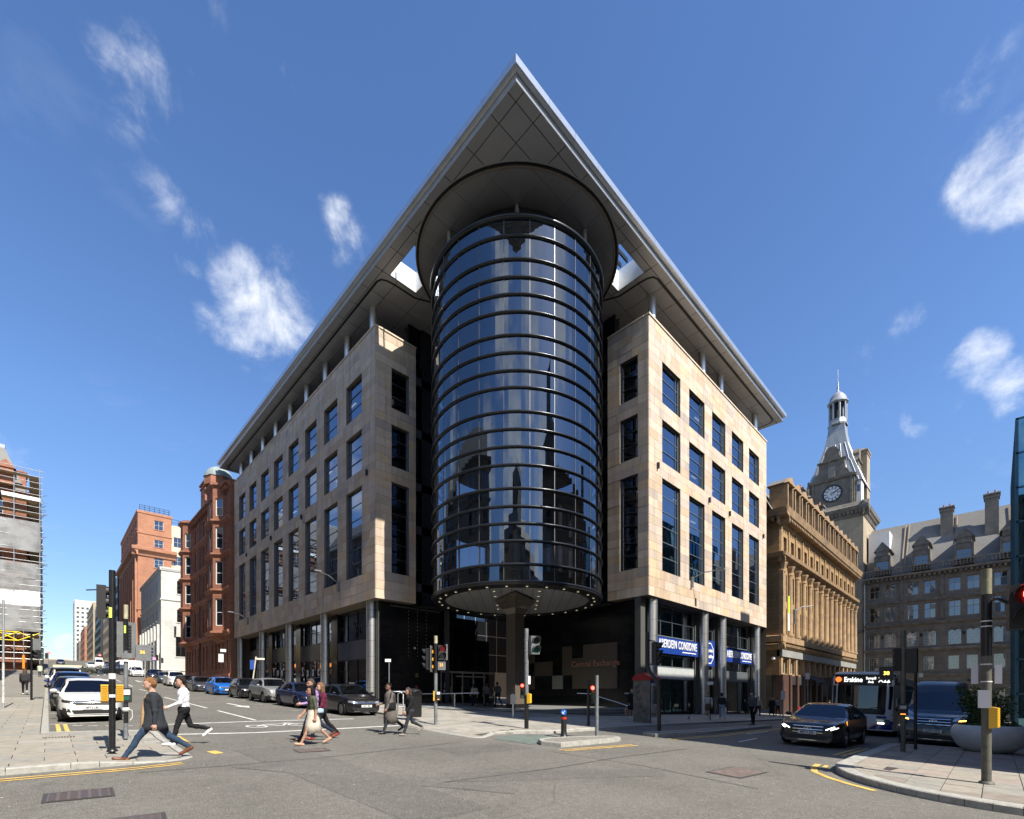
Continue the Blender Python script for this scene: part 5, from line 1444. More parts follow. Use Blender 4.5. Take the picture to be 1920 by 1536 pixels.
block('brick_building', 'low tan brick building closing the far end of the hill street', -22, 14, 560, 590, 30.0, blockmat('tan_brick', (.42, .29, .17), (.40, .27, .16), (.33, .23, .14), 1.5, .5, stain=.1), {'-y': (2, 4.2, 8, 1.6, [(20.5, 2.2, 1, 1), (25, 2.2, 1, 1)])}, fm=SASHD, trim=None)
# -- the scaffolded block on the left
SB = block('sandstone_building', 'red sandstone block with a grey mansard roof wrapped in scaffolding at the left edge', -24, -2.6, 114.6, 165, 35.5, REDS,
 {'-y': (13.6, 3.6, 2, 1.5, [(8, 3.0, 2, 2), (13, 2.6, 2, 2), (17.5, 2.6, 2, 2), (22, 2.6, 2, 2), (26.5, 2.6, 2, 2), (31.4, 2.4, 2, 2)]),
 '+x': (2.5, 3.8, 12, 1.5, [(9, 3.0, 2, 2), (13, 2.6, 2, 2), (17.5, 2.6, 2, 2), (22, 2.6, 2, 2), (26.5, 2.6, 2, 2), (31.4, 2.4, 2, 2)])}, trim=REDT, cornice=.5, strings=(29.8, 12), roof=('m', 7.6, 2.6, SLATE))
mb = MB(); mb.box(-21, -5.2, 117.2, 160, 43.1, 43.7); mb.build('roof_edge', LEAD, SB)
chimney(SB, -3.9, -2.9, 124, 127, 35, 41.8, REDT, 2, 'y')
mb = MB(); mb.box(-5.9, -4.1, 114.2, 117.5, 35.6, 39.0); mb.add([(-6.2, 114.0, 39), (-3.8, 114.0, 39), (-5, 114.0, 40.3), (-6.2, 117.5, 39), (-3.8, 117.5, 39), (-5, 117.5, 40.3)], [(0, 1, 2), (0, 2, 5, 3), (1, 4, 5, 2)]); mb.build('dormer', REDT, SB)
SCF = thing('scaffolding', 'tube scaffolding with grey debris netting and white sheeting on the red block at left', 'scaffolding', (-2.6, 113, ground(-2.6, 113)))
TUBE = mat('scaffold_tube', (.45, .45, .44), .4, metal=.7)
NET = glass('debris_net', (.60, .60, .59), (.3, .3, .3), .02, clear=1.0)
def netmat():
 m = bpy.data.materials.new('debris_netting'); m.use_nodes = True; nt = m.node_tree; N, L = nt.nodes, nt.links; b = N['Principled BSDF']
 b.inputs['Base Color'].default_value = (.30, .30, .295, 1); b.inputs['Roughness'].default_value = .9; b.inputs['Alpha'].default_value = .72
 ge = N.new('ShaderNodeNewGeometry'); nz = N.new('ShaderNodeTexNoise'); nz.inputs['Scale'].default_value = .5; nz.inputs['Detail'].default_value = 5; L.new(ge.outputs[0], nz.inputs['Vector'])
 mr = N.new('ShaderNodeMapRange'); mr.inputs[1].default_value = .35; mr.inputs[2].default_value = .6; mr.inputs[3].default_value = .48; mr.inputs[4].default_value = .90; L.new(nz.outputs[0], mr.inputs[0]); L.new(mr.outputs[0], b.inputs['Alpha'])
 return m
NET = netmat()
xs = [-16, -13.6, -11.2, -8.8, -6.4, -4.0, -1.0]; gz = ground(-2, 113)
for x in xs:
 for y in (113.0, 114.2):
  mb = MB(); mb.tube((x, y, gz - .2), (x, y, 37.5 + (2 if x > -2 else 0)), .06, 6); mb.build('standard', TUBE, SCF)
ys = [115.4 + 2.4 * k for k in range(18)]
for y in ys[::2]:
 mb = MB(); mb.tube((-1.0, y, gz), (-1.0, y, 37.5), .06, 6); mb.build('standard', TUBE, SCF)
for k in range(16):
 z = gz + 2.05 * (k + 1)
 mb = MB(); mb.tube((-16, 113.0, z), (-.6, 113.0, z), .05, 6); mb.tube((-16, 113.0, z + 1.0), (-.6, 113.0, z + 1.0), .05, 6); mb.tube((-1.0, 113, z), (-1.0, 157, z), .05, 6); mb.tube((-1.0, 113, z + 1), (-1.0, 157, z + 1), .05, 6)
 mb.build('ledger', TUBE, SCF)
 mb = MB(); mb.box(-16, -1.1, 113.1, 114.2, z - .12, z - .06); mb.box(-2.3, -1.1, 114.2, 157, z - .12, z - .06); mb.build('boards', mat('scaffold_board', (.36, .29, .19), .8, var=.3, scale=3), SCF)
def sheet(z0, z1, m, nm):
 mb = MB(); n = 14; L = [(-16 + 15.1 * i / n, 112.93 + random.uniform(-.1, .1)) for i in range(n + 1)] + [(-.93 + random.uniform(-.1, .1), 114 + 43 * i / 24) for i in range(25)]
 zz = [z0 + (z1 - z0) * j / 4 for j in range(5)]
 vs = [(x + random.uniform(-.08, .08), y + random.uniform(-.08, .08), z) for z in zz for x, y in L]; c = len(L)
 mb.add(vs, [(j * c + i, j * c + i + 1, (j + 1) * c + i + 1, (j + 1) * c + i) for j in range(4) for i in range(c - 1)]); mb.build(nm, m, SCF, smooth=True)
for z0, z1 in ((25.4, 30.4), (20.8, 23.4), (18.7, 20.8), (14.2, 16.3), (12.0, 14.2)): sheet(z0, z1, NET, 'debris_netting')
sheet(16.2, 18.8, mat('white_sheeting', (.62, .62, .61), .6, var=.1, scale=1), 'white_sheeting')
sheet(34.0, 34.6, WHITEP, 'white_sheeting')
mb = MB()
for k in range(6):
 x = -16 + 2.5 * k
 mb.tube((x, 112.9, 10.4), (x + 2.5, 112.9, 11.8), .08, 5); mb.tube((x, 112.9, 11.8), (x + 2.5, 112.9, 10.4), .08, 5)
mb.tube((-16, 112.9, 11.8), (-3.5, 112.9, 11.8), .09, 5); mb.tube((-16, 112.9, 10.4), (-3.5, 112.9, 10.4), .09, 5)
mb.build('lattice_beam', mat('yellow_lattice', (.75, .58, .03), .5), SCF)
mb = MB()
for k in range(60):
 z = random.uniform(8, 36); mb.tube((-.95, 113 + random.uniform(0, 3), z), (-.95 + random.uniform(.3, .9), 113.5, z + random.uniform(-.05, .05)), .035, 4)
mb.build('tube_ends', TUBE, SCF, kind='stuff')
# -- fronts on the left, mostly out of frame but standing in the windows' reflections
rws = [(5.5, 3.4, 2, 2), (10, 2.6, 2, 2), (14.2, 2.6, 2, 2), (18.4, 2.6, 2, 2), (22.4, 2.2, 2, 2)]
block('sandstone_building', 'buff sandstone block with slate mansard on the left side of the street', -26, -4.9, 16, 52, 26, BUFF, {'+x': (1.6, 3.3, 10, 1.4, rws), '-y': (1.5, 3.2, 6, 1.4, rws), '+y': (1.5, 3.2, 6, 1.4, rws)}, trim=GREYT, strings=(9, 21.6), roof=('m', 4.5, 2.5, SLATE))
block('sandstone_building', 'grey sandstone block with slate roof further up the left side', -26, -4.9, 52.5, 92, 28, GREYST, {'+x': (1.6, 3.5, 11, 1.5, [(a + 2, b, c, d) for a, b, c, d in rws]), '+y': (1.5, 3.2, 6, 1.4, rws)}, trim=GREYT, strings=(11, 23.6), roof=('m', 5.5, 3, SLATE))
block('brick_building', 'red brick block beyond the scaffolding on the left side of the hill', -26, -3.4, 168, 235, 36, REDB, {'+x': (1.6, 3.9, 16, 1.8, [(z + 9, b, c, d) for z, b, c, d in rws])}, trim=REDBT)
block('stone_building', 'grey stone block high on the left side of the hill', -26, -3.4, 240, 330, 36, GREYST, {'+x': (1.6, 5, 16, 1.8, [(z + 12, b, c, d) for z, b, c, d in rws[:4]])}, trim=GREYT)
rs = [(4.8, 3.2, 2, 2), (9.4, 2.8, 2, 2), (13.6, 2.8, 2, 2), (17.6, 2.6, 2, 2)]
SE = block('sandstone_building', 'dark sandstone block on the south-east corner that shades the right-hand street', 15.2, 51, -24, -2.1, 23.6, GREYST, {'+y': (1.4, 3.4, 10, 1.5, rs), '-x': (1.4, 3.3, 6, 1.5, rs)}, trim=GREYT, strings=(8.4, 21.2))
chimney(SE, 44.9, 46.8, -4.5, -2.6, 22, 29.2, GREYT, 3); chimney(SE, 24, 25.2, -9, -6, 22, 26.5, GREYT, 3, 'y')
T = MB(); T.lathe([(2.6, 23), (2.6, 27), (2.9, 27.2), (2.2, 29.5), (1.2, 32.5), (.3, 35.5), (0, 37)], 8, (18.6, -5.2, 0)); T.build('corner_turret', SLATE, SE)
SWB = block('sandstone_building', 'buff sandstone block behind the camera on the south-west corner', -34, -5.2, -42, -4, 23, BUFF, {'+y': (1.5, 3.4, 8, 1.5, rs), '+x': (1.5, 3.4, 10, 1.5, rs)}, trim=GREYT, strings=(8.4,), roof=('m', 5, 3, SLATE))
T = MB(); T.lathe([(2.4, 22), (2.4, 29), (2.8, 29.3), (1.6, 33), (.4, 40), (0, 42)], 8, (-8, -8, 0)); T.build('corner_turret', GREYT, SWB)
block('sandstone_building', 'grey sandstone block down the street behind the camera', 15.75, 40, -78, -30, 21, GREYST, {'-x': (1.5, 3.6, 12, 1.5, rs[:3]), '+y': (1.5, 3.6, 6, 1.5, rs[:3])}, trim=GREYT)
block('office_building', 'modern glass block far down the street behind the camera', -34, -5.5, -90, -48, 26, DG, {'+x': (1, 3.6, 11, 2.8, rs), '+y': (1, 3.6, 7, 2.8, rs)}, fm=STEELD, pm=WGLM)
# -- brown sandstone warehouse with the giant order
BW = thing('sandstone_building', 'orange brown sandstone warehouse with tall columns and gabled dormers on the right-hand street', 'building', (56.8, 16.4, ground(57, 16)))
F = Fac((56.8, 16.4), (1, 0)); W = 39.0; FS = Fac((56.8, 32), (0, -1)); WS = 15.6
NBAY = 14; P = 2.72; U0 = .55
wb = MB(); ops = []
for k in range(NBAY):
 u = U0 + k * P + .55
 ops += [(u + .2, 17.15, u + 1.35, 19.1), (u + .15, 12.0, u + 1.4, 15.0), (u + .15, 8.3, u + 1.4, 11.2), (u, 3.9, u + 1.6, 5.6)]
for i, (a, b, c, d) in enumerate(ops): put_window(F, BW, a, b, c - a, d - b, .3, 2 if i % 4 == 3 else 1, 1 if i % 4 == 3 else 2, .09, .08, SASH if i % 4 == 3 else SASHB, WGL, each=False, jit=.01)
so = [(3 + 3 * k, z, 4.2 + 3 * k, z + h) for k in range(4) for z, h in ((17.15, 1.95), (12, 3), (8.3, 2.9))]
for a, b, c, d in so: put_window(FS, BW, a, b, c - a, d - b, .3, 1, 2, .09, .08, SASHB, WGL, each=False)
F.wall(wb, W, 3.7, 21.4, ops, .42); FS.wall(wb, WS, 3.7, 21.4, so, .42)
wb.quad((56.8, 16.4, 21.4), (95.8, 16.4, 21.4), (95.8, 32, 21.4), (56.8, 32, 21.4)); wb.quad((95.8, 16.4, -4), (95.8, 32, -4), (95.8, 32, 21.4), (95.8, 16.4, 21.4))
wb.build('wall', BROWN, BW)
tr = MB()
for f, w in ((F, W), (FS, WS)):
 e0 = -.9 if f is F else 0; e1 = .9 if f is FS else 0
 f.strip(tr, e0 - .1, w + e1 + .1, [(0, 20.0), (-.15, 20.1), (-.2, 20.7), (-.95, 20.85), (-1.05, 21.2), (-1.15, 21.55), (0, 21.75)])
 f.strip(tr, e0 + .3, w + e1 - .3, [(0, 15.95), (-.2, 16.1), (-.28, 16.4), (-.7, 16.6), (-.78, 16.95), (0, 17.1)])
 f.strip(tr, e0 + .3, w + e1 - .3, [(0, 6.5), (-.2, 6.6), (-.45, 6.85), (-.55, 7.1), (0, 7.25)])
 f.strip(tr, e0 + .6, w + e1 - .6, [(0, 7.3), (-.4, 7.35), (-.4, 8.0), (0, 8.1)])
tr.build('cornices', BROWNT, BW, kind='stuff')
md = MB()
for k in range(62): F.box(md, k * .63, k * .63 + .3, -.85, -.1, 20.45, 20.84)
for k in range(24): FS.box(md, k * .65, k * .65 + .3, -.85, -.1, 20.45, 20.84)
md.build('modillions', BROWNT, BW, kind='stuff')
for k in range(NBAY + 1):
 u = U0 + k * P - .15
 mb = MB()
 if k == 0: F.box(mb, u - .45, u + .5, -.36, .05, 8.1, 15.1)
 else: mb.lathe([(.42, 8.1), (.42, 8.3), (.34, 8.45), (.29, 14.9)], 12, tuple(F.p(u, -.12, 0)))
 c = mb.build('column', BROWNT, BW, smooth=40)
 cb = MB(); cb.lathe([(.30, 14.9), (.36, 15.0), (.33, 15.25), (.5, 15.7), (.55, 15.85), (.55, 15.95)], 8, tuple(F.p(u, -.12, 0))); cb.build('capital', BROWNT, c)
 mb = MB(); F.box(mb, u - .22, u + .22, -.1, .05, 17.1, 20.0); mb.build('pilaster', BROWNT, BW)
for k in range(NBAY):
 u = U0 + k * P + .3; ZD = .55
 d = MB(); F.box(d, u, u + .3, -.55, 1.3, 21.6, 24.75); F.box(d, u + 1.75, u + 2.05, -.55, 1.3, 21.6, 24.75); F.box(d, u + .3, u + 1.75, .1, 1.3, 21.6, 24.75)
 d.add([F.p(u - .2, -.7, 24.75), F.p(u + 2.25, -.7, 24.75), F.p(u + 1.02, -.7, 25.6), F.p(u - .2, 1.5, 24.75), F.p(u + 2.25, 1.5, 24.75), F.p(u + 1.02, 1.5, 25.6)], [(0, 1, 2), (1, 4, 5, 2), (0, 2, 5, 3), (0, 3, 4, 1)])
 o = d.build('dormer', BROWNT, BW)
 put_window(F, o, u + .45, 22.3, 1.15, 2.1, -.1, 1, 2, .1, .06, SASH, WGL, each=False)
 cp = MB(); cp.add([F.p(u - .25, -.3, 24.8), F.p(u + 1.02, -.3, 25.67), F.p(u + 1.02, 1.5, 25.67), F.p(u - .25, 1.5, 24.8)], [(0, 1, 2, 3)]); cp.build('dormer_lead', SLATE, o)
rf = MB(); rf.add([F.p(0, .6, 21.6), F.p(W, .6, 21.6), F.p(W, 2.4, 25.2), F.p(0, 2.4, 25.2), F.p(W, 15, 25.6), F.p(0, 15, 25.6)], [(0, 1, 2, 3), (3, 2, 4, 5)]); rf.build('roof', SLATE, BW)
chimney(BW, 58.0, 59.6, 19.5, 27.5, 21, 28.2, GREYT, 7, 'y'); chimney(BW, 71, 72.2, 17.8, 22.5, 21, 28.6, GREYT, 6, 'y'); chimney(BW, 78.5, 79.6, 17.2, 20.0, 21, 28.2, GREYT, 3, 'y'); chimney(BW, 94.2, 95.4, 17.0, 19.6, 21, 27.0, GREYT, 2, 'y')
mb = MB(); mb.lathe([(0.0, 2.4), (.8, 2.2), (1.1, 1.6), (1.15, 0)], 10, (57.2, 20.5, 23.2)); mb.build('round_dormer', LEAD, BW, smooth=40)
# its shops
for f, w in ((F, W), (FS, 12)):
 fb = MB(); f.box(fb, 0, w, -.25, .3, 5.75, 6.5); fb.build('shop_cornice', mat('grey_fascia', (.26, .26, .245), .6, var=.2, scale=1), BW)
 gb = MB(); f.box(gb, 0, w, .55, .8, -4, 3.75); gb.build('shop_back', DK, BW)
for k in range(NBAY + 1):
 u = U0 + k * P - .15; mb = MB(); F.box(mb, max(0, u - .35), u + .35 + (1.4 if k == 0 else 0), -.3, .5, -4, 3.8); mb.build('shop_pier', mat('red_granite', (.085, .05, .04), .35, var=.3, scale=10), BW)
 mb = MB(); F.box(mb, u - .3, u + .3, -.12, .1, 3.8, 5.75); mb.build('shop_pilaster', BROWNT, BW)
SHOPC = [(.16, .015, .015), (.03, .03, .035), (.05, .05, .055), (.10, .08, .05), (.02, .04, .03), (.05, .02, .06)]
for k in range(NBAY):
 u = U0 + k * P + .2 + (1.4 if k == 0 else 0); e = U0 + (k + 1) * P - .5; g = ground(57 + u, 16.4) + .1
 mb = MB(); F.box(mb, u, e, -.1, .2, 2.7, 3.7); mb.build('shop_fascia', mat('fascia_%d' % (k % 6), SHOPC[k % 6], .5), BW)
 put_window(F, BW, u, g, e - u, 2.7 - g, .1, 2, [.75], .07, .08, STEELD, WGL, each=False, name='shop_window')
put_text('▮', .01, WHITEP, BW, F.p(2.5, -.2, 3.2), (1, 0, 0)) if False else None
aw = MB(); aw.add([F.p(9, -.2, 3.9), F.p(14, -.2, 3.9), F.p(14, -1.5, 3.1), F.p(9, -1.5, 3.1), F.p(14, -1.5, 2.8), F.p(9, -1.5, 2.8)], [(0, 1, 2, 3), (3, 2, 4, 5)]); aw.build('awning', mat('black_awning', (.02, .02, .022), .8), BW)
bn = MB(); F.box(bn, 1.0, 1.5, -.55, -.5, 8.6, 10.5); b = bn.build('banner', WHITEP, BW)
bn = MB(); F.box(bn, 1.0, 1.5, -.56, -.55, 10.5, 12.4); bn.build('banner_top', mat('lime', (.55, .75, .05), .5), BW)
la = MB(); F.box(la, 3.3, 3.5, -.6, -.35, 9.6, 11.2); la.path([F.p(3.4, -.6, 11.1), F.p(4.0, -1.2, 11.5), F.p(5.0, -2.0, 11.6)], .05, 6); la.build('wall_street_lamp', GREYP, BW)
cm = MB(); cm.lathe([(0, -.25), (.2, -.15), (.22, 0), (.1, .15)], 8, (56.6, 17.0, 5.6)); cm.build('security_camera', WHITEP, BW)
block('sandstone_building', 'plain dark back building seen down the lane beside the warehouse', 53.5, 70, 48, 60, 22, GREYST, {'-y': (1, 3, 4, 1.2, rs)}, trim=None)
# -- station hotel and its clock tower
F = Fac((104, 16.4), (0, -1)); W = 40
HT = thing('hotel_building', 'long sooty sandstone hotel with arched windows and slate roof closing the right-hand street', 'hotel', (104, 0, ground(104, 0)))
pairs = [.75 + 5.15 * k for k in range(7)]
wb = MB(); ops = []; wl = []
for k, u in enumerate(pairs):
 for q in (0, 2.15):
  for z, h, c, r, a in ((18.2, 2.2, 2, [.62], None), (14.1, 2.6, 2, [.62], None), (9.6, 2.4, 2, [.55], GREYT), (5.6, 2.2, 2, [.5], None)):
   w = 1.55 if z != 5.6 else 1.3
   ops.append((u + q, z, u + q + w, z + h)); wl.append((u + q, z, w, h, c, r, a))
for u, z, w, h, c, r, a in wl:
 if a:
  put_window(F, HT, u, z, w / 2, h, .2, 3, [.12, .24, .36, .48, .6], .05, .08, SASH, WGL, each=False, arch=GREYT); put_window(F, HT, u + w / 2, z, w / 2, h, .2, 3, [.45, .57, .69, .81, .9], .05, .08, SASH, WGL, each=False, arch=GREYT)
 elif z == 5.6: put_window(F, HT, u, z, w, h, .2, 4, [.5, .67, .84], .06, .08, SASH, WGL, each=False)
 else: put_window(F, HT, u, z, w, h, .2, 2, [.6], .12, .12, mat('stone_mullion', (.30, .25, .19), .8), WGL, each=True, jit=.02)
ops2 = ops[:]
for k, u in enumerate(pairs): ops2.append((u + .5, -2.0, u + 3.2, 2.6))
for k, u in enumerate(pairs): put_window(F, HT, u + .5, -2.0, 2.7, 4.6, .3, 4, [.55, .75], .09, .08, SASH, WGL, each=False, arch=GREYT)
F.wall(wb, W, -5, 22.0, ops2, .32); wb.quad((104, 16.4, -5), (118, 16.4, -5), (118, 16.4, 22), (104, 16.4, 22))
wb.quad((104, 16.4, 22), (104, -24, 22), (118, -24, 22), (118, 16.4, 22)); wb.build('wall', GREYST, HT)
tr = MB()
for z, d in ((21.6, .8), (17.2, .2), (13.3, .35), (8.9, .4), (4.7, .25), (3.4, .2)): F.strip(tr, 0, W, [(0, z - .3), (-d * .4, z - .2), (-d, z), (-d, z + .25), (0, z + .35)])
for k in range(8):
 u = pairs[0] + 5.15 * k - .95
 for z0, z1 in ((13.7, 17.0), (17.5, 21.2)): F.box(tr, u, u + .5, -.2, .05, z0, z1)
for k in range(64): F.box(tr, k * .62, k * .62 + .3, -.6, 0, 21.1, 21.5)
tr.build('mouldings', GREYT, HT, kind='stuff')
for k, u in enumerate(pairs):
 for q in (0, 2.15):
  mb = MB(); n = 12; c = u + q + .78
  for i in range(n):
   a0, a1 = math.pi * i / n, math.pi * (i + 1) / n; r0, r1 = .95, 1.22
   pts = [(c + r * math.cos(t), 11.2 + r * math.sin(t)) for t, r in ((a0, r0), (a1, r0), (a1, r1), (a0, r1))]
   fr = [F.p(x, -.14, z) for x, z in pts]; bk = [F.p(x, .02, z) for x, z in pts]
   mb.add(fr + bk, [(0, 1, 2, 3), (3, 2, 6, 7), (1, 0, 4, 5)])
  mb.build('arch_hood', GREYT, HT)
bl = MB()
F.box(bl, 0, W, -.55, -.35, 22.95, 23.15)
for k in range(100): F.box(bl, k * .4, k * .4 + .16, -.52, -.38, 22.2, 22.95)
bl.build('balustrade', GREYT, HT, kind='stuff')
rf = MB(); rf.add([F.p(0, .6, 22), F.p(W, .6, 22), F.p(W, 8, 32.5), F.p(0, 8, 32.5), F.p(W, 14, 24), F.p(0, 14, 24)], [(0, 1, 2, 3), (3, 2, 4, 5), (0, 3, 5)]); rf.build('roof', SLATE, HT)
for k, u in enumerate(pairs):
 c = u + 1.85; d = MB(); F.box(d, c - 1.15, c - .95, -.2, 3, 22.2, 25.6); F.box(d, c + .95, c + 1.15, -.2, 3, 22.2, 25.6); F.box(d, c - .95, c + .95, -.1, 3, 24.7, 25.6); F.box(d, c - .95, c + .95, .2, 3, 22.2, 24.7); F.box(d, c - .9, c + .9, -.25, 3, 25.6, 26.4)
 d.add([F.p(c - 1.2, -.35, 26.4), F.p(c + 1.2, -.35, 26.4), F.p(c, -.35, 28.0), F.p(c - 1.2, 4, 26.4), F.p(c + 1.2, 4, 26.4), F.p(c, 4, 28.0)], [(0, 1, 2), (1, 4, 5, 2), (0, 2, 5, 3), (0, 3, 4, 1)])
 o = d.build('dormer', GREYT, HT); put_window(F, o, c - .92, 22.7, 1.84, 2.0, .0, 2, [.55], .12, .1, mat('stone_mullion', (.30, .25, .19), .8), WGL, each=False)
 ld = MB(); ld.add([F.p(c + 1.25, -.38, 26.42), F.p(c, -.38, 28.06), F.p(c, 4, 28.06), F.p(c + 1.25, 4, 26.42)], [(0, 1, 2, 3)]); ld.build('dormer_lead', LEAD, o)
for u in (7.2, 12.4):
 d = MB(); F.box(d, u - .7, u + .7, 1.6, 4, 24.6, 26.6); d.add([F.p(u - .9, 1.5, 26.6), F.p(u + .9, 1.5, 26.6), F.p(u, 1.5, 27.4), F.p(u, 5, 27.4)], [(0, 1, 2), (1, 3, 2), (0, 2, 3)]); o = d.build('white_dormer', WHITEP, HT); put_window(F, o, u - .45, 24.9, .9, 1.4, 1.56, 2, 2, .08, .05, SASH, WGL, each=False)
for u, d0 in ((10.6, 5.2), (16.0, 4.2), (24, 4)):
 p = F.p(u, d0, 0); chimney(HT, p.x, p.x + 1.6, p.y - .8, p.y + .8, 24, 33.2 if u < 12 else 33.6, GREYST, 2, 'y')
an = MB(); F.box(an, .2, 3.2, 3.0, 8, 24, 30.6); an.build('white_annex', mat('white_render', (.66, .66, .66), .7, var=.08, scale=.6), HT)
pp = MB(); pp.tube(F.p(15.4, -.2, -3), F.p(15.4, -.2, 21), .09, 6); pp.tube(F.p(.1, -.2, -3), F.p(.1, -.2, 21), .09, 6); pp.build('downpipe', mat('pale_pipe', (.5, .48, .42), .6), HT)
cat_ = MB()
for u in (5.0, 5.5, 11.8, 18.0): cat_.tube(F.p(u, .8, 22.3), F.p(u, 7.5, 32.2), .1, 5)
cat_.build('roof_ladder', mat('roof_ladder', (.24, .19, .14), .8), HT)
CT = thing('clock_tower', 'sandstone clock tower with a steep grey lead roof and lantern behind the brown warehouse', 'clock tower', (104, 16.6, ground(104, 18)))
x0, x1, y0, y1 = 103.9, 114.5, 16.5, 25.6
mb = MB(); mb.box(x0, x1, y0, y1, -4, 35); mb.build('shaft', BUFF, CT)
mb = MB()
for f, w in (corner_fac('-x', x0, x1, y0, y1), corner_fac('-y', x0, x1, y0, y1)):
 f.strip(mb, -.9, w + .9, [(0, 33.4), (-.15, 33.5), (-.3, 34.2), (-.8, 34.7), (-.95, 35.2), (-.4, 35.5), (0, 36.2)])
 for k in range(15): f.box(mb, .1 + k * w / 15, .1 + k * w / 15 + .3, -.6, 0, 34.0, 34.45)
 f.strip(mb, -.2, w + .2, [(0, 12.5), (-.2, 12.6), (-.2, 12.9), (0, 13)])
mb.build('cornice', GREYT, CT)
st = MB(); sx0, sx1, sy0, sy1 = 104.6, 113.6, 17.9, 24.9
st.box(sx0, sx1, sy0, sy1, 35, 41.5); st.build('clock_stage', GREYST, CT)
FG = Fac((sx0, sy1), (0, -1)); w = sy1 - sy0
def gable(f, w, d=0.0):
 g = MB(); c = w / 2
 half = [(w / 2 - .2, 41.5), (w / 2 - .25, 41.9), (w / 2 - .7, 42.1), (w / 2 - 1.1, 43.0), (2.1, 43.2), (2.0, 44.7), (2.15, 44.9), (1.6, 45.1), (1.25, 45.7), (1.1, 46.3), (1.2, 46.6), (.9, 47.2), (.5, 47.6), (0, 47.8)]
 pts = [(c + a, z) for a, z in half] + [(c - a, z) for a, z in half[-2::-1]]
 n = len(pts); vs = [f.p(u, d - .1, z) for u, z in pts] + [f.p(u, d + .9, z) for u, z in pts]
 g.add(vs, [tuple(range(n)), tuple(range(2 * n - 1, n - 1, -1))] + [(i, n + i, n + (i + 1) % n, (i + 1) % n) for i in range(n)])
 for u in (.3, w - .7): f.box(g, u, u + .4, -.25, .1, 36.2, 42.0)
 f.strip(g, -.2, w + .2, [(0, 41.2), (-.3, 41.35), (-.4, 41.7), (0, 41.8)]); f.strip(g, c - 2.3, c + 2.3, [(-.1, 44.8), (-.35, 44.95), (-.35, 45.15), (-.1, 45.2)])
 o = g.build('gable', GREYT, CT)
 lv = MB(); f.box(lv, c - .55, c + .55, -.16, -.1, 41.9, 43.9)
 for k in range(8): f.box(lv, c - .5, c + .5, -.2, -.14, 42.0 + k * .22, 42.12 + k * .22)
 lv.build('louvre', mat('louvre', (.26, .25, .23), .7), o)
gable(FG, w); gable(Fac((sx0, sy0), (1, 0)), sx1 - sx0)
cz_, cu = 38.9, 3.6
ck = MB(); ck.lathe([(1.55, .0), (1.55, .12), (1.36, .12)], 32, tuple(FG.p(cu, -.06, cz_)), axis='x');
ck2 = MB()
def disc(f, u, z, r0, r1, d, n=36, mi=0, mb=None):
 for i in range(n):
  a, b = 2 * math.pi * i / n, 2 * math.pi * (i + 1) / n
  mb.quad(f.p(u + r0 * math.cos(a), d, z + r0 * math.sin(a)), f.p(u + r1 * math.cos(a), d, z + r1 * math.sin(a)), f.p(u + r1 * math.cos(b), d, z + r1 * math.sin(b)), f.p(u + r0 * math.cos(b), d, z + r0 * math.sin(b)))
disc(FG, cu, cz_, 0, 1.36, -.1, mb=ck2); clk = ck2.build('clock_face', mat('clock_white', (.62, .64, .66), .5, var=.15, scale=3), CT)
ck = MB(); disc(FG, cu, cz_, 1.34, 1.6, -.16, mb=ck); disc(FG, cu, cz_, .82, .87, -.12, mb=ck); disc(FG, cu, cz_, .3, .34, -.12, mb=ck)
for k in range(12):
 a = R(30 * k); r0, r1 = .9, 1.3; p = [(cu + r * math.cos(a) + s * math.sin(a) * .07, cz_ + r * math.sin(a) - s * math.cos(a) * .07) for r, s in ((r0, -1), (r1, -1), (r1, 1), (r0, 1))]
 ck.poly([FG.p(u, -.125, z) for u, z in p])
ck.build('clock_ring', STEELD, clk)
for ang, L, wd in ((32, .85, .09), (18, 1.2, .06)):
 a = R(ang); hb = MB(); hb.poly([FG.p(cu + r * math.cos(a) + s * math.sin(a) * wd, -.14, cz_ + r * math.sin(a) - s * math.cos(a) * wd) for r, s in ((-.2, -1), (L, -.4), (L, .4), (-.2, 1))]); hb.build('clock_hand', STEELD, clk)
cx, cy = 109.0, 21.3
rf = MB(); n = 4
def sq_(r, z, rx=None): rx = rx or r; return [(cx - rx, cy - r, z), (cx + rx, cy - r, z), (cx + rx, cy + r, z), (cx - rx, cy + r, z)]
rings = [sq_(4.5, 40.4, 4.15), sq_(4.3, 41.2, 4.0), sq_(2.96, 45.0, 2.96), sq_(1.8, 49.0), sq_(1.38, 51.6), sq_(1.25, 53.2)]
rf.v = [p for r in rings for p in r]; rf.f = [(j * 4 + i, j * 4 + (i + 1) % 4, j * 4 + 4 + (i + 1) % 4, j * 4 + 4 + i) for j in range(5) for i in range(4)]; rf.m = [0] * 20
roof = rf.build('lead_roof', LEAD, CT)
sm = MB()
for j in range(3):
 a, b = rings[j], rings[j + 1]
 for e in ((0, 1), (3, 0)):
  for k in range(9 - 2 * j):
   f = (k + .5) / (9 - 2 * j); p = Vector(a[e[0]]).lerp(Vector(a[e[1]]), f); q = Vector(b[e[0]]).lerp(Vector(b[e[1]]), f); o = Vector((0, -.04, .02)) if e == (0, 1) else Vector((-.04, 0, .02)); sm.tube(p + o, q + o, .045, 4, caps=False)
sm.build('roof_seams', LEAD, roof, kind='stuff')
ln = MB(); ln.lathe([(1.65, 53.0), (1.75, 53.3), (1.55, 53.5), (1.45, 54.3)], 8, (cx, cy, 0), a0=R(22.5), a1=R(382.5)); lo = ln.build('lantern', LEAD, CT)
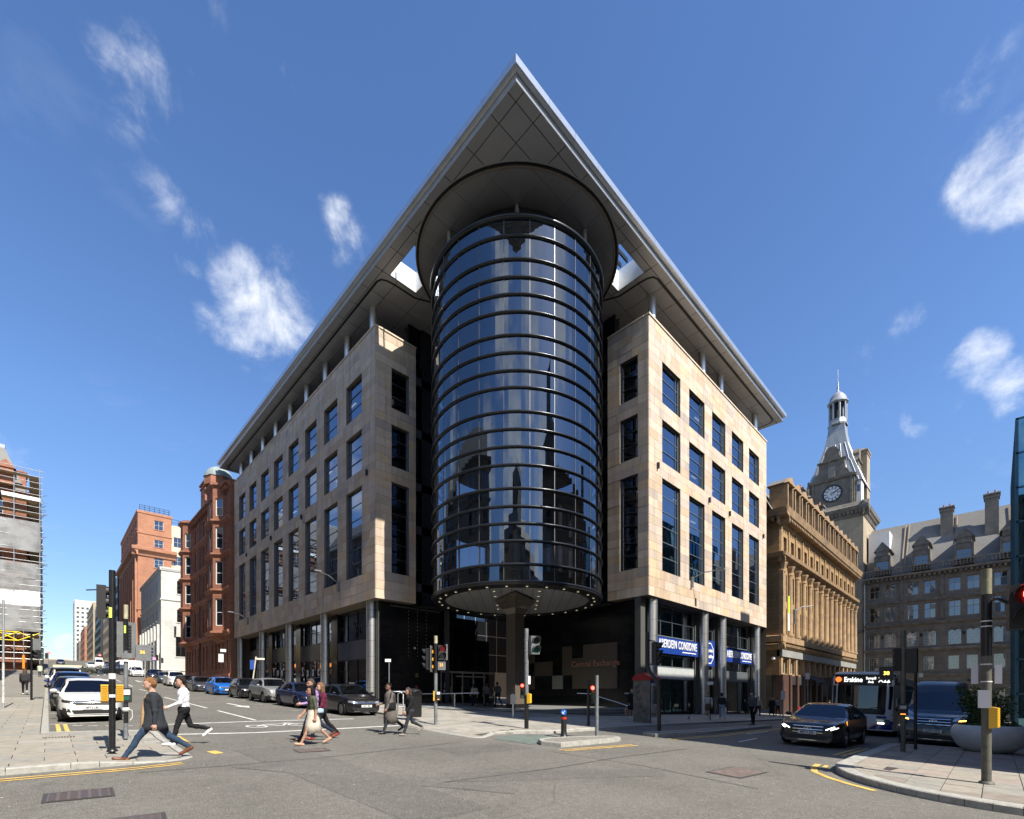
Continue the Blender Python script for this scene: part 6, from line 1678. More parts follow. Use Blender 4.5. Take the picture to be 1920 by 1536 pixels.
for k in range(8):
 a = R(22.5 + 45 * k); mb = MB(); mb.tube((cx + 1.35 * math.cos(a), cy + 1.35 * math.sin(a), 54.2), (cx + 1.35 * math.cos(a), cy + 1.35 * math.sin(a), 57.4), .18, 6); mb.build('lantern_post', LEAD, lo)
mb = MB(); mb.tube((cx, cy, 54), (cx, cy, 57.3), .85, 8); mb.build('lantern_core', DK, lo)
mb = MB(); mb.lathe([(1.4, 57.3), (1.75, 57.5), (1.75, 57.7), (1.5, 57.9), (1.3, 58.7), (.8, 59.4), (.3, 59.8), (.14, 60.3), (.22, 60.7), (.12, 61.0), (.16, 61.5), (.05, 62), (.05, 64.0), (0, 64.2)], 12, (cx, cy, 0)); mb.build('lantern_dome', LEAD, lo, smooth=50)
chimney(CT, 110, 113, 16.9, 18.4, 35, 47.4, BUFF, 0); mb = MB(); mb.add([(109.8, 16.7, 47.6), (113.2, 16.7, 47.6), (113.2, 18.6, 47.6), (109.8, 18.6, 47.6), (111.5, 17.6, 48.6)], [(0, 1, 4), (1, 2, 4), (2, 3, 4), (3, 0, 4)]); mb.build('chimney_cap', GREYT, CT)
mb = MB(); mb.lathe([(.5, 35), (.5, 39), (.7, 39.2), (.4, 39.6), (.45, 40.6), (.15, 41.6), (.2, 41.9), (0, 42.4)], 8, (104.6, 25.2, 0)); mb.build('pinnacle', GREYT, CT)
mb = MB(); mb.box(105.2, 107.5, 17.0, 17.85, 36, 40.6); o = mb.build('roof_dormer', mat('white_render', (.66, .66, .66), .7), CT)
mb = MB(); mb.box(105.12, 105.18, 17.2, 17.65, 38.4, 39.6); mb.build('dormer_pane', WGL, o)
# -- blue glass block at the right edge
GB = thing('glass_building', 'blue glass office block at the right edge in front of the hotel', 'building', (64, -1.3, ground(64, -1)))
FW = Fac((64, -1.3), (0, -1)); FN = Fac((84, -1.3), (-1, 0))
bb = MB(); bb.box(64.3, 83.8, -22, -1.6, -4, 26.8); bb.build('wall', mat('teal_wall', (.02, .06, .08), .5), GB)
for f, w in ((FW, 8), (FN, 20)):
 for k in range(int(w / 1.33)):
  for r in range(9):
   mb = MB(); z = -1.5 + r * 3.18; mb.quad(f.p(k * 1.33 + .03, .05, z + .05), f.p(k * 1.33 + 1.3, .05, z + .05), f.p(k * 1.33 + 1.3, .05, z + 3.1), f.p(k * 1.33 + .03, .05, z + 3.1)); o = mb.build('facade_pane', TEAL, GB); o.rotation_euler = (0, 0, 0)
 fm = MB()
 for r in range(10): f.box(fm, 0, w, 0, .2, -1.55 + r * 3.18, -1.4 + r * 3.18)
 for k in range(int(w / 1.33) + 1): f.box(fm, k * 1.33 - .03, k * 1.33 + .03, -.02, .2, -1.5, 27)
 fm.build('facade_frame', mat('teal_frame', (.03, .09, .13), .4, metal=.3), GB)
# ---------------------------------------------------------------- vehicles
def paint(name, col, metal=.0, rough=.32, coat=1.0):
 return mat(name, col, rough, metal, coat=coat * .8, var=.04, scale=1.5, spec=.25)
TYRE = mat('tyre_rubber', (.015, .015, .016), .85)
RIM = mat('alloy_rim', (.42, .43, .44), .3, metal=.9)
RIMD = mat('dark_rim', (.05, .05, .055), .35, metal=.6)
PLAS = mat('black_plastic', (.016, .016, .017), .55)
CHROME = mat('chrome', (.75, .75, .76), .12, metal=1.0)
CARGL = glass('car_glass', (.40, .46, .46), (.55, .62, .72), .09, clear=.8)
LAMPG = mat('headlamp', (.42, .44, .46), .12, metal=.6, coat=1.0)
LAMPD = mat('headlamp_dark', (.03, .032, .036), .2, coat=.4)
DRL = mat('running_light', (.9, .9, .95), .3, emit=(1, .93, .78), estr=3)
PLATE = mat('number_plate_white', (.72, .72, .70), .5)
PTXT = mat('plate_letters', (.01, .01, .012), .5)
REDLAMP = mat('tail_lamp', (.30, .01, .01), .2, coat=1.0)
def lerp_prof(prof, s):
 if s <= prof[0][0]: return prof[0][1]
 for (a, za), (b, zb) in zip(prof[:-1], prof[1:]):
  if s <= b: return za + (zb - za) * (s - a) / (b - a) if b > a else zb
 return prof[-1][1]
def smooth_prof(prof, s, r=.06): return sum(lerp_prof(prof, s + q * r) * w for q, w in ((-1, 1), (-.5, 2), (0, 3), (.5, 2), (1, 1))) / 9
SPECS = {
'hatch': dict(L=4.07, W=1.75, H=1.46, R=.315, fo=.83, wb=2.55, cowl=1.02, head=1.78, rw0=3.42, rw1=3.88, zb=.17,
 top=[(0, .60), (.03, .68), (.14, .78), (.55, .89), (1.02, .985), (1.78, 1.405), (2.15, 1.455), (2.6, 1.46), (3.4, 1.41), (3.88, 1.05), (4.02, .92), (4.07, .6)], belt=[(0, .6), (.2, .78), (1.0, .91), (4.0, .985)]),
'suv': dict(L=4.4, W=1.82, H=1.6, R=.345, fo=.86, wb=2.65, cowl=1.08, head=1.82, rw0=3.75, rw1=4.2, zb=.22,
 top=[(0, .70), (.03, .80), (.14, .90), (.55, 1.0), (1.08, 1.075), (1.82, 1.53), (2.2, 1.595), (2.8, 1.6), (3.7, 1.555), (4.2, 1.17), (4.36, 1.03), (4.4, .6)], belt=[(0, .7), (.2, .9), (1.0, 1.0), (4.3, 1.07)]),
'saloon': dict(L=4.85, W=1.85, H=1.46, R=.335, fo=.86, wb=2.9, cowl=1.32, head=2.12, rw0=3.55, rw1=4.2, zb=.17,
 top=[(0, .58), (.03, .66), (.16, .76), (.6, .86), (1.32, .955), (2.12, 1.385), (2.5, 1.45), (2.9, 1.46), (3.55, 1.39), (4.2, 1.09), (4.7, 1.03), (4.82, .92), (4.85, .55)], belt=[(0, .58), (.2, .76), (1.2, .9), (4.4, .97)]),
'van': dict(L=4.95, W=1.92, H=1.92, R=.335, fo=.9, wb=3.2, cowl=.95, head=1.75, rw0=9, rw1=9, zb=.22, s_end=2.6,
 top=[(0, .72), (.03, .86), (.14, 1.0), (.5, 1.1), (.95, 1.2), (1.75, 1.78), (2.1, 1.89), (2.5, 1.92), (4.85, 1.9), (4.95, 1.7), (4.95, .6)], belt=[(0, .72), (.2, .98), (1.0, 1.1), (4.9, 1.14)]),
'bigvan': dict(L=5.6, W=2.06, H=2.55, R=.35, fo=.98, wb=3.5, cowl=.98, head=1.72, rw0=9, rw1=9, zb=.25, s_end=2.5,
 top=[(0, .85), (.03, 1.0), (.14, 1.12), (.5, 1.24), (.98, 1.36), (1.72, 2.06), (2.05, 2.36), (2.4, 2.5), (2.8, 2.55), (5.5, 2.52), (5.6, 2.3), (5.6, .6)], belt=[(0, .85), (.2, 1.08), (1.0, 1.25), (5.5, 1.3)]),
'cab': dict(L=4.58, W=1.78, H=1.82, R=.33, fo=.75, wb=2.88, cowl=1.25, head=1.72, rw0=4.0, rw1=4.4, zb=.22,
 top=[(0, .72), (.03, .84), (.16, .93), (.6, 1.0), (1.25, 1.07), (1.72, 1.68), (2.1, 1.8), (2.9, 1.82), (4.0, 1.75), (4.4, 1.2), (4.55, 1.05), (4.58, .6)], belt=[(0, .72), (.2, .92), (1.2, 1.02), (4.5, 1.06)]),
}
def vehicle(name, label, cat, x, y, heading, kind, pm, rim=RIM, group=None, plate=None, W=None, L=None, H=None, lamp=None, detail=True, clad=False, chrome=False, grille='bar', badge=None, roofm=None):
 S = dict(SPECS[kind]); kx = (L or S['L']) / S['L']; kz = (H or S['H']) / S['H']
 Lh = S['L'] * kx; Wd = W or S['W']; Rw = S['R']
 top = [(s * kx, z * kz if z > .7 else z) for s, z in S['top']]; belt = [(s * kx, z * kz) for s, z in S['belt']]
 cowl, head, rw0, rw1 = (S[k] * kx for k in ('cowl', 'head', 'rw0', 'rw1')); zb = S['zb']
 axles = [S['fo'] * kx, (S['fo'] + S['wb']) * kx]; Ra = Rw + .055
 hx, hy = math.cos(heading), math.sin(heading)
 gf = (ground(x + hx, y + hy) - ground(x - hx, y - hy)) / 2; gl = (ground(x - hy, y + hx) - ground(x + hy, y - hx)) / 2
 t = thing(name, label, cat, (x, y, ground(x, y)), heading, group, local=True)
 t.rotation_euler = (math.atan(gl), -math.atan(gf), heading)
 def halfw(s):
  e = min(s, Lh - s); r = .75
  k = 1 if e >= r else 1 - .24 * ((r - e) / r) ** 2.2
  return Wd / 2 * k
 n = int(Lh / .075); st = [Lh * i / n for i in range(n + 1)]; st[0] = .0
 for v in (cowl, head, rw0, rw1):
  if v < Lh: st[min(range(1, n), key=lambda i: abs(st[i] - v))] = v
 secs = []
 for s in st:
  w = halfw(s); T = smooth_prof(top, s, .05) if .1 < s < Lh - .1 else lerp_prof(top, s); B = min(lerp_prof(belt, s), T - .035)
  hc = T - B; c = max(0.0, min(1.0, (hc - .06) / .42)); c = c * c * (3 - 2 * c)
  wr = w * (.90 - .17 * c); sec = [(0, zb), (w * .86, zb), (w * .945, zb + .07)]
  for q in range(1, 7):
   f = q / 7; z = zb + .07 + (B - zb - .07) * f
   sec.append((w * (.955 + .045 * math.sin(math.pi * min(1, f * 1.05)) ** .8), z))
  sec.append((w * .955, B)); sec.append((w * .925, B + .02 + .01 * c))
  ez = T - .018 - .055 * c; a = sec[-1]
  sec.append((a[0] + (wr - a[0]) * .88, a[1] + (ez - a[1]) * .88)); sec.append((wr, ez))
  sec += [(wr * .90, T - .008 - .022 * c), (wr * .5, T - .004), (0, T)]
  secs.append(sec)
 m = len(secs[0]); vs = []; full = 2 * m - 2
 for s, sec in zip(st, secs):
  X = Lh / 2 - s
  row = [(X, yy, zz) for yy, zz in sec] + [(X, -yy, zz) for yy, zz in sec[-2:0:-1]]
  vs += row
 vs = [list(v) for v in vs]
 for v in vs:
  if v[2] < .8 and abs(v[1]) > Wd * .4:
   for ax in axles:
    dx, dz = v[0] - (Lh / 2 - ax), v[2] - Rw; r = math.hypot(dx, dz)
    if abs(r - Ra) < .062 and dz > -.2: v[0] = Lh / 2 - ax + dx / r * Ra; v[2] = Rw + dz / r * Ra
 fs, ms = [], []
 for i in range(n):
  sm = (st[i] + st[i + 1]) / 2
  for j in range(full):
   j2 = (j + 1) % full; q = ((i + 1) * full + j, (i + 1) * full + j2, i * full + j2, i * full + j)
   jj = j if j < m - 1 else full - 1 - j
   cx_ = sum(vs[k][0] for k in q) / 4; cz_ = sum(vs[k][2] for k in q) / 4
   if jj in (1, 2, 3, 4, 5, 6, 7, 8) and any((cx_ - (Lh / 2 - ax)) ** 2 + (cz_ - Rw) ** 2 < (Ra - .005) ** 2 for ax in axles): continue
   mi = 0
   send = S.get('s_end', 99)
   if jj in (13, 14) and cowl <= sm <= head: mi = 1
   elif jj in (13, 14) and rw0 <= sm <= rw1: mi = 1
   elif jj == 10 and cowl + .22 < sm < min(rw1 - .1, send) and secs[i][11][1] - secs[i][10][1] > .1: mi = 1
   elif clad and jj in (1, 2, 3) : mi = 2
   elif jj == 0: mi = 2
   fs.append(q); ms.append(mi)
 for i, rev in ((0, False), (n, True)):
  q = [i * full + j for j in range(full)]; fs.append(tuple(q if not rev else q[::-1])); ms.append(0)
 def sub(sel, nm, mm, parent=t):
  b = MB(); used = {}
  for q, k in zip(fs, ms):
   if k != sel: continue
   for p in q:
    if p not in used: used[p] = len(used); b.v.append(tuple(vs[p]))
   b.f.append(tuple(used[p] for p in q)); b.m.append(0)
  return b.build(nm, mm, parent, smooth=32)
 body = sub(0, 'body', pm)
 sub(1, 'windows', CARGL); sub(2, 'lower_trim', PLAS)
 bvh = BVHTree.FromPolygons([tuple(v) for v in vs], [f for f in fs if len(f) == 4] + [f for f in fs if len(f) > 4])
 def patch(nm, quad, m_, ax='f', off=.008, nu=6, nv=3, parent=t):
  """quad of (across, up) corners laid on to the body from the front, rear or side"""
  b = MB(); g = []
  for j in range(nv + 1):
   for i in range(nu + 1):
    u, v = i / nu, j / nv
    p = [(quad[0][k] * (1 - u) + quad[1][k] * u) * (1 - v) + (quad[3][k] * (1 - u) + quad[2][k] * u) * v for k in (0, 1)]
    if ax == 'f': o, d = Vector((9, p[0], p[1])), Vector((-1, 0, 0))
    elif ax == 'r': o, d = Vector((-9, p[0], p[1])), Vector((1, 0, 0))
    elif ax == 'l': o, d = Vector((p[0], 9, p[1])), Vector((0, -1, 0))
    elif ax == 'b': o, d = Vector((p[0], -9, p[1])), Vector((0, 1, 0))
    elif ax == 't': o, d = Vector((p[0], p[1], 9)), Vector((0, 0, -1))
    h = bvh.ray_cast(o, d)[0]
    if h is None: return None
    b.v.append(tuple(h - d * off))
  for j in range(nv):
   for i in range(nu): b.f.append((j * (nu + 1) + i, j * (nu + 1) + i + 1, (j + 1) * (nu + 1) + i + 1, (j + 1) * (nu + 1) + i)); b.m.append(0)
  return b.build(nm, m_, parent, smooth=30)
 w2 = Wd / 2
 zl = lerp_prof(top, .14) ; gz = zl - .12
 for sg in (-1, 1):
  if kind in ('van', 'bigvan'):
   hl = patch('headlight', [(sg * w2 * .50, gz - .02), (sg * w2 * .88, gz + .04), (sg * w2 * .86, gz + .16), (sg * w2 * .55, gz + .10)], lamp or LAMPG, off=.012)
  else:
   hl = patch('headlight', [(sg * w2 * .50, gz - .075), (sg * w2 * .90, gz - .03), (sg * w2 * .90, gz + .07), (sg * w2 * .54, gz + .02)], lamp or LAMPG, off=.012)
  patch('fog_lamp_recess', [(sg * w2 * .62, zb + .14), (sg * w2 * .88, zb + .17), (sg * w2 * .88, zb + .30), (sg * w2 * .68, zb + .26)], PLAS, off=.006)
  patch('tail_lamp', [(sg * w2 * .55, gz + .02), (sg * w2 * .86, gz + .02), (sg * w2 * .86, gz + .2), (sg * w2 * .55, gz + .16)], REDLAMP, 'r', off=.01)
 gh = {'bar': (.06, -.055), 'tall': (.09, -.20), 'wide': (.05, -.12), 'none': (0, 0)}[grille]
 if grille != 'none':
  gw = .50 if grille != 'tall' else .46
  patch('grille', [(-w2 * gw, gz + gh[1]), (w2 * gw, gz + gh[1]), (w2 * (gw + .02), gz + gh[0] - .02), (-w2 * (gw + .02), gz + gh[0] - .02)], PLAS, off=.008)
  for q in ((0.0,) if grille == 'bar' else (.15, .5, .85)):
   z = gz + gh[1] + (gh[0] - gh[1]) * q; patch('grille_bar', [(-w2 * gw, z - .008), (w2 * gw, z - .008), (w2 * gw, z + .012), (-w2 * gw, z + .012)], CHROME if chrome else PLAS, off=.018, nv=1)
 patch('lower_intake', [(-w2 * .55, zb + .09), (w2 * .55, zb + .09), (w2 * .62, zb + .22), (-w2 * .62, zb + .22)], PLAS, off=.007)
 patch('bumper_lip', [(-w2 * .7, zb + .045), (w2 * .7, zb + .045), (w2 * .7, zb + .065), (-w2 * .7, zb + .065)], CHROME if chrome else PLAS, off=.012, nv=1)
 zp_ = zb + .30 if kind != 'bigvan' else zb + .36
 h = bvh.ray_cast(Vector((9, 0, zp_)), Vector((-1, 0, 0)))[0]
 pb = MB(); pb.box(h.x + .012, h.x + .03, -.26, .26, zp_ - .055, zp_ + .055); pl = pb.build('number_plate', PLATE, t)
 if plate: put_text(plate, .105, PTXT, pl, (h.x + .032, 0, zp_), (0, 1, 0), extrude=.001, bold=.003, sx=.86)
 if badge:
  hb = bvh.ray_cast(Vector((9, 0, gz)), Vector((-1, 0, 0)))[0]; bx = hb.x + .02; bb = MB()
  if badge == 'vw':
   for k in range(20):
    a, b_ = 2 * math.pi * k / 20, 2 * math.pi * (k + 1) / 20
    bb.quad(*[(bx, r * math.cos(q), gz + r * math.sin(q)) for q, r in ((a, .05), (a, .062), (b_, .062), (b_, .05))])
   for p, q in (((-.022, .045), (0, .005)), ((0, .005), (.022, .045)), ((-.045, .02), (-.02, -.045)), ((-.02, -.045), (0, -.01)), ((0, -.01), (.02, -.045)), ((.02, -.045), (.045, .02))):
    d = Vector(q) - Vector(p); d.normalize(); o = Vector((-d.y, d.x)) * .006
    bb.quad(*[(bx + .001, c[0], gz + c[1]) for c in (Vector(p) - o, Vector(q) - o, Vector(q) + o, Vector(p) + o)])
  elif badge == 'star':
   for k in range(24):
    a, b_ = 2 * math.pi * k / 24, 2 * math.pi * (k + 1) / 24
    bb.quad(*[(bx + .01, r * math.cos(q), gz - .05 + r * math.sin(q)) for q, r in ((a, .085), (a, .098), (b_, .098), (b_, .085))])
   for k in range(3):
    a = R(90 + 120 * k); bb.poly([(bx + .011, .014 * math.cos(a + 1.57), gz - .05 + .014 * math.sin(a + 1.57)), (bx + .011, .09 * math.cos(a), gz - .05 + .09 * math.sin(a)), (bx + .011, .014 * math.cos(a - 1.57), gz - .05 + .014 * math.sin(a - 1.57))])
  elif badge == 'oval':
   bb.poly([(bx + .012, .10 * math.cos(2 * math.pi * k / 24), gz - .02 + .042 * math.sin(2 * math.pi * k / 24)) for k in range(24)])
  bo = bb.build('badge', CHROME if badge != 'oval' else mat('badge_blue', (.03, .06, .18), .3, metal=.4), t)
  if badge == 'oval':
   b2 = MB()
   for k in range(24):
    a, b_ = 2 * math.pi * k / 24, 2 * math.pi * (k + 1) / 24
    b2.quad(*[(bx + .014, .10 * r * math.cos(q), gz - .02 + .042 * r * math.sin(q)) for q, r in ((a, .9), (a, 1.05), (b_, 1.05), (b_, .9))])
   b2.build('badge_rim', CHROME, bo); put_text('Ford', .06, CHROME, bo, (bx + .015, 0, gz - .022), (0, 1, 0), extrude=.001, shear=.25)
 if detail:
  for sg, ax in ((1, 'l'), (-1, 'b')):
   zs, zt = zb + .10, lerp_prof(belt, Lh / 2) - .03
   for s in (cowl + .42, (cowl + rw0 if rw0 < Lh else cowl + 3.4) / 2 + .25):
    X = Lh / 2 - s; patch('door_seam', [(X - .007, zs), (X + .007, zs), (X + .007, zt), (X - .007, zt)], PLAS, ax, .003, 1, 6)
    patch('door_handle', [(X - 1.0 + .08, zt - .12), (X - .80 + .08, zt - .12), (X - .80 + .08, zt - .09), (X - 1.0 + .08, zt - .09)], pm if not chrome else CHROME, ax, .022, 2, 1)
   X = Lh / 2 - (cowl + (rw0 if rw0 < Lh else 2.2)) / 2 - .12
   zz = lerp_prof(belt, Lh / 2)
   patch('window_pillar', [(X - .045, zz + .03), (X + .045, zz + .03), (X + .03, zz + .03 + (lerp_prof(top, Lh / 2) - zz) * .78), (X - .06, zz + .03 + (lerp_prof(top, Lh / 2) - zz) * .78)], PLAS, ax, .006, 1, 3)
   if chrome: patch('window_trim', [(Lh / 2 - rw1 + .2, zz + .005), (Lh / 2 - cowl - .3, zz - .03), (Lh / 2 - cowl - .3, zz - .015), (Lh / 2 - rw1 + .2, zz + .022)], CHROME, ax, .012, 12, 1)
 mz = lerp_prof(belt, cowl + .3) + .11; mx = Lh / 2 - cowl - .34
 for sg in (-1, 1):
  mb = MB(); k = 1.0 if kind not in ('van', 'bigvan', 'cab') else 1.1
  hk = 1.0 if kind not in ('bigvan', 'van') else 1.6
  mb.lathe([(0, -.06), (.085 * k, -.05), (.105 * k, 0), (.09 * k, .04), (.05 * k, .075), (0, .08)], 10, (mx, sg * (w2 + .10), mz), axis='x', sx=1.05, sy=.72 * hk)
  mb.tube((mx - .02, sg * (w2 * .92), mz - .08), (mx, sg * (w2 + .06), mz - .03), .03, 6)
  mb.build('mirror', pm if kind not in ('bigvan', 'cab') else PLAS, t, smooth=45)
 lip = PLAS if clad or kind in ('van', 'bigvan') else pm
 wm_ = MB()
 wm_.lathe([(Rw * .62, -.10), (Rw * .70, -.105), (Rw * .93, -.095), (Rw, -.06), (Rw, .06), (Rw * .93, .095), (Rw * .70, .105), (Rw * .62, .10)], 24, (0, 0, 0), axis='y')
 tyre = wm_.mesh('tyre', TYRE, 40)
 rb = MB(); rb.lathe([(Rw * .64, .085), (Rw * .60, .10), (Rw * .585, .05), (0, .035)], 20, (0, 0, 0), axis='y', mi=1); rb.lathe([(Rw * .66, .102), (Rw * .58, .104), (Rw * .58, .08)], 20, (0, 0, 0), axis='y', mi=0)
 for k in range(5):
  a = 2 * math.pi * k / 5 + .3; c, s = math.cos(a), math.sin(a)
  for dd in (-.028, .028): rb.obox((dd * -s * 1.6 - s * .0 + c * .02, .055, dd * c * 1.6 + s * .02), (c * Rw * .57, .02, s * Rw * .57), (-s * .035, 0, c * .035), (0, .03, 0), 0)
 rb.lathe([(0, .11), (.05, .105), (.06, .07)], 10, (0, 0, 0), axis='y', mi=0)
 rimm = rb.mesh('rim', [rim, RIMD], 40)
 for ax in axles:
  for sg in (1, -1):
   wv = halfw(ax); X = Lh / 2 - ax
   wl = inst('wheel', tyre, t, (X, sg * (wv - .115), Rw), (0, 0, 0 if sg > 0 else math.pi)); ri = inst('rim', rimm, wl, (0, 0, 0))
   ab = MB(); ab.path([(X + (Ra) * math.cos(R(a)), sg * (wv * .985), Rw + (Ra) * math.sin(R(a))) for a in range(-14, 195, 12)], .022 if lip is pm else .034, 6); ab.build('wheel_arch', lip, t, smooth=60)
   ib = MB(); ib.lathe([(Ra + .01, 0), (Ra + .01, -.34), (0, -.34)], 20, (X, 0, Rw), axis='y')
   ib.v = [(p[0], sg * (wv * .97 + p[1]), p[2]) for p in ib.v]; ib.v = [(a, b, max(c, .12)) for a, b, c in ib.v]
   ib.build('wheel_well', BLACKM, t)
 ub = MB(); ub.box(-Lh / 2 + .3, Lh / 2 - .3, -w2 * .8, w2 * .8, .16, zb + .02); ub.build('underbody', BLACKM, t)
 # a dark cabin with seats behind the glass
 cb = MB(); Bz = lerp_prof(belt, Lh / 2)
 for s in (cowl + 1.25, cowl + 2.05):
  if s > min(rw0, S.get('s_end', 99)): continue
  for yy in (-.36, .36):
   cb.box(Lh / 2 - s - .12, Lh / 2 - s, yy - .24, yy + .24, Bz - .5, Bz + .12); cb.box(Lh / 2 - s - .1, Lh / 2 - s - .02, yy - .13, yy + .13, Bz + .14, Bz + .32)
 cb.box(Lh / 2 - cowl - .55, Lh / 2 - cowl - .1, -w2 * .8, w2 * .8, Bz - .4, Bz - .03)
 cb.build('seats', mat('dark_seat', (.03, .03, .032), .8), t)
 return t, body, patch, bvh, Lh, w2, gz, zb
BLK = paint('black_car_paint', (.009, .009, .011), .0)
DBL = paint('dark_blue_paint', (.018, .035, .13), .35); NAVY = paint('navy_paint', (.012, .018, .045), .3)
WHTP = paint('white_car_paint', (.66, .66, .64)); GRYP = paint('grey_car_paint', (.30, .305, .30), .4, .38)
DGR = paint('dark_grey_paint', (.075, .083, .10), .5); BLUP = paint('bright_blue_paint', (.012, .16, .62), .3); SLV = paint('silver_paint', (.40, .41, .42), .7)
GL = 'cars parked along the left kerb'; GR = 'cars parked along the right kerb'
S_ = -math.pi / 2
def parked(name, label, x, yfront, kind, pm, **k):
 L = k.get('L') or SPECS[kind]['L']
 return vehicle(name, label, k.pop('cat', 'car'), x, yfront + L / 2, S_, kind, pm, **k)
parked('parked_car', 'white small crossover parked first at the left kerb, facing the camera', 1.12, 22.2, 'suv', WHTP, group=GL, plate='BF72 LBL', L=4.27, W=1.76, H=1.52, grille='wide', chrome=True, badge='vw', clad=True, lamp=LAMPD)
parked('parked_car', 'black hatchback hidden behind the white crossover at the left kerb', .95, 28.0, 'hatch', BLK, group=GL, H=1.52)
parked('parked_car', 'dark blue sport utility car parked third at the left kerb before the white van', .98, 34.3, 'suv', DBL, group=GL, H=1.72, W=1.86)
v = parked('parked_van', 'white van with an amber light bar on its roof at the left kerb', 1.0, 45.2, 'van', WHTP, group=GL, cat='van', H=2.0, L=5.0)
mb = MB(); mb.box(.55, .95, -.75, .75, 1.98, 2.12); mb.build('light_bar', mat('amber_bar', (.75, .62, .40), .3), v[0])
parked('parked_car', 'blue saloon car parked behind the white van on the left', 1.0, 52.8, 'suv', DBL, group=GL, H=1.66)
parked('parked_car', 'tall dark blue car parked furthest up the left kerb', .9, 60, 'van', NAVY, group=GL, H=1.95)
parked('parked_car', 'black hatchback parked first at the right kerb below the steel columns', 10.72, 20.75, 'hatch', BLK, group=GR, plate='SA71 MFJ', badge='vw', chrome=True)
parked('parked_car', 'dark blue fastback car parked second at the right kerb', 10.72, 26.3, 'saloon', paint('deep_blue_paint', (.010, .018, .065), .3), group=GR, L=4.7, H=1.44, grille='none', lamp=LAMPD, rim=RIMD)
parked('parked_car', 'light grey sport utility car parked third at the right kerb', 10.74, 32.05, 'suv', GRYP, group=GR, W=1.84, grille='tall', clad=True)
parked('parked_car', 'small black hatchback parked between the grey and the bright blue car', 10.78, 38.1, 'hatch', BLK, group=GR, L=3.7, H=1.50, W=1.66)
parked('parked_car', 'bright blue hatchback parked at the right kerb', 10.72, 44.6, 'hatch', BLUP, group=GR, L=4.25, W=1.8, H=1.5, grille='wide', lamp=LAMPD)
parked('parked_car', 'dark grey saloon parked behind the bright blue hatchback', 10.72, 52.2, 'saloon', DGR, group=GR, plate='VK18 WLO', badge='vw', chrome=True)
parked('parked_car', 'black car parked between the dark grey saloon and the white one on the right', 10.72, 59.6, 'hatch', NAVY, group=GR)
parked('parked_car', 'white sport utility car parked far up the right kerb', 10.72, 65.6, 'suv', WHTP, group=GR, H=1.72, W=1.9, grille='tall')
parked('parked_car', 'silver grey hatchback parked above the white one on the right', 10.72, 73, 'hatch', DGR, group=GR)
parked('parked_car', 'dark estate car parked furthest up the right kerb', 10.72, 80, 'suv', NAVY, group=GR)
# traffic up the hill
GT = 'traffic up the hill street'
vehicle('taxi', 'black cab crossing the junction up the hill, orange stripe on its side', 'taxi', 7.6, 104.5, math.pi, 'cab', BLK, group=GT)
vehicle('moving_car', 'dark olive car crossing the hill junction at left', 'car', 3.6, 103.5, 0, 'hatch', paint('dark_olive', (.03, .032, .012)), group=GT)
vehicle('moving_van', 'white van crossing the junction behind the black cab', 'van', 9.4, 109.5, math.pi, 'bigvan', WHTP, group=GT)
vehicle('moving_car', 'white car behind the walker in jeans at the hill junction', 'car', 10.2, 97.5, S_, 'suv', WHTP, group=GT)
vehicle('moving_car', 'white car coming down the hill beyond the junction', 'car', 7.3, 150, S_, 'hatch', WHTP, group=GT)
vehicle('moving_van', 'white delivery van coming down the hill behind a white car', 'van', 9.4, 163, S_, 'bigvan', WHTP, group=GT)
vehicle('moving_car', 'dark car near the top of the hill on the left', 'car', 2.6, 190, S_, 'hatch', NAVY, group=GT)
vehicle('moving_car', 'small dark car near the top of the hill beside the white van', 'car', 11.2, 172, S_, 'hatch', DGR, group=GT)
# the three facing right-hand vehicles
MC = vehicle('saloon_car', 'shiny black saloon with lit running lights waiting before the bus', 'car', 20.3, 4.35, math.pi, 'saloon', BLK, plate='MD17 JXL', grille='tall', chrome=True, badge='star', lamp=LAMPD, L=4.95, W=1.87, H=1.47)
t, body, patch, bvh, Lh, w2, gz, zb = MC
for sg in (-1, 1):
 patch('running_light', [(sg * w2 * .56, gz - .055), (sg * w2 * .80, gz + .055), (sg * w2 * .78, gz + .08), (sg * w2 * .55, gz - .03)], DRL, off=.02, nu=5, nv=1)
 patch('running_light', [(sg * w2 * .70, gz - .05), (sg * w2 * .88, gz + .03), (sg * w2 * .87, gz + .05), (sg * w2 * .69, gz - .03)], DRL, off=.02, nu=5, nv=1)
TV = vehicle('minibus_van', 'dark blue high roof van with amber indicators beside the bus', 'van', 25.7, 1.62, math.pi, 'bigvan', paint('navy_van_paint', (.008, .012, .032), 0, .35), plate='LD71 HFA', grille='tall', chrome=True, badge='oval')
t, body, patch, bvh, Lh, w2, gz, zb = TV
for sg in (-1, 1):
 patch('indicator', [(sg * w2 * .66, gz - .01), (sg * w2 * .84, gz + .02), (sg * w2 * .84, gz + .055), (sg * w2 * .68, gz + .03)], AMBL, off=.022, nu=4, nv=1)
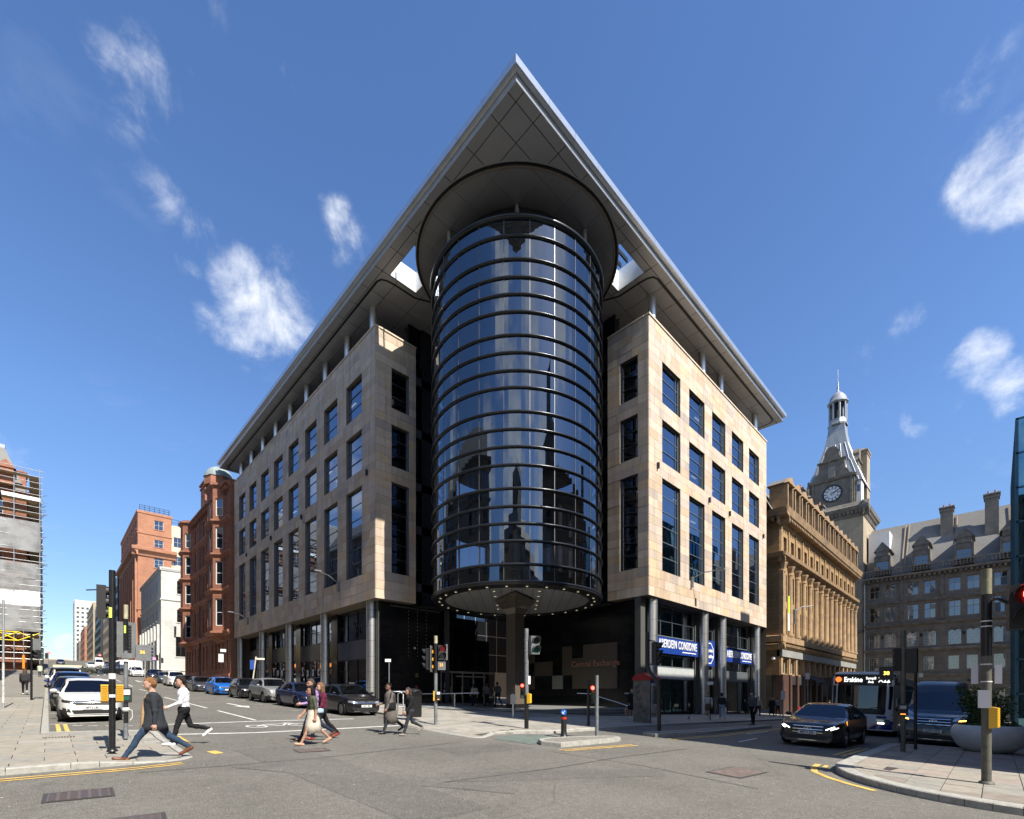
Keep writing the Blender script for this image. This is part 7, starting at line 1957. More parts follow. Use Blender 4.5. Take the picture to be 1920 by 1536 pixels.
# bus
BX, BY = 27.6, 4.55
gf = (ground(BX - 1, BY) - ground(BX + 1, BY)) / 2
B = thing('bus', 'white and blue single deck bus with a black front and lit destination sign', 'bus', (BX + 5.5, BY, ground(BX + 5.5, BY)), math.pi, local=True)
B.rotation_euler = (-.036, -math.atan(.03), math.pi)
BWH = paint('bus_white', (.66, .66, .65)); BBL = paint('bus_blue', (.02, .04, .24)); BGL = glass('bus_glass', (.10, .12, .13), (.78, .86, 1.0), .10, clear=.5)
hw = 1.275; Lb = 11.0; xf = Lb / 2
plan = [(-xf, -hw), (xf - .5, -hw), (xf - .2, -hw + .06), (xf - .06, -hw + .28), (xf, -.5), (xf + .03, 0), (xf, .5), (xf - .06, hw - .28), (xf - .2, hw - .06), (xf - .5, hw), (-xf, hw)]
def bring(z, s=1.0, dx=0.0): return [(x + dx, y * s, z) for x, y in plan]
def loft(nm, levels, m, close=True, parent=B, smooth=35):
 b = MB(); n = len(plan)
 for lv in levels: b.v += bring(*lv)
 for j in range(len(levels) - 1):
  for i in range(n): b.f.append((j * n + i, j * n + (i + 1) % n, (j + 1) * n + (i + 1) % n, (j + 1) * n + i)); b.m.append(0)
 if close: b.f.append(tuple(range((len(levels) - 1) * n, len(levels) * n))); b.m.append(0); b.f.append(tuple(range(n - 1, -1, -1))); b.m.append(0)
 return b.build(nm, m, parent, smooth=smooth)
loft('body', [(.28, 1), (.36, 1), (2.75, .985, -.06), (2.95, .95, -.12), (3.03, .86, -.22)], BWH)
def bpatch(nm, pts, m, x0=.012, parent=B, cols=8):
 """pts: outline as rows of (y0, y1, z); laid over the rounded front"""
 b = MB()
 def fx(y, z):
  y = max(-hw + .001, min(hw - .001, y)); P = plan[1:10]
  for (xa, ya), (xb, yb) in zip(P[:-1], P[1:]):
   if ya <= y <= yb: x = xa + (xb - xa) * (y - ya) / (yb - ya)
  return x + x0 - (.06 * max(0, (z - .36) / 2.4))
 for y0, y1, z in pts:
  for i in range(cols + 1):
   y = y0 + (y1 - y0) * i / cols; b.v.append((fx(y, z), y, z))
 n = cols + 1
 for j in range(len(pts) - 1):
  for i in range(cols): b.f.append((j * n + i, j * n + i + 1, (j + 1) * n + i + 1, (j + 1) * n + i)); b.m.append(0)
 return b.build(nm, m, parent, smooth=40)
bpatch('front_mask', [(-1.2, 1.2, 1.02), (-1.23, 1.23, 1.2), (-1.23, 1.23, 2.9)], BLACK, .010)
bpatch('windscreen', [(-1.14, 1.14, 1.28), (-1.17, 1.17, 2.36)], BGL, .022)
bpatch('destination_sign', [(-1.1, 1.1, 2.42), (-1.1, 1.1, 2.84)], BLACKM, .024)
SIGNW = mat('sign_white_lit', (.9, .9, .88), .4, emit=(1, 1, .95), estr=1.0)
def btxt(s, size, y, z, **k): return put_text(s, size, SIGNW, B, (xf + .03, y, z), (0, 1, 0), extrude=.002, **k)
btxt('Erskine', .32, -.33, 2.63, bold=.004, sx=.78); btxt('Sempill', .17, .36, 2.71, bold=.001, sx=.80); btxt('Ave', .17, .36, 2.54, bold=.001, sx=.80); btxt('X22', .32, .86, 2.63, bold=.004, sx=.8)
mb = MB(); mb.poly([(xf + .016, -.92 + .13 * math.cos(2 * math.pi * k / 18), 2.64 + .13 * math.sin(2 * math.pi * k / 18)) for k in range(18)]); mb.build('round_emblem', mat('orange_emblem', (.75, .16, .03), .4, emit=(1, .2, .03), estr=.7), B)
bpatch('lower_front', [(-1.2, 1.2, .38), (-1.22, 1.22, 1.0)], BWH, .012)
bpatch('blue_corner', [(.35, 1.2, .34), (.62, 1.22, .55), (.8, 1.22, .74)], BBL, .020)
bpatch('blue_corner', [(-1.2, -.35, .34), (-1.22, -.62, .55), (-1.22, -.8, .74)], BBL, .020)
bpatch('orange_line', [(.3, .36, .36), (.76, .82, .76), (1.2, 1.22, .84)], mat('orange_line', (.7, .2, .03), .5), .022)
for sg in (-1, 1):
 a, b_ = sorted((sg * .62, sg * 1.12)); bpatch('headlight', [(a + (.1 if sg > 0 else 0), b_ - (.1 if sg < 0 else 0), .56), (a, b_, .80)], LAMPG, .028)
 a, b_ = sorted((sg * .68, sg * .92)); bpatch('lit_lamp', [(a, b_, .60), (a, b_, .65)], DRL, .034)
 mb = MB(); mb.path([(xf - .15, sg * 1.2, 2.75), (xf + .25, sg * 1.32, 2.7), (xf + .3, sg * 1.36, 2.35)], .04, 6); mb.box(xf + .2, xf + .36, sg * 1.36 - .11, sg * 1.36 + .11, 1.8, 2.4); mb.build('mirror', BLACK, B)
btl = put_text("McGill's", .24, mat('bus_lettering', (.03, .05, .25), .5), B, (xf + .035, -.1, .88), (0, 1, 0), extrude=.002, bold=.004, shear=.15)
mb = MB(); mb.box(xf + .015, xf + .03, .62, 1.0, .87, .96); mb.build('badge_plate', BBL, B)
for ws in ((-.9, -.1), (.1, .9)):
 mb = MB(); mb.path([(xf + .05, ws[0], 1.22), (xf + .03, ws[1], 1.42)], .015, 5); mb.build('wiper', BLACKM, B)
mb = MB(); mb.box(-xf - .005, xf - .6, -hw - .012, hw + .012, 1.25, 2.55); mb.build('side_windows', BGL, B)
for X in (xf - 2.7, -xf + 3.2):
 for sg in (-1, 1):
  mb = MB(); mb.lathe([(.28, -.14), (.46, -.12), (.48, -.08), (.48, .08), (.46, .12), (.28, .14)], 22, (X, sg * (hw - .12), .48), axis='y'); wl = mb.build('wheel', TYRE, B, smooth=40)
  mb = MB(); mb.lathe([(.28, .1), (.2, .06), (0, .08)], 14, (X, sg * (hw - .08), .48), axis='y'); mb.build('rim', SLV, wl)
mb = MB(); mb.box(xf + .02, xf + .03, -.26, .26, .40, .51); mb.build('number_plate', PLATE, B)
# ---------------------------------------------------------------- street furniture
def cdir(ang): return Vector((math.cos(R(ang)), math.sin(R(ang)), 0))
TOCAM = lambda x, y: math.degrees(math.atan2(-y, -x))
HOODM = mat('signal_black', (.014, .014, .015), .5); HEADG = mat('signal_grey', (.13, .135, .14), .55, var=.2, scale=8)
def head(t, x, y, z, ang, n=3, lit=None, m=HOODM, board=False, s=1.0, lenses=None, ribs=False):
 """a signal head at height z (its centre), looking along ang"""
 d, u = cdir(ang), cdir(ang + 90); h = .245 * n * s; w = .27 * s; dp = .16 * s; c = Vector((x, y, z))
 mb = MB(); mb.obox(c - u * w / 2 - d * dp / 2 - Vector((0, 0, h / 2)), u * w, d * dp, (0, 0, h))
 o = mb.build('signal_head', m, t)
 if board:
  bb = MB(); bb.obox(c - u * .20 * s - d * (dp / 2 + .02) - Vector((0, 0, h / 2 + .1)), u * .4 * s, d * .02, (0, 0, h + .2)); bb.build('backing_board', HEADG if ribs else m, o)
  if ribs:
   rb = MB()
   for k in range(9):
    rb.obox(c - u * .10 - d * (dp / 2 + .045) + Vector((0, 0, -h / 2 + .05 + k * h / 9)), u * .16, d * .03, (0, 0, .05))
   rb.build('backing_ribs', HOODM, o, kind='stuff')
 lz = lenses or ([REDLENS, mat('amber_lens', (.25, .10, .01), .2), GREENLENS] if n == 3 else [REDLENS, GREENLENS] if n == 2 else [REDLENS, mat('amber_lens', (.25, .10, .01), .2), GREENLENS, LENS])
 for k in range(n):
  zc = z + h / 2 - (k + .5) * h / n; r = .1 * s; p = Vector((x, y, zc)) + d * (dp / 2)
  lb = MB(); nn = 16
  lb.poly([p + d * .006 + u * r * math.cos(2 * math.pi * i / nn) + Vector((0, 0, r * math.sin(2 * math.pi * i / nn))) for i in range(nn)])
  lm = lz[k % len(lz)]
  if lit == k: lm = REDL if k == 0 else AMBL
  lb.build('lens', lm, o)
  hb = MB(); r2 = r * 1.12; pts = [(r2 * math.cos(R(a)), r2 * math.sin(R(a))) for a in range(-35, 216, 20)]; L = .17 * s
  for (a0, b0), (a1, b1) in zip(pts[:-1], pts[1:]):
   f = lambda a, b, q: p + u * a + Vector((0, 0, b)) + d * q
   hb.quad(f(a0, b0, 0), f(a1, b1, 0), f(a1, b1, L * (.55 + .45 * max(0, b1 / r2))), f(a0, b0, L * (.55 + .45 * max(0, b0 / r2))))
  hb.build('hood', m, o)
 return o
def pole_thing(name, label, x, y, h, r, m, cat, g0=.12, taper=1.0, cap=None, group=None, foot=False):
 g = ground(x, y) + g0; t = thing(name, label, cat, (x, y, g), group=group)
 mb = MB(); mb.tube((x, y, g - .05), (x, y, h), r, 14, 0, r * taper)
 if foot: mb.lathe([(r * 1.7, 0), (r * 1.6, .03), (r * 1.05, .06)], 14, (x, y, g))
 mb.build('pole', m, t, smooth=40)
 if cap:
  c = MB(); c.tube((x, y, h - .35), (x, y, h + .02), r * 1.02 * taper, 14); c.build('pole_cap', cap, t, smooth=40)
 return t
def pbox(t, x, y, z, ang, off, m, w=.12, h=.3, d=.1, name='push_button_box', side=0.0):
 dv, u = cdir(ang), cdir(ang + 90); c = Vector((x, y, z)) + dv * off + u * side
 mb = MB(); e = .02
 P = [c - u * w / 2 - Vector((0, 0, h / 2)), c + u * w / 2 - Vector((0, 0, h / 2)), c + u * w / 2 + Vector((0, 0, h / 2)), c - u * w / 2 + Vector((0, 0, h / 2))]
 mb.add(P + [p + dv * d + (c - p) * .14 for p in P], [(0, 3, 2, 1), (4, 5, 6, 7), (0, 1, 5, 4), (1, 2, 6, 5), (2, 3, 7, 6), (3, 0, 4, 7)])
 return mb.build(name, m, t)
CAPY = mat('pale_cap', (.38, .35, .24), .6, var=.2, scale=10)
ORD = mat('orange_digits', (.8, .3, .05), .4, emit=(1, .35, .05), estr=.8)
GSIG = 'signal poles of the crossing'
def plate(t, x, y, z, ang, w, h, m, off=.08, name='sign_plate', side=0.0, d=.012):
 dv, u = cdir(ang), cdir(ang + 90); c = Vector((x, y, z)) + dv * off + u * side
 mb = MB(); mb.obox(c - u * w / 2 - Vector((0, 0, h / 2)), u * w, dv * d, (0, 0, h)); return mb.build(name, m, t)
def camdir(x, y): return TOCAM(x, y)
# 1 tall black pole at the near left kerb
x, y = .98, 13.2; a = camdir(x, y)
t = pole_thing('signal_pole', 'tall black signal pole with two yellow button boxes at the left kerb', x, y, 4.46, .058, BLACK, 'signal pole', group=GSIG, foot=True)
p = Vector((x, y, 0)) - cdir(a + 90) * .17 + cdir(a + 180) * .12; head(t, p.x, p.y, 3.78, a + 85, 3, s=.95)
mb = MB(); mb.tube((x, y, 4.05), (p.x, p.y, 4.0), .02, 6); mb.tube((x, y, 3.5), (p.x, p.y, 3.5), .02, 6); mb.path([(p.x - .25, p.y, 4.0), (p.x, p.y, 4.05), (x, y, 4.1)], .014, 5); mb.build('bracket', BLACK, t)
for s in (-1, 1):
 o = pbox(t, x, y, 1.83, a, -.02, YELB, .13, .38, .10, side=s * .125)
 rb = MB(); dv, u = cdir(a), cdir(a + 90)
 for k in range(8):
  c = Vector((x, y, 1.68 + k * .043)) + dv * .085 + u * s * .125; rb.obox(c - u * .05, u * .1, dv * .012, (0, 0, .018))
 rb.build('box_ribs', mat('yellow_rib', (.55, .30, .02), .5), o, kind='stuff')
plate(t, x, y, 3.55, a, .05, .22, mat('lime_sticker', (.55, .75, .08), .5), .06, 'sticker', -.03); plate(t, x, y, 1.78, a, .1, .06, WHITEP, .062, 'sticker')
mb = MB(); mb.tube((x, y, 2.14), (x, y, 2.26), .066, 12); mb.build('tape', mat('white_tape', (.6, .6, .58), .6), t)
# 2 grey pole behind it
x, y = 1.46, 15.96; a = camdir(x, y)
t = pole_thing('signal_pole', 'grey signal pole with backing board and orange countdown unit behind the tall black pole', x, y, 4.13, .048, GREYP, 'signal pole', group=GSIG, cap=CAPY)
mb = MB(); mb.tube((x, y, 2.95), (x, y, 3.78), .053, 12); mb.build('pole_wrap', BLACK, t)
mb = MB(); mb.tube((x, y, 1.05), (x, y, 1.5), .052, 12); mb.build('pole_wrap', BLACK, t)
p = Vector((x, y, 0)) + cdir(a + 180) * .16; head(t, p.x, p.y, 3.24, 92, 3, board=True, ribs=True)
p2 = Vector((x, y, 0)) + cdir(a + 90) * -.0 + cdir(a + 90) * .42
mb = MB(); dv, u = cdir(a), cdir(a + 90); c = Vector((x, y, 2.9)) + u * .38; mb.obox(c - u * .18 - dv * .05 - Vector((0, 0, .2)), u * .40, dv * .1, (0, 0, .42)); mb.obox(c - u * .46 - dv * .05 - Vector((0, 0, .16)), u * .2, dv * .16, (0, 0, .14)); o = mb.build('countdown_unit', HEADG, t)
put_text('36', .11, ORD, o, c + dv * .056 + u * -.04 + Vector((0, 0, .02)), u, extrude=.001, bold=.004)
for k in range(4): plate(o, c.x, c.y, 2.76 + k * .09, a, .04, .05, HOODM, .05, 'vent', .17)
plate(t, c.x, c.y, 2.76, a, .07, .07, mat('pink_sticker', (.6, .3, .55), .5), .052, 'sticker', .21)
o = pbox(t, x, y, 1.78, a, .05, BLACKM, .24, .38, .1); plate(o, x, y, 1.86, a, .17, .13, WHITEP, .152, 'button_panel'); plate(o, x, y, 1.7, a, .14, .09, GREENLENS, .152, 'button_panel')
plate(t, x, y, 3.5, a, .04, .2, mat('lime_sticker', (.55, .75, .08), .5), .07, 'sticker', -.02); plate(t, x, y, 2.72, a, .09, .12, WHITEP, .07, 'sticker')
mb = MB(); mb.path([(x + .03, y - .07, 1.42), (x + .12, y - .08, 1.38), (x + .13, y - .06, 1.2), (x + .08, y - .07, 1.12)], .01, 5); mb.lathe([(.07, 1.36), (.09, 1.4), (.07, 1.46)], 8, (x, y, 0)); mb.build('torn_tape', mat('white_tape', (.6, .6, .58), .6), t)
# 3, 4 slim poles on the left footway
x, y = -.64, 36.5
t = pole_thing('signal_pole', 'black signal pole beside the walker on the left footway', x, y, 5.0, .05, BLACK, 'signal pole', group=GSIG)
head(t, x + .18, y + .1, 4.3, 80, 3, m=HEADG, board=True); head(t, x + .25, y - .1, 3.9, 200, 2, m=HOODM)
t = pole_thing('sign_post', 'slim grey post at the left edge of the footway', -1.36, 29.6, 5.8, .037, mat('galvanised', (.40, .43, .45), .45, metal=.5, var=.1, scale=4), 'post')
mb = MB(); mb.tube((-1.36, 29.6, 1.4), (-1.36, 29.6, 3.1), .040, 10); mb.build('stickers', mat('sticker_band', (.5, .5, .49), .6, var=.5, scale=14), t)
# 5 twin heads on the north-east corner
x, y = 10.77, 15.23; a = camdir(x, y); u = cdir(a + 90)
t = pole_thing('signal_pole', 'grey pole with twin heads and red man on the north-east pavement', x, y, 4.03, .066, GREYP, 'signal pole', .11, cap=CAPY, group=GSIG)
p = Vector((x, y, 0)) - u * .26; head(t, p.x, p.y, 3.15, a - 100, 3, m=HOODM, board=True, ribs=True, s=1.1)
for k in range(3):
 plate(t, p.x, p.y, 2.85 + k * .29, a, .05, .12, mat('orange_reflex', (.75, .35, .03), .4), .05, 'amber_edge', .14)
p = Vector((x, y, 0)) + u * .22; head(t, p.x, p.y, 3.4, a + 18, 2, m=HOODM, s=1.15, lit=None, lenses=[mat('red_man_dim', (.16, .01, .01), .3, emit=(1, .03, .03), estr=.05), LENS]);
q = p + cdir(a + 108) * .2; mb = MB(); mb.obox((q.x, q.y, 3.12), cdir(a + 108) * .05, cdir(a + 18) * -.3, (0, 0, .62)); mb.build('side_board', HEADG, t)
c = Vector((p.x, p.y, 2.88)); mb = MB(); mb.obox(c - u * .14 - Vector((0, 0, .16)), u * .3, cdir(a) * .12, (0, 0, .32)); o = mb.build('countdown_unit', HEADG, t)
put_text('21', .15, ORD, o, c + cdir(a) * .125 + Vector((0, 0, .03)), u, extrude=.001, bold=.003)
mb = MB(); mb.tube((x, y, 2.6), (x, y, 3.75), .07, 12); mb.build('pole_wrap', BLACK, t)
pbox(t, x, y, 1.72, a, .05, BLACKM, .16, .34, .1, side=.10); plate(t, x, y, 1.82, a, .12, .1, WHITEP, .165, 'button_panel', .10); plate(t, x, y, 1.72, a, .05, .38, YELB, .05, 'yellow_plate', -.07); plate(t, x, y, 1.58, a, .06, .03, ORD, .165, 'wait_light', .10)
# 6 pole with side head in front of the drum column
x, y = 12.54, 12.04; a = camdir(x, y); u = cdir(a + 90)
t = pole_thing('signal_pole', 'grey pole with a red cycle light and yellow box before the drum column', x, y, 4.19, .078, GREYP, 'signal pole', .11, group=GSIG)
mb = MB(); mb.tube((x, y, .45), (x, y, 1.75), .081, 12); mb.build('pole_wrap', BLACK, t)
p = Vector((x, y, 0)) + u * .27; head(t, p.x, p.y, 3.58, a + 32, 2, m=HEADG, s=1.35, lenses=[LENS, GREENLENS])
p = Vector((x, y, 0)) - u * .15; head(t, p.x, p.y, 1.9, a - 5, 4, lit=0, m=HOODM, s=.55, lenses=[REDLENS, mat('amber_dim', (.4, .12, .01), .3), GREENLENS, mat('pale_lens', (.45, .5, .55), .3)])
pbox(t, x, y, 1.63, a + 60, .06, YELB, .15, .38, .12); plate(t, x, y, 2.3, a + 30, .1, .3, WHITEP, .09, 'sign_plate', .06)
for z in (3.75, 3.35, 2.95, 2.2):
 mb = MB(); mb.tube((x, y, z), (x, y, z + .05), .088, 12); mb.build('clamp', mat('clamp', (.3, .31, .32), .4, metal=.6), t)
# 7 short posts of the cycle crossing
t = pole_thing('signal_post', 'short black post without a head on the north-east kerb', 15.87, 11.71, 2.36, .058, BLACK, 'post', .11)
x, y = 12.96, 9.22; a = camdir(x, y)
t = pole_thing('signal_post', 'short grey post with a red cycle signal on the first kerbed island', x, y, 2.42, .058, GREYP, 'signal pole', .12)
p = Vector((x, y, 0)) - cdir(a + 90) * .12; head(t, p.x, p.y, 1.78, a - 12, 4, lit=0, m=HOODM, s=.6)
# 8 bollard
x, y = 12.21, 10.01; g = ground(x, y); a = camdir(x, y)
t = thing('bollard', 'black cycle lane bollard with red band and round blue sign', 'bollard', (x, y, g))
mb = MB(); mb.lathe([(.17, 0), (.15, .03), (.10, .10), (.095, .3), (.09, .72), (.085, .84), (.06, .9), (0, .91)], 16, (x, y, g)); mb.build('post', mat('bollard_black', (.016, .016, .017), .4), t, smooth=50)
mb = MB(); mb.lathe([(.097, .62), (.099, .63), (.098, .68), (.096, .69)], 16, (x, y, g)); mb.build('red_band', mat('red_band', (.5, .03, .02), .4), t, smooth=50)
dv, u = cdir(a), cdir(a + 90); c = Vector((x, y, g + .86)) + dv * .1
mb = MB(); mb.poly([c + u * .095 * math.cos(2 * math.pi * k / 20) + Vector((0, 0, .095 * math.sin(2 * math.pi * k / 20))) for k in range(20)]); o = mb.build('blue_sign', mat('sign_blue_round', (.01, .12, .5), .35), t)
mb = MB(); q = c + dv * .004
for p0, p1 in (((.045, .045), (-.04, -.04)), ((-.045, -.045), (-.045, .02)), ((-.045, -.045), (.02, -.045))):
 d = Vector(p1) - Vector(p0); d.normalize(); nn = Vector((-d.y, d.x)) * .01
 mb.quad(*[q + u * v.x + Vector((0, 0, v.y)) for v in (Vector(p0) - nn, Vector(p1) - nn, Vector(p1) + nn, Vector(p0) + nn)])
mb.build('sign_symbol', WHITEP, o)
# 9 crooked pole on the second island
x, y = 16.6, 8.95; a = camdir(x, y); u = cdir(a + 90); g = ground(x, y) + .12
t = thing('signal_pole', 'black cranked signal pole seen side on before the blue shop sign', 'signal pole', (x, y, g), group=GSIG)
P = [Vector((x, y, z)) - u * o for z, o in ((g - .05, 0), (1.95, 0), (2.2, .04), (2.42, .16), (2.6, .32), (2.8, .42), (3.0, .44), (4.15, .44))]
mb = MB(); mb.path(P, .072, 14); mb.build('pole', BLACK, t, smooth=50)
p = Vector((x, y, 0)) - u * .14; head(t, p.x, p.y, 3.32, a + 72, 3, m=HOODM, board=False, s=1.2)
mb = MB(); mb.tube(P[-1] - Vector((0, 0, .3)), (p.x, p.y, 3.8), .025, 6); mb.tube(P[-1] - Vector((0, 0, 1.2)), (p.x, p.y, 2.9), .025, 6); mb.build('bracket', BLACK, t)
for k in range(3): plate(t, p.x, p.y, 2.96 + k * .33, a, .05, .1, mat('orange_reflex', (.75, .35, .03), .4), .11, 'amber_edge', -.06)
# 10 signal on the south-east pavement seen from behind
x, y = 17.95, 1.9; a = camdir(x, y); u = cdir(a + 90); g = ground(x, y) + .13
t = pole_thing('signal_pole', 'dark signal pole with a lit countdown box beside the dark blue van', x, y, 3.68, .062, POLEOLD, 'signal pole', .13, group=GSIG)
p = Vector((x, y, 0)) + u * .2; head(t, p.x, p.y, 2.78, a + 165, 3, m=HOODM, s=.95)
p = Vector((x, y, 0)) - u * .1; head(t, p.x, p.y, 2.82, a + 200, 3, m=HOODM, s=.9)
c = Vector((x, y, 2.42)) - u * .38; mb = MB(); mb.obox(c - u * .17 - Vector((0, 0, .2)), u * .34, cdir(a) * .1, (0, 0, .4)); o = mb.build('countdown_unit', HOODM, t)
put_text('38', .14, mat('yellow_digits', (.7, .5, .05), .4, emit=(1, .7, .1), estr=1.8), o, c + cdir(a) * .105, u, extrude=.001, bold=.003)
o = pbox(t, x, y, 1.35, a, .06, BLACKM, .24, .34, .1); plate(o, x, y, 1.42, a, .15, .1, mat('grey_panel', (.3, .34, .36), .4), .162, 'button_panel'); plate(o, x, y, 1.22, a, .12, .03, ORD, .16, 'wait_light')
plate(t, x, y, 2.35, a, .09, .12, mat('pale_sticker', (.5, .5, .52), .5), .02, 'sticker', .40)
t = pole_thing('signal_post', 'slim black post between the dark signal pole and the van', 19.4, 1.75, 2.6, .04, BLACK, 'post', .13)
# 11 big pole with the red man at the right edge
x, y = 12.77, .12; a = camdir(x, y); u = cdir(a + 90)
t = pole_thing('signal_pole', 'thick weathered pole with a red man signal at the right edge', x, y, 4.18, .072, POLEOLD, 'signal pole', .13, group=GSIG, foot=True)
mb = MB(); mb.tube((x, y, 2.55), (x, y, 3.72), .077, 16); mb.build('pole_wrap', BLACK, t, smooth=40)
mb = MB(); mb.tube((x, y, 3.72), (x, y, 4.2), .0755, 16); mb.build('pole_cap', mat('olive_cap', (.18, .17, .11), .6, var=.3, scale=6), t, smooth=40)
p = Vector((x, y, 0)) + u * .50; hd = head(t, p.x, p.y, 3.42, a + 8, 2, m=HOODM, s=1.65, lenses=[mat('red_dark', (.10, .004, .004), .2), LENS])
mb = MB(); mb.path([(x, y, 3.6), Vector((x, y, 3.62)) + u * .15, Vector((p.x, p.y, 3.5)) - u * .2], .03, 6); mb.build('bracket', BLACK, t)
# the red man
c = Vector((p.x, p.y, 3.42 + .20)) + cdir(a + 8) * .15; uu = cdir(a + 98); mb = MB()
def mquad(pts): mb.poly([c + uu * q[0] * .14 + Vector((0, 0, q[1] * .14)) for q in pts])
mquad([(.16 * math.cos(2 * math.pi * k / 12), .66 + .16 * math.sin(2 * math.pi * k / 12)) for k in range(12)])
for pts in ([(-.2, .45), (-.17, -.1), (.17, -.1), (.2, .45)], [(-.17, -.12), (-.15, -.85), (-.02, -.85), (-.01, -.12)], [(.01, -.12), (.02, -.85), (.15, -.85), (.17, -.12)], [(-.33, .42), (-.32, -.2), (-.22, -.2), (-.22, .44)], [(.22, .44), (.22, -.2), (.32, -.2), (.33, .42)]): mquad(pts)
mb.build('red_man', mat('red_man_lit', (.9, .05, .03), .3, emit=(1, .05, .03), estr=12), hd)
for s in (-1, 1): plate(t, x, y, 2.2, a, .10, .36, mat('paper', (.55, .55, .60), .7), -.02, 'notice_board', s * .16)
plate(t, x, y, 1.73, a, .17, .34, mat('paper', (.55, .55, .60), .7), .1, 'notice', -.03)
mb = MB()
for z in (2.05, 2.38, 3.1, 3.2): mb.tube((x, y, z), (x, y, z + .02), .081, 14)
mb.build('straps', WHITEP, t)
o = pbox(t, x, y, 1.38, a + 75, .05, YELB, .14, .42, .12); o2 = pbox(t, x, y, 1.4, a + 120, .06, BLACKM, .14, .4, .08, name='button_back')
rb = MB()
for k in range(8):
 q = Vector((x, y, 1.22 + k * .045)) + cdir(a + 75) * .165; rb.obox(q - cdir(a + 165) * .05, cdir(a + 165) * .10, cdir(a + 75) * .012, (0, 0, .02))
rb.build('box_ribs', mat('yellow_rib', (.55, .30, .02), .5), o, kind='stuff')
# 12 small sign posts
def signpost(label, x, y, h, plates, g0=.11, r=.03, m=GREYP, lean=None, name='sign_post'):
 g = ground(x, y) + g0; t = thing(name, label, 'sign post', (x, y, g), group='small sign posts')
 top = Vector((x, y, h)) + (Vector(lean) if lean else Vector())
 mb = MB(); mb.tube((x, y, g - .05), top, r, 8); mb.build('post', m, t); a = camdir(x, y)
 for dz, w, hh, mm, sd in plates:
  f = (h - dz - g) / (h - g); c = Vector((x, y, g)).lerp(top, f); plate(t, c.x, c.y, c.z, a, w, hh, mm, r + .01, side=sd)
 return t
NAVYS = mat('sign_navy', (.02, .06, .28), .4)
signpost('thin grey post with a small white plate before the black granite wall', 13.78, 24.0, 3.75, [(.1, .32, .16, WHITEP, -.06)])
t = signpost('short steel post with an outlined cycle parking plate before the entrance steps', 15.95, 16.2, 1.78, [(.26, .26, .46, mat('steel_plate', (.40, .41, .42), .4, metal=.5), 0)], r=.04, m=STEEL)
signpost('black post with two white plates by the red sandstone building', 13.1, 57.0, 6.4, [(.15, .5, .3, WHITEP, .1), (.95, .45, .85, WHITEP, -.1)], m=BLACK)
signpost('leaning pale post with a blue panel before the steel columns', 13.2, 47.4, 5.1, [(.2, .75, .16, mat('cream_plate', (.6, .58, .5), .5), .35), (.75, .34, .85, NAVYS, -.22)], lean=(.32, -.3, 0), r=.06, m=mat('cream_post', (.55, .52, .42), .6))
signpost('thin grey post with a bus timetable in front of the brown warehouse', 44.5, 12.6, 2.9, [(1.3, .3, .75, mat('timetable', (.45, .47, .5), .4), 0)], r=.045)
signpost('thin grey post near the black awning of the brown warehouse', 52.0, 12.6, 3.6, [(.2, .34, .6, mat('pale_flag', (.55, .56, .55), .5), 0)], r=.05)
signpost('short black post with a white 38 bus plate behind the man in the checked shirt', 28.2, 11.9, 3.1, [(.7, .34, .2, WHITEP, 0)], m=BLACK)
for k, (xx, yy, rr, lab) in enumerate(((.1, 205, 0, 'round red no entry sign far up the left kerb'), (11.8, 200, 0, 'round red no entry sign far up the right kerb'))):
 g = ground(xx, yy); t = thing('road_sign', lab, 'road sign', (xx, yy, g)); mb = MB(); mb.tube((xx, yy, g), (xx, yy, g + 3.0), .06, 6); mb.build('post', GREYP, t)
 mb = MB(); mb.tube((xx, yy - .08, g + 3.1), (xx, yy - .12, g + 3.1), .42, 18); o = mb.build('disc', mat('sign_red', (.55, .02, .02), .4), t)
 mb = MB(); mb.box(xx - .29, xx + .29, yy - .14, yy - .125, g + 3.0, g + 3.2); mb.build('bar', WHITEP, o)
for xx, yy, lab in ((12.6, 92.5, 'signal pole at the side street corner before the pale bank'), (-.5, 94, 'signal pole at the foot of the scaffolding'), (13.5, 112, 'signal pole at the far corner of the pale bank')):
 t = pole_thing('signal_pole', lab, xx, yy, ground(xx, yy) + 3.9, .07, BLACK, 'signal pole', group=GSIG); head(t, xx - .3, yy, ground(xx, yy) + 3.2, -100, 3, s=1.2); head(t, xx + .35, yy, ground(xx, yy) + 2.8, 80, 3, s=1.1)
xx, yy = 69, 12.8; t = pole_thing('signal_pole', 'far signal showing red beside the bus', xx, yy, 2.4, .07, BLACK, 'signal pole', group=GSIG); head(t, xx - .1, yy - .3, 1.9, camdir(xx, yy), 3, lit=0, s=1.3)
# parking ticket machine, bin and cycle hoop by the parked cars
t = thing('litter_bin', 'black litter bin behind the two women on the north-east pavement', 'bin', (11.75, 18.3, ground(11.75, 18.3) + .11))
g = ground(11.75, 18.3) + .11; mb = MB(); mb.box(11.5, 12.0, 18.05, 18.55, g, g + 1.15); mb.box(11.47, 12.03, 18.02, 18.58, g + 1.0, g + 1.04); mb.build('body', BLACK, t)
mb = MB(); mb.lathe([(.32, 1.15), (.28, 1.22), (.1, 1.27), (0, 1.28)], 12, (11.75, 18.3, g)); mb.build('lid', BLACK, t, smooth=50); mb = MB(); mb.box(11.46, 11.5, 18.15, 18.45, g + .82, g + .98); mb.build('slot', BLACKM, t)
t = thing('cycle_stand', 'steel cycle hoop between the women and the parked black hatchback', 'cycle stand', (11.2, 18.9, ground(11.2, 18.9) + .1)); g = ground(11.2, 18.9) + .1
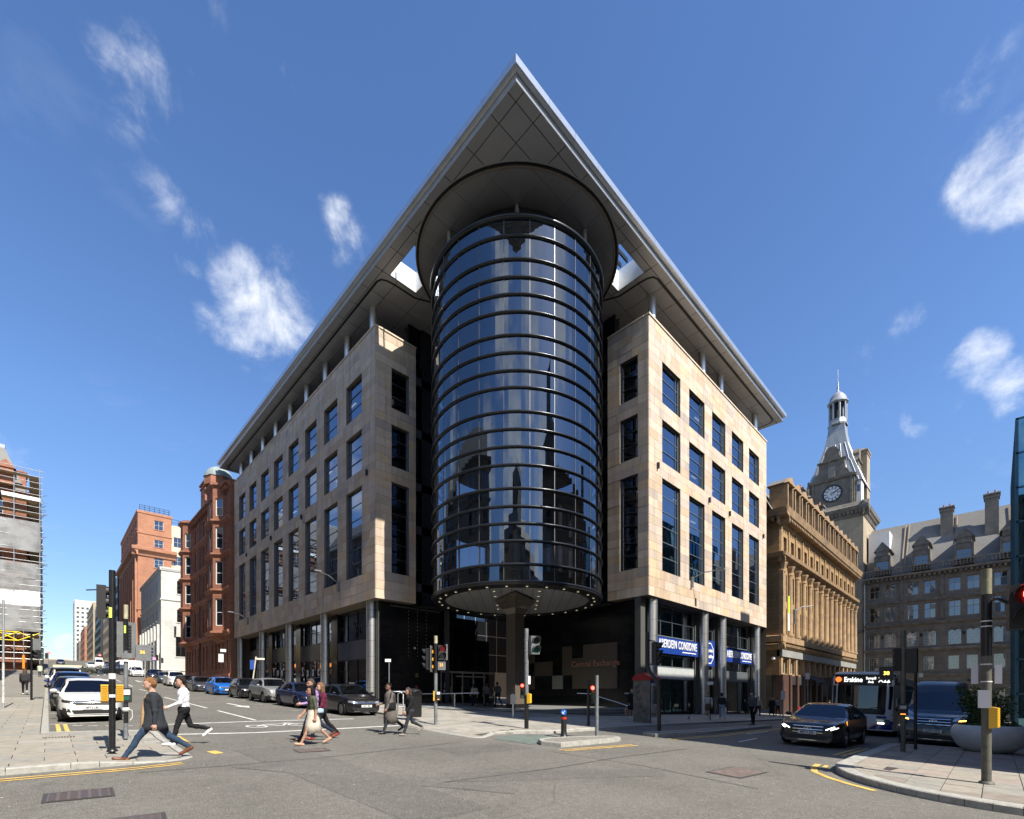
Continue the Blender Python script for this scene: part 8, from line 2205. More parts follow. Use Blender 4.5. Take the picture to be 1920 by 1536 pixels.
for dx in (0, .32):
 mb = MB(); mb.path([(10.9 + dx, 19.1 - dx, g), (10.9 + dx, 19.1 - dx, g + 1.0), (11.0 + dx, 19.0 - dx, g + 1.12), (11.35 + dx, 18.8 - dx, g + 1.12), (11.45 + dx, 18.7 - dx, g + 1.0), (11.45 + dx, 18.7 - dx, g)], .028, 8); mb.build('hoop', STEEL, t, smooth=50)
mb = MB(); mb.tube((10.9, 19.1, g + .45), (11.77, 18.38, g + .45), .02, 6); mb.build('bar', STEEL, t)
# telephone kiosk
x, y = 20.85, 11.95; g = ground(x, y) + .11; x0, x1, y0, y1 = 20.45, 21.3, 11.5, 12.4
t = thing('phone_box', 'steel phone kiosk with graffiti and a curved red roof before the corner', 'phone box', (x, y, g))
KS = mat('kiosk_steel', (.155, .145, .13), .5, metal=.25, var=.35, scale=3, bump=.2)
mb = MB(); mb.box(x0, x0 + .05, y0, y1, g, g + 2.05); mb.build('side_panel', KS, t)
mb = MB(); mb.box(x0 + .05, x1, y1 - .05, y1, g, g + 2.05); mb.box(x1 - .05, x1, y0, y0 + .06, g, g + 2.05); mb.box(x0 + .05, x0 + .1, y0, y0 + .05, g, g + 2.05); mb.build('frame', BLACK, t)
mb = MB(); mb.quad((x0 + .1, y0 + .03, g + .25), (x1 - .05, y0 + .03, g + .25), (x1 - .05, y0 + .03, g + 1.9), (x0 + .1, y0 + .03, g + 1.9)); mb.build('glass', GLZ_S, t)
mb = MB(); mb.box(x0 + .3, x1 - .25, y1 - .3, y1 - .06, g + .9, g + 1.7); mb.build('telephone', BLACKM, t)
mb = MB(); mb.box(x0 + .05, x1, y0 - .02, y0 + .02, g + 1.9, g + 2.08); mb.build('blue_strip', NAVYS, t)
mb = MB(); n = 8;
prof = [(x0 - .06, g + 2.05)] + [(x + .47 * math.cos(R(180 - 180 * k / n)), g + 2.12 + .26 * math.sin(R(180 * k / n))) for k in range(n + 1)] + [(x1 + .06, g + 2.05)]
prof = [(y0 - .06 + (yy - (x0 - .06)) / (x1 - x0 + .12) * (y1 - y0 + .12), z) for yy, z in prof]
m = len(prof); mb.add([(x0 - .06, p_, z) for p_, z in prof] + [(x1 + .06, p_, z) for p_, z in prof], [tuple(range(m))[::-1], tuple(range(m, 2 * m))] + [(i, i + 1, m + i + 1, m + i) for i in range(m - 1)] + [(m - 1, 0, m, 2 * m - 1)])
ro = mb.build('roof', mat('kiosk_red', (.32, .015, .02), .4), t)
mb = MB(); mb.lathe([(.1, 0), (.09, .08), (0, .1)], 8, (x, y, g + 2.36)); mb.build('roof_knob', mat('kiosk_red', (.32, .015, .02), .4), ro)
gf_ = MB(); rg_ = random.Random(4); GRD = mat('graffiti_dark', (.03, .03, .03), .6)
def scrawl(mb, cy, cz, s, n, m_=None):
 p = Vector((x0 - .004, cy, cz)); pts = []
 for i in range(n): pts.append(Vector((x0 - .004, cy + math.sin(i * 1.9) * s * .5 + i * s * -.18, cz + math.cos(i * 2.3) * s * .5)))
 for a_, b_ in zip(pts[:-1], pts[1:]):
  d = (b_ - a_).normalized(); nn = Vector((0, -d.z, d.y)) * .012; mb.quad(a_ - nn, b_ - nn, b_ + nn, a_ + nn)
for cy, cz in ((12.2, 1.5), (12.15, 1.15), (12.1, .8), (11.85, .6), (12.25, 1.75)): scrawl(gf_, cy, g + cz, .2, 6)
gf_.build('graffiti', GRD, t)
gr = MB(); scrawl(gr, 11.95, g + 1.35, .16, 4); gr.build('graffiti', mat('graffiti_red', (.35, .05, .04), .6), t)
# planter bowl
x, y = 21.35, .15; g = ground(x, y) + .13
t = thing('planter', 'large white bowl planter with leafy shrubs on the south-east pavement', 'planter', (x, y, g))
mb = MB(); mb.lathe([(.42, 0), (.55, .03), (.76, .2), (.89, .48), (.90, .62), (.86, .78), (.79, .86), (.74, .84), (.72, .74), (0, .72)], 40, (x, y, g)); mb.build('bowl', mat('bowl_white', (.62, .615, .60), .6, var=.08, scale=3), t, smooth=50)
LEAFS = [mat('leaf_%d' % k, c, .6, var=.3, scale=9) for k, c in enumerate([(.035, .085, .02), (.05, .11, .025), (.022, .055, .016), (.07, .12, .03)])]
def leaves(n, fn, size, nm, parent, kind='stuff'):
 mb = MB()
 for _ in range(n):
  c, s = fn(), size * random.uniform(.6, 1.3); d = Vector((random.gauss(0, 1), random.gauss(0, 1), random.gauss(.2, .7))).normalized(); e = d.cross(Vector((random.gauss(0, 1), random.gauss(0, 1), random.gauss(0, 1)))).normalized()
  f = d.cross(e) * .15 * s
  mb.add([c, c + d * s * .5 + e * s * .28 + f, c + d * s, c + d * s * .5 - e * s * .28 + f], [(0, 1, 2), (0, 2, 3)], random.randrange(4))
 return mb.build(nm, LEAFS, parent, kind=kind)
for k in range(3):
 bx, by = x + (-.3, .2, .35)[k], y + (.2, -.25, .25)[k]; H = (1.55, 1.15, 1.3)[k]; sb = MB(); st = []
 for i in range(7):
  a_ = random.uniform(0, 6.28); tip = Vector((bx + .5 * math.cos(a_) * random.uniform(.4, 1), by + .5 * math.sin(a_) * random.uniform(.4, 1), g + .75 + H * random.uniform(.6, 1))); base = Vector((bx, by, g + .72)); mid = base.lerp(tip, .5) + Vector((0, 0, .12)); sb.path([base, mid, tip], [.02, .013, .006], 5); st.append((base, mid, tip))
 so = sb.build('shrub_stems', mat('stem', (.06, .045, .025), .8), t)
 def fn():
  b_, m_, t_ = random.choice(st); q = random.random(); c = (b_.lerp(m_, q * 2) if q < .5 else m_.lerp(t_, q * 2 - 1)); return c + Vector((random.gauss(0, .11), random.gauss(0, .11), random.gauss(0, .08)))
 leaves(750, fn, .10, 'shrub_leaves', t)
def fr():
 a_ = random.uniform(0, 6.28); r = .74 * math.sqrt(random.random()); return Vector((x + r * math.cos(a_), y + r * math.sin(a_), g + .74 + random.uniform(0, .14)))
leaves(900, fr, .11, 'ground_cover', t)
# pigeon on the pavement
x, y = 26.0, 12.2; g = ground(x, y) + .11
t = thing('pigeon', 'small dark pigeon walking on the pavement under the blue sign', 'pigeon', (x, y, g))
mb = MB(); mb.path([(x - .14, y, g + .12), (x - .05, y, g + .15), (x + .04, y, g + .16), (x + .09, y, g + .2), (x + .11, y, g + .25), (x + .13, y, g + .26)], [.015, .05, .06, .045, .03, .022], 8); mb.path([(x + .14, y, g + .26), (x + .17, y, g + .25)], [.008, .003], 5); mb.tube((x, y + .02, g), (x, y + .02, g + .11), .006, 5); mb.tube((x + .02, y - .02, g), (x, y - .02, g + .11), .006, 5); mb.poly([(x - .13, y - .03, g + .13), (x - .24, y - .03, g + .11), (x - .24, y + .03, g + .11), (x - .13, y + .03, g + .13)]); mb.build('body', mat('pigeon_grey', (.09, .095, .11), .7, var=.4, scale=20), t, smooth=60)
# a sleeve on the scaffold foot
mb = MB(); mb.tube((-2.9, 112.9, 5.8), (-2.9, 112.9, 8.0), .16, 8); mb.build('orange_sleeve', mat('orange_sleeve', (.8, .25, .02), .5), SCF); mb = MB(); mb.tube((-2.9, 112.9, 8.0), (-2.9, 112.9, 13), .05, 6); mb.build('standard', TUBE, SCF)
# cafe chairs outside the warehouse
for k in range(3):
 xx, yy = 58 + k * 1.3, 14.6 + (k % 2) * .4; g = ground(xx, yy) + .11; t = thing('cafe_chair', ('leftmost', 'middle', 'rightmost')[k] + ' of the three red cafe chairs outside the brown warehouse', 'chair', (xx, yy, g), group='red cafe chairs outside the warehouse')
 RC = mat('red_chair', (.40, .015, .02), .5); mb = MB(); mb.box(xx - .22, xx + .22, yy - .22, yy + .22, g + .43, g + .47); mb.build('seat', RC, t); mb = MB(); mb.box(xx - .22, xx + .22, yy + .18, yy + .22, g + .5, g + .9); mb.build('backrest', RC, t)
 for sx in (-.2, .2):
  for sy in (-.2, .2): mb = MB(); mb.tube((xx + sx, yy + sy, g), (xx + sx, yy + sy, g + .43), .015, 5); mb.build('leg', RC, t)
# ---------------------------------------------------------------- people
SKIN = mat('skin', (.50, .30, .22), .55); SKIND = mat('skin_dark', (.20, .11, .075), .5); SKINM = mat('skin_mid', (.36, .20, .135), .5)
EYE = mat('eye', (.03, .025, .02), .3); LIP = mat('lips', (.34, .13, .11), .5); SOLE = mat('shoe_sole', (.05, .05, .05), .7)
def cloth(name, c, c2=None, sc=9): return mat('cloth_' + name, c, .88, var=.16, scale=sc, bump=.35, bscale=14, spec=.2, col2=c2)
def sdf_mesh(prims, vox, k=.03):
 """prims: (a, b, ra, rb, material, k). One smooth skin round all of them, by surface nets"""
 P = [(np.array(a, float), np.array(b, float), ra, rb, m, kk) for a, b, ra, rb, m, kk in prims]
 lo = np.min([np.minimum(p[0] - p[2], p[1] - p[3]) for p in P], 0) - 3 * vox; hi = np.max([np.maximum(p[0] + p[2], p[1] + p[3]) for p in P], 0) + 3 * vox
 n = np.ceil((hi - lo) / vox).astype(int) + 1
 V = np.full(n, 1.0); ax = [lo[i] + vox * np.arange(n[i]) for i in range(3)]
 def cap(p, X):
  a, b, ra, rb = p[:4]; d = b - a; L = d @ d
  t = np.clip(((X - a) @ d) / L, 0, 1) if L > 1e-9 else np.zeros(X.shape[:-1])
  return np.linalg.norm(X - a - t[..., None] * d, axis=-1) - (ra + (rb - ra) * t)
 for p in P:
  m = max(p[2], p[3]) + p[5] + 2.5 * vox
  l = np.minimum(p[0], p[1]) - m; h = np.maximum(p[0], p[1]) + m
  i0 = np.maximum(0, np.floor((l - lo) / vox).astype(int)); i1 = np.minimum(n, np.ceil((h - lo) / vox).astype(int) + 1)
  sl = tuple(slice(i0[i], i1[i]) for i in range(3))
  X = np.stack(np.meshgrid(*[ax[i][sl[i]] for i in range(3)], indexing='ij'), -1)
  d = cap(p, X); v = V[sl]; kk = p[5]
  hh = np.clip(.5 + .5 * (v - d) / kk, 0, 1); V[sl] = v * (1 - hh) + d * hh - kk * hh * (1 - hh)
 ins = V < 0; nx, ny, nz = n
 c = np.zeros((nx - 1, ny - 1, nz - 1), int)
 for dx in (0, 1):
  for dy in (0, 1):
   for dz in (0, 1): c += ins[dx:nx - 1 + dx, dy:ny - 1 + dy, dz:nz - 1 + dz]
 act = (c > 0) & (c < 8); idx = np.full(act.shape, -1); ijk = np.argwhere(act); idx[act] = np.arange(len(ijk))
 acc = np.zeros((len(ijk), 3)); cnt = np.zeros(len(ijk))
 cor = [(0, 0, 0), (1, 0, 0), (0, 1, 0), (1, 1, 0), (0, 0, 1), (1, 0, 1), (0, 1, 1), (1, 1, 1)]
 vals = [V[ijk[:, 0] + a, ijk[:, 1] + b, ijk[:, 2] + c_] for a, b, c_ in cor]
 for i in range(8):
  for j in range(i + 1, 8):
   if sum(abs(cor[i][q] - cor[j][q]) for q in range(3)) != 1: continue
   s = (vals[i] < 0) != (vals[j] < 0); t = np.where(s, vals[i] / (vals[i] - vals[j] + 1e-12), 0)[:, None]
   acc += np.where(s[:, None], np.array(cor[i]) * (1 - t) + np.array(cor[j]) * t, 0); cnt += s
 co = lo + vox * (ijk + acc / cnt[:, None])
 quads = []
 for axi in range(3):
  b_, c_ = (axi + 1) % 3, (axi + 2) % 3
  s0 = [slice(1, n[q] - 1) for q in range(3)]; s0[axi] = slice(0, n[axi] - 1); s1 = list(s0); s1[axi] = slice(1, n[axi])
  A, B = ins[tuple(s0)], ins[tuple(s1)]; e = np.argwhere(A != B); off = np.array([1, 1, 1]); off[axi] = 0; g = e + off; fl = A[tuple(e.T)]
  def at(db, dc):
   q = g.copy(); q[:, b_] -= db; q[:, c_] -= dc; return idx[tuple(q.T)]
  q = np.stack([at(1, 1), at(0, 1), at(0, 0), at(1, 0)], 1); q[~fl] = q[~fl][:, ::-1]; quads.append(q)
 F = np.concatenate(quads); F = F[(F >= 0).all(1)]
 best = np.full(len(co), 9.0); mi = np.zeros(len(co), int)
 for p in P:
  d = cap(p, co); s = d < best; best[s] = d[s]; mi[s] = p[4]
 return co, F, mi[F[:, 0]]
def np_mesh(name, co, F, mi, mats):
 me = bpy.data.meshes.new(name); me.from_pydata(co.tolist(), [], F.tolist())
 for m in mats: me.materials.append(m)
 me.polygons.foreach_set('material_index', np.array(mi, dtype=np.int32)); me.polygons.foreach_set('use_smooth', np.ones(len(F), dtype=bool)); me.update(); return me
def rot(v, ax, a):
 return Matrix.Rotation(a, 3, ax) @ Vector(v)
def person(label, x, y, z, heading, top, legs, shoes, skin=SKIN, hair=(.06, .035, .02), H=1.75, stride=.4, phase=1, arms=(.3, -.3), elbow=(.35, .35), lean=.04, vox=.016, sleeves=True, coat=None, skirt=None, longhair=0.0, bulk=1.0, knees=None, yaw=0.0, bag=None, raise_=None, bareleg=False, glasses=False, group='people on foot around the crossing', trousers_wide=1.0, scarf=None, phone=False, pitch=.0, shoe_h=0.0):
 """forward is +x in the local frame; the skin is one mesh, garments that hang free are children"""
 t = thing('person', label, 'person', (x, y, z), heading, group, local=True)
 k = H / 1.75; pr = []
 TOPM, LEGM, SHOE, SK, EY, LP = 0, 1, 2, 3, 4, 5
 hipz = .92 * k
 def leg(side, sw, kn):
  hip = Vector((0, side * .088 * k, hipz)); th = rot((0, 0, -.43 * k), 'Y', -sw); knee = hip + th
  sh = rot((0, 0, -.42 * k), 'Y', -sw + kn); ank = knee + sh
  fa = (-sw + kn) * .55; f = rot((1, 0, 0), 'Y', fa); return hip, knee, ank, f
 kn = knees or ((.10, .55) if phase > 0 else (.55, .10))
 Ls = [leg(1, stride * phase, kn[0]), leg(-1, -stride * phase, kn[1])]
 lowest = min(min(a.z - .075 * k, (a + f * .17 * k).z - .055 * k) for _, _, a, f in Ls); dz = -lowest
 for i, (hip, knee, ank, f) in enumerate(Ls):
  for p in (hip, knee, ank): p.z += dz
  tw = trousers_wide; lm = SK if bareleg else LEGM
  b = 1.0 if not bareleg else .82
  pr.append((hip, knee, .088 * k * bulk * b * tw, .060 * k * b * tw, LEGM if not bareleg else SK, .03)); calf = knee.lerp(ank, .35) + f * -.012
  pr.append((knee, calf, .058 * k * b * tw, .056 * k * b * tw, lm, .02)); pr.append((calf, ank + Vector((0, 0, .02)), .056 * k * b * tw, (.044 if not bareleg else .034) * k * (1 + (tw - 1) * 1.6), lm, .02))
  heel = ank - f * .045 * k - Vector((0, 0, .035 * k)); toe = ank + f * .165 * k - Vector((0, 0, .045 * k))
  pr.append((heel, toe, .042 * k, .034 * k, SHOE, .015)); pr.append((ank, heel.lerp(toe, .45), .042 * k if shoe_h else .036 * k, .040 * k, SHOE if shoe_h or not bareleg else SK, .015))
 R_ = lambda v: rot(v, 'Y', lean) + Vector((0, 0, hipz + dz))
 b = bulk
 for z_, hw_, r, m in ((.0, .075, .118, TOPM if coat else LEGM), (.13, .065, .112, TOPM), (.27, .085, .118, TOPM), (.40, .105, .118, TOPM)):
  pr.append((R_((-.005, hw_ * k * b, z_ * k)), R_((-.005, -hw_ * k * b, z_ * k)), r * k * b, r * k * b, m, .05))
 pr.append((R_((-.01, .12 * k, .475 * k)), R_((-.01, -.12 * k, .475 * k)), .078 * k, .078 * k, TOPM, .05))
 neck0, neck1 = R_((-.01, 0, .52 * k)), R_((.015, 0, .62 * k)); pr.append((neck0, neck1, .055 * k, .052 * k, SK, .02))
 hc = R_((.035, 0, .705 * k)); fw = rot(rot((1, 0, 0), 'Y', pitch), 'Z', yaw); up = rot((0, 0, 1), 'Y', pitch * .9); sd = up.cross(fw)
 pr += [(hc + up * .035, hc - up * .03 + fw * .01, .088 * k, .078 * k, SK, .02), (hc + fw * .035 - up * .075, hc + fw * .015 - up * .05, .045 * k, .055 * k, SK, .02)]
 pr += [(hc + fw * .085 - up * .005, hc + fw * .107 - up * .035, .011, .015, SK, .012)]
 for s in (1, -1):
  pr.append((hc + sd * s * .086 * k + up * .01 - fw * .008, hc + sd * s * .088 * k - up * .028 - fw * .012, .014, .011, SK, .008)); e = hc + fw * .082 * k + sd * s * .034 * k + up * .008; pr.append((e, e + sd * .004, .013, .013, EY, .003))
  br = hc + fw * .086 * k + sd * s * .034 * k + up * .032; pr.append((br - sd * .018, br + sd * .018, .009, .009, SK, .008))
 mo = hc + fw * .083 * k - up * .064; pr.append((mo - sd * .02, mo + sd * .02, .009, .009, LP, .004))
 for i, s in enumerate((1, -1)):
  sh = R_((-.01, s * .19 * k * (b * .5 + .5), .465 * k)); sw = arms[i]; el = elbow[i]; ab = .10
  d1 = rot(rot((0, 0, -.29 * k), 'Y', -sw), 'X', s * ab); elb = sh + d1
  d2 = rot(rot((0, 0, -.25 * k), 'Y', -sw - el), 'X', s * ab * .3)
  if raise_ and raise_[i]: d1 = Vector(raise_[i][0]) * k; d1.y *= 1; elb = sh + d1; d2 = Vector(raise_[i][1]) * k
  wr = elb + d2; am = TOPM; fm_ = TOPM if sleeves else SK
  pr.append((sh, elb, .062 * k * (.7 + .3 * b), .048 * k, am if sleeves is not None else SK, .025)); pr.append((elb, wr, .046 * k, .034 * k, fm_, .02))
  dd = d2.normalized(); inw = Vector((0, -s, 0)); inw = (inw - dd * inw.dot(dd)).normalized(); fwd = dd.cross(inw) * (-s) ; fwd = fwd if fwd.x > 0 else -fwd
  pal = wr + dd * .055 * k; pr.append((wr + dd * .01, pal + dd * .02, .026, .030, SK, .012)); pr.append((pal - fwd * .022, pal + fwd * .022, .020, .020, SK, .012))
  for q, (o, L) in enumerate(((-.030, .058), (-.010, .070), (.010, .074), (.030, .064))):
   r0 = pal + dd * .022 + fwd * o; m1 = r0 + dd * L * .55 + inw * .008; pr.append((r0, m1, .0105, .0095, SK, .004)); pr.append((m1, m1 + dd * L * .4 + inw * .024, .0095, .008, SK, .004))
  th0 = wr + dd * .03 + fwd * .026; th1 = th0 + dd * .035 + fwd * .026 + inw * .008; pr.append((th0, th1, .013, .011, SK, .006)); pr.append((th1, th1 + dd * .026 + inw * .01, .011, .009, SK, .005))
  if phone and i == phone - 1:
   c = pal + dd * .05 + inw * .03; pb = MB(); pb.obox(c - fwd * .036 - dd * .07, fwd * .072, dd * .145, inw * .009); po = pb.build('phone', BLACKM, None); po.location = t.location; po.rotation_euler = t.rotation_euler; tag(po, 'dark phone in the hand of the ' + label.split(' walking')[0].split(' standing')[0][:60], 'phone')
 co, F, mi = sdf_mesh(pr, vox); cl = np.zeros(len(co), bool); cl[F[mi <= 1].ravel()] = True; rs = np.random.RandomState(len(label)); dsp = np.zeros_like(co)
 for q in range(7):
  kv = rs.normal(0, 1, 3) * np.array([26, 26, 22]) * (1 + q * .25); dsp += np.sin(co @ kv + rs.uniform(0, 6))[:, None] * rs.normal(0, .0015, 3)
 co[cl] += dsp[cl]; o = link(bpy.data.objects.new('body', np_mesh('body', co, F, mi, [top, legs, shoes, skin, EYE, LIP]))); o.parent = t
 # hair
 hm = mat('hair_%d' % int(hair[0] * 1000), hair, .85, var=.4, scale=20, bump=.4, bscale=60, spec=.12)
 hp = [(hc + up * .055 - fw * .012, hc + up * .02 - fw * .035, .090 * k, .088 * k, 0, .02), (hc + up * .075 + fw * .045, hc + up * .085 - fw * .02, .046 * k, .062 * k, 0, .02), (hc - fw * .05 + up * .0, hc - fw * .05 - up * .045, .066 * k, .055 * k, 0, .02)]
 for s in (1, -1): hp.append((hc + sd * s * .07 * k + up * .05 - fw * .02, hc + sd * s * .074 * k + up * .0 - fw * .03, .03, .022, 0, .02))
 if longhair:
  hp.append((hc - fw * .06, hc - fw * .085 - up * (.1 + longhair), .075 * k, .06 * k, 0, .03))
  for s in (1, -1): hp.append((hc + sd * s * .065 - fw * .03, hc + sd * s * .075 - fw * .04 - up * longhair, .04, .035, 0, .03))
 co, F, mi = sdf_mesh(hp, vox); o = link(bpy.data.objects.new('hair', np_mesh('hair', co, F, mi, [hm]))); o.parent = t
 if glasses:
  gb = MB(); c = hc + fw * .098 * k + up * .01
  for s in (1, -1): gb.obox(c + sd * (s * .034 - .026) - up * .018, sd * .052, up * .036, fw * .01)
  gb.build('sunglasses', BLACKM, t)
 def garment(nm, rings, m, n=22, open_front=0.0, close_top=True):
  vs = []; fs = []
  for zz, rx, ry, cxx, cyy in rings:
   for i in range(n):
    a = 2 * math.pi * (i + .5) / n; w = 1 + .03 * math.sin(a * 5 + zz * 9) * (1 if zz < 0 else .3); p = R_((cxx + rx * math.cos(a) * w, cyy + ry * math.sin(a) * w, zz)); vs.append(p)
  for j in range(len(rings) - 1):
   for i in range(n): fs.append((j * n + i, j * n + (i + 1) % n, (j + 1) * n + (i + 1) % n, (j + 1) * n + i))
  if close_top: fs.append(tuple(range((len(rings) - 1) * n, len(rings) * n)))
  gb = MB(); gb.add(vs, fs); g = gb.build(nm, m, t, smooth=70); md = g.modifiers.new('thick', 'SOLIDIFY'); md.thickness = .012; return g
 if coat: garment('coat', [(-coat[1], .222 * b, .222 * b, .0, 0), (-coat[1] * .5, .206 * b, .218 * b, .0, 0), (-.05, .184 * b, .208 * b, 0, 0), (.13, .162 * b, .195 * b, 0, 0), (.30, .160 * b, .208 * b, 0, 0), (.43, .150 * b, .212 * b, -.005, 0), (.50, .12, .17, -.01, 0), (.545, .075, .085, -.005, 0)], coat[0])
 if skirt: garment('skirt', [(-skirt[1], .235, .20, .02, 0), (-skirt[1] * .5, .195, .19, .01, 0), (-.02, .148, .185, 0, 0), (.10, .128, .165, 0, 0), (.14, .122, .155, 0, 0)], skirt[0])
 if scarf:
  sb = MB(); sb.path([R_((.10, .05, .50)), R_((.145, .055, .3)), R_((.165, .06, .05)), R_((.2, .06, -.3))], [.03, .045, .05, .05], 8); sb.build('scarf', scarf, t, smooth=60)
 return t, R_, hc
def G(x, y, k): return ground(x, y) + k
CL = math.degrees(math.atan2(.6998, -.7143)); CRT = CL + 180        # walking to the left or the right of the picture
hL, hR = R(172), R(-8)
hC = lambda x, y: math.atan2(-y, -x)
JEAN = cloth('denim', (.028, .05, .09)); BLKC = cloth('black', (.013, .013, .015)); CHAR = cloth('charcoal', (.03, .033, .04)); WHC = cloth('white', (.66, .67, .72)); BRSH = mat('brown_leather', (.13, .045, .02), .45)
WSH = mat('white_shoe', (.7, .7, .69), .6); BSH = mat('black_shoe', (.012, .012, .012), .35)
person('man in dark grey jacket and blue jeans walking left past the tall black pole', 1.58, 12.3, G(1.58, 12.3, .02), hL, CHAR, JEAN, BRSH, hair=(.20, .10, .045), H=1.83, stride=.62, phase=1, knees=(.12, .30), arms=(-.12, .15), elbow=(.15, .25), vox=.011, bulk=1.08, lean=.05, coat=(CHAR, .22), scarf=cloth('tan_scarf', (.40, .27, .15), (.25, .16, .09)), shoe_h=1)
person('man in white shirt and black trousers walking left beside the man in the jacket', 2.45, 14.35, G(2.45, 14.35, .012), hL, WHC, BLKC, WSH, hair=(.02, .016, .014), H=1.76, stride=.34, phase=1, knees=(.08, .95), arms=(.25, -.1), elbow=(.9, .35), vox=.011, bulk=1.08, skin=SKIN, phone=1)
person('woman in green top and cream skirt walking left in the road', 5.05, 12.75, G(5.05, 12.75, 0), hL, cloth('olive', (.075, .085, .055)), cloth('cream', (.55, .50, .42)), mat('tan_shoe', (.42, .26, .18), .5), hair=(.015, .012, .012), H=1.62, stride=.42, phase=1, knees=(.05, .35), arms=(-.15, .25), elbow=(.25, .5), vox=.011, sleeves=False, skirt=(cloth('cream', (.55, .50, .42)), .47), longhair=.08, bareleg=True, skin=SKINM, bulk=.95)
person('man in lilac shirt and dark trousers walking behind the woman in the skirt', 5.35, 13.5, G(5.35, 13.5, 0), hL, cloth('lilac', (.30, .20, .42)), cloth('navy_trousers', (.02, .026, .045)), mat('brown_shoe', (.10, .035, .02), .4), hair=(.05, .04, .035), H=1.80, stride=.40, phase=-1, arms=(.25, -.2), elbow=(1.2, .3), vox=.011, bulk=1.12, skin=SKINM, yaw=.25)
person('person in maroon top and black trousers walking at the back of the group', 5.72, 13.75, G(5.72, 13.75, 0), hL, cloth('maroon', (.10, .018, .04)), BLKC, mat('red_shoe', (.20, .03, .02), .4), hair=(.16, .09, .05), H=1.70, stride=.45, phase=1, knees=(.1, .3), arms=(.2, -.4), vox=.012, longhair=.14)
person('woman in a long grey coat and sunglasses crossing by the parked black car', 8.05, 13.95, G(8.05, 13.95, 0), hL, cloth('grey_coat', (.13, .115, .105)), cloth('dark_trousers', (.03, .032, .04)), BSH, hair=(.012, .01, .01), H=1.70, stride=.36, phase=1, arms=(.25, .1), elbow=(.3, 1.2), vox=.012, coat=(cloth('grey_coat', (.13, .115, .105)), .52), skin=SKIND, glasses=True, bulk=1.05, yaw=.2)
person('woman in black top and dark jeans walking behind the woman in the coat', 8.32, 13.2, G(8.32, 13.2, 0), hL, BLKC, CHAR, mat('grey_shoe', (.22, .19, .17), .6), hair=(.05, .035, .03), H=1.56, stride=.36, phase=1, knees=(.08, .7), arms=(.3, -.45), elbow=(.4, .3), vox=.012, longhair=.10, skin=SKINM, bulk=1.1)
# entrance group
hb = R(45)
person('woman with long dark hair and pale jumper walking into the office entrance', 21.9, 26.2, .78, R(75), cloth('pale_jumper', (.42, .38, .33)), BLKC, BSH, hair=(.02, .015, .012), H=1.66, stride=.25, vox=.02, longhair=.30)
person('man in grey shirt walking into the office entrance between two others', 22.8, 25.9, .78, R(70), cloth('mid_grey', (.13, .13, .14)), BLKC, BSH, hair=(.10, .06, .035), H=1.72, stride=.2, vox=.02, bulk=1.05)
person('tall man in slate shirt walking into the office entrance on the right', 23.6, 25.6, .78, R(80), cloth('slate_shirt', (.085, .09, .11)), CHAR, BSH, hair=(.03, .02, .015), H=1.84, stride=.25, vox=.02, sleeves=False, bulk=1.05)
person('person in pale top half hidden behind the entrance group', 22.5, 27.0, .78, R(75), cloth('dull_grey', (.2, .2, .21)), JEAN, WSH, hair=(.12, .08, .05), H=1.7, stride=.2, vox=.022)
# right-hand pavement
person('man in checked shirt standing with a hand to his mouth at the cycle lane kerb', 26.54, 8.95, G(26.54, 8.95, .12), R(150), mat('checked_shirt', (.03, .032, .036), .9, col2=(.14, .15, .16), scale=26), BLKC, mat('tan_boot', (.14, .07, .03), .6), hair=(.05, .035, .025), H=1.76, stride=.04, knees=(.03, .03), arms=(.1, .1), elbow=(.15, 2.1), vox=.015, bulk=1.15)
person('woman in black skirt and trainers standing in the shade beside the phone box', 23.4, 14.3, G(23.4, 14.3, .11), R(235), BLKC, BLKC, WSH, hair=(.08, .05, .03), H=1.66, stride=.05, knees=(.03, .05), arms=(.1, .1), vox=.018, skirt=(BLKC, .38), bareleg=True, longhair=.12)
person('woman in beige jacket walking along the right-hand pavement', 40.6, 13.3, G(40.6, 13.3, .11), R(215), cloth('beige', (.34, .30, .25)), CHAR, WSH, hair=(.25, .19, .13), H=1.68, stride=.3, vox=.022, bulk=1.15)
person('woman in shorts and pale top behind the man in the checked shirt', 29.6, 12.6, G(29.6, 12.6, .11), R(200), cloth('pale_top', (.48, .47, .46)), cloth('brown_shorts', (.12, .07, .04)), WSH, hair=(.16, .09, .05), H=1.66, stride=.25, vox=.02, bareleg=True, skirt=(cloth('brown_shorts', (.12, .07, .04)), .28))
person('person in dark jacket and pale jeans behind the man in the checked shirt', 31.2, 12.4, G(31.2, 12.4, .11), R(30), CHAR, cloth('pale_jeans', (.25, .32, .42)), WSH, hair=(.03, .02, .015), H=1.72, stride=.3, vox=.022)
person('woman in a long black coat by the dark granite shop pier', 46.0, 13.9, G(46, 13.9, .11), R(215), BLKC, BLKC, BSH, hair=(.14, .08, .05), H=1.70, stride=.2, vox=.022, coat=(BLKC, .6))
person('person in grey hooded top behind the woman in the black coat', 48.2, 14.1, G(48.2, 14.1, .11), R(40), cloth('hood_grey', (.17, .17, .18)), BLKC, BSH, H=1.72, stride=.2, vox=.024)
person('man in white shirt with his back turned before the far shops', 62, 12.9, G(62, 12.9, .11), R(20), WHC, JEAN, BSH, hair=(.06, .04, .03), H=1.78, stride=.2, vox=.024)
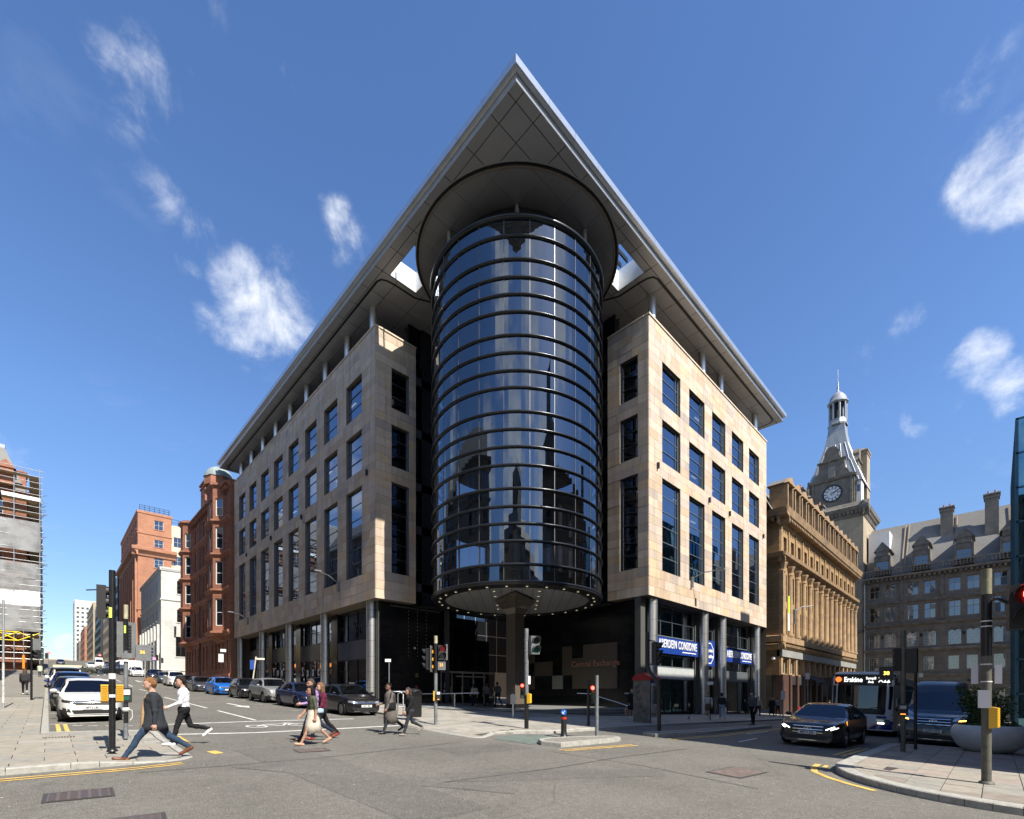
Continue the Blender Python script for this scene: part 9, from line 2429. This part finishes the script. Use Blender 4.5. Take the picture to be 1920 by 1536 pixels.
for k, (xx, yy, lab, tp, lg) in enumerate(((56.5, 1.3, 'man in pale blue shirt and black trousers crowding the right edge', cloth('pale_blue', (.30, .40, .60)), BLKC), (54.5, .6, 'woman in black jacket near the man in the pale blue shirt', BLKC, CHAR), (60, .3, 'person in dark red coat in the crowd behind the planter', cloth('wine', (.12, .02, .03)), CHAR), (50, 1.9, 'person in a black top seen left of the planter shrubs', BLKC, BLKC), (52, 1.0, 'person in a charcoal coat in the crowd behind the planter', CHAR, BLKC))):
 person(lab, xx, yy, G(xx, yy, .05), R(200 + 30 * k), tp, lg, BSH, hair=(.05, .03, .02), H=1.72 + .02 * k, stride=.25, vox=.024)
# left-hand pavement and the hill
person('woman in dark hooded top walking away up the left footway', -1.08, 44.5, G(-1.08, 44.5, .12), R(92), cloth('hoodie', (.035, .034, .037)), BLKC, WSH, hair=(.10, .06, .035), H=1.68, stride=.3, vox=.018, longhair=.12, bulk=1.1)
person('woman in pale green coat far up the left footway', -.75, 86, G(-.75, 86, .12), R(90), cloth('pale_green', (.42, .46, .36)), BLKC, BSH, H=1.68, stride=.25, vox=.026, coat=(cloth('pale_green', (.42, .46, .36)), .2), longhair=.15)
person('person in khaki jacket and jeans crossing in front of the black cab', 5.9, 97.6, G(5.9, 97.6, 0), hL, cloth('khaki', (.085, .085, .05)), JEAN, WSH, H=1.74, stride=.35, vox=.026)
person('person in pale blue jeans striding across near the hill junction', 9.9, 96.0, G(9.9, 96, 0), hL, cloth('dusk_blue', (.10, .13, .20)), cloth('pale_jeans', (.25, .32, .42)), WSH, H=1.76, stride=.5, vox=.026)
# things people carry
def carried(nm, label, cat, x, y, z, w, d, h, m, heading=0, strap=None):
 t = thing(nm, label, cat, (x, y, z), heading, local=True); mb = MB(); n = 12
 mb.lathe([(0, 0), (w * .46, .01), (w * .5, h * .2), (w * .48, h * .85), (w * .3, h), (0, h)], n, (0, 0, 0), sx=1, sy=d / w); mb.build('bag', m, t, smooth=50)
 if strap: mb = MB(); mb.path([(-w * .3, 0, h * .95), (-w * .2, 0, h + strap * .7), (0, 0, h + strap), (w * .2, 0, h + strap * .7), (w * .3, 0, h * .95)], .012, 6); mb.build('strap', m, t)
carried('shoulder_bag', 'dark shoulder bag at the hip of the woman in the grey coat', 'bag', 8.0, 13.72, G(8.0, 13.72, .82), .26, .11, .22, BLKC, hL, .40)
carried('shopping_bag', 'brown paper bag beside the woman at the phone box', 'bag', 23.1, 14.45, G(23.1, 14.45, .32), .24, .13, .32, mat('brown_paper', (.35, .22, .12), .8), 0, .16)
carried('folded_jacket', 'pale blue folded jacket over the arm of the woman in the cream skirt', 'jacket', 5.16, 12.56, G(5.16, 12.56, .86), .2, .1, .12, cloth('pale_denim', (.30, .42, .52)), hL)
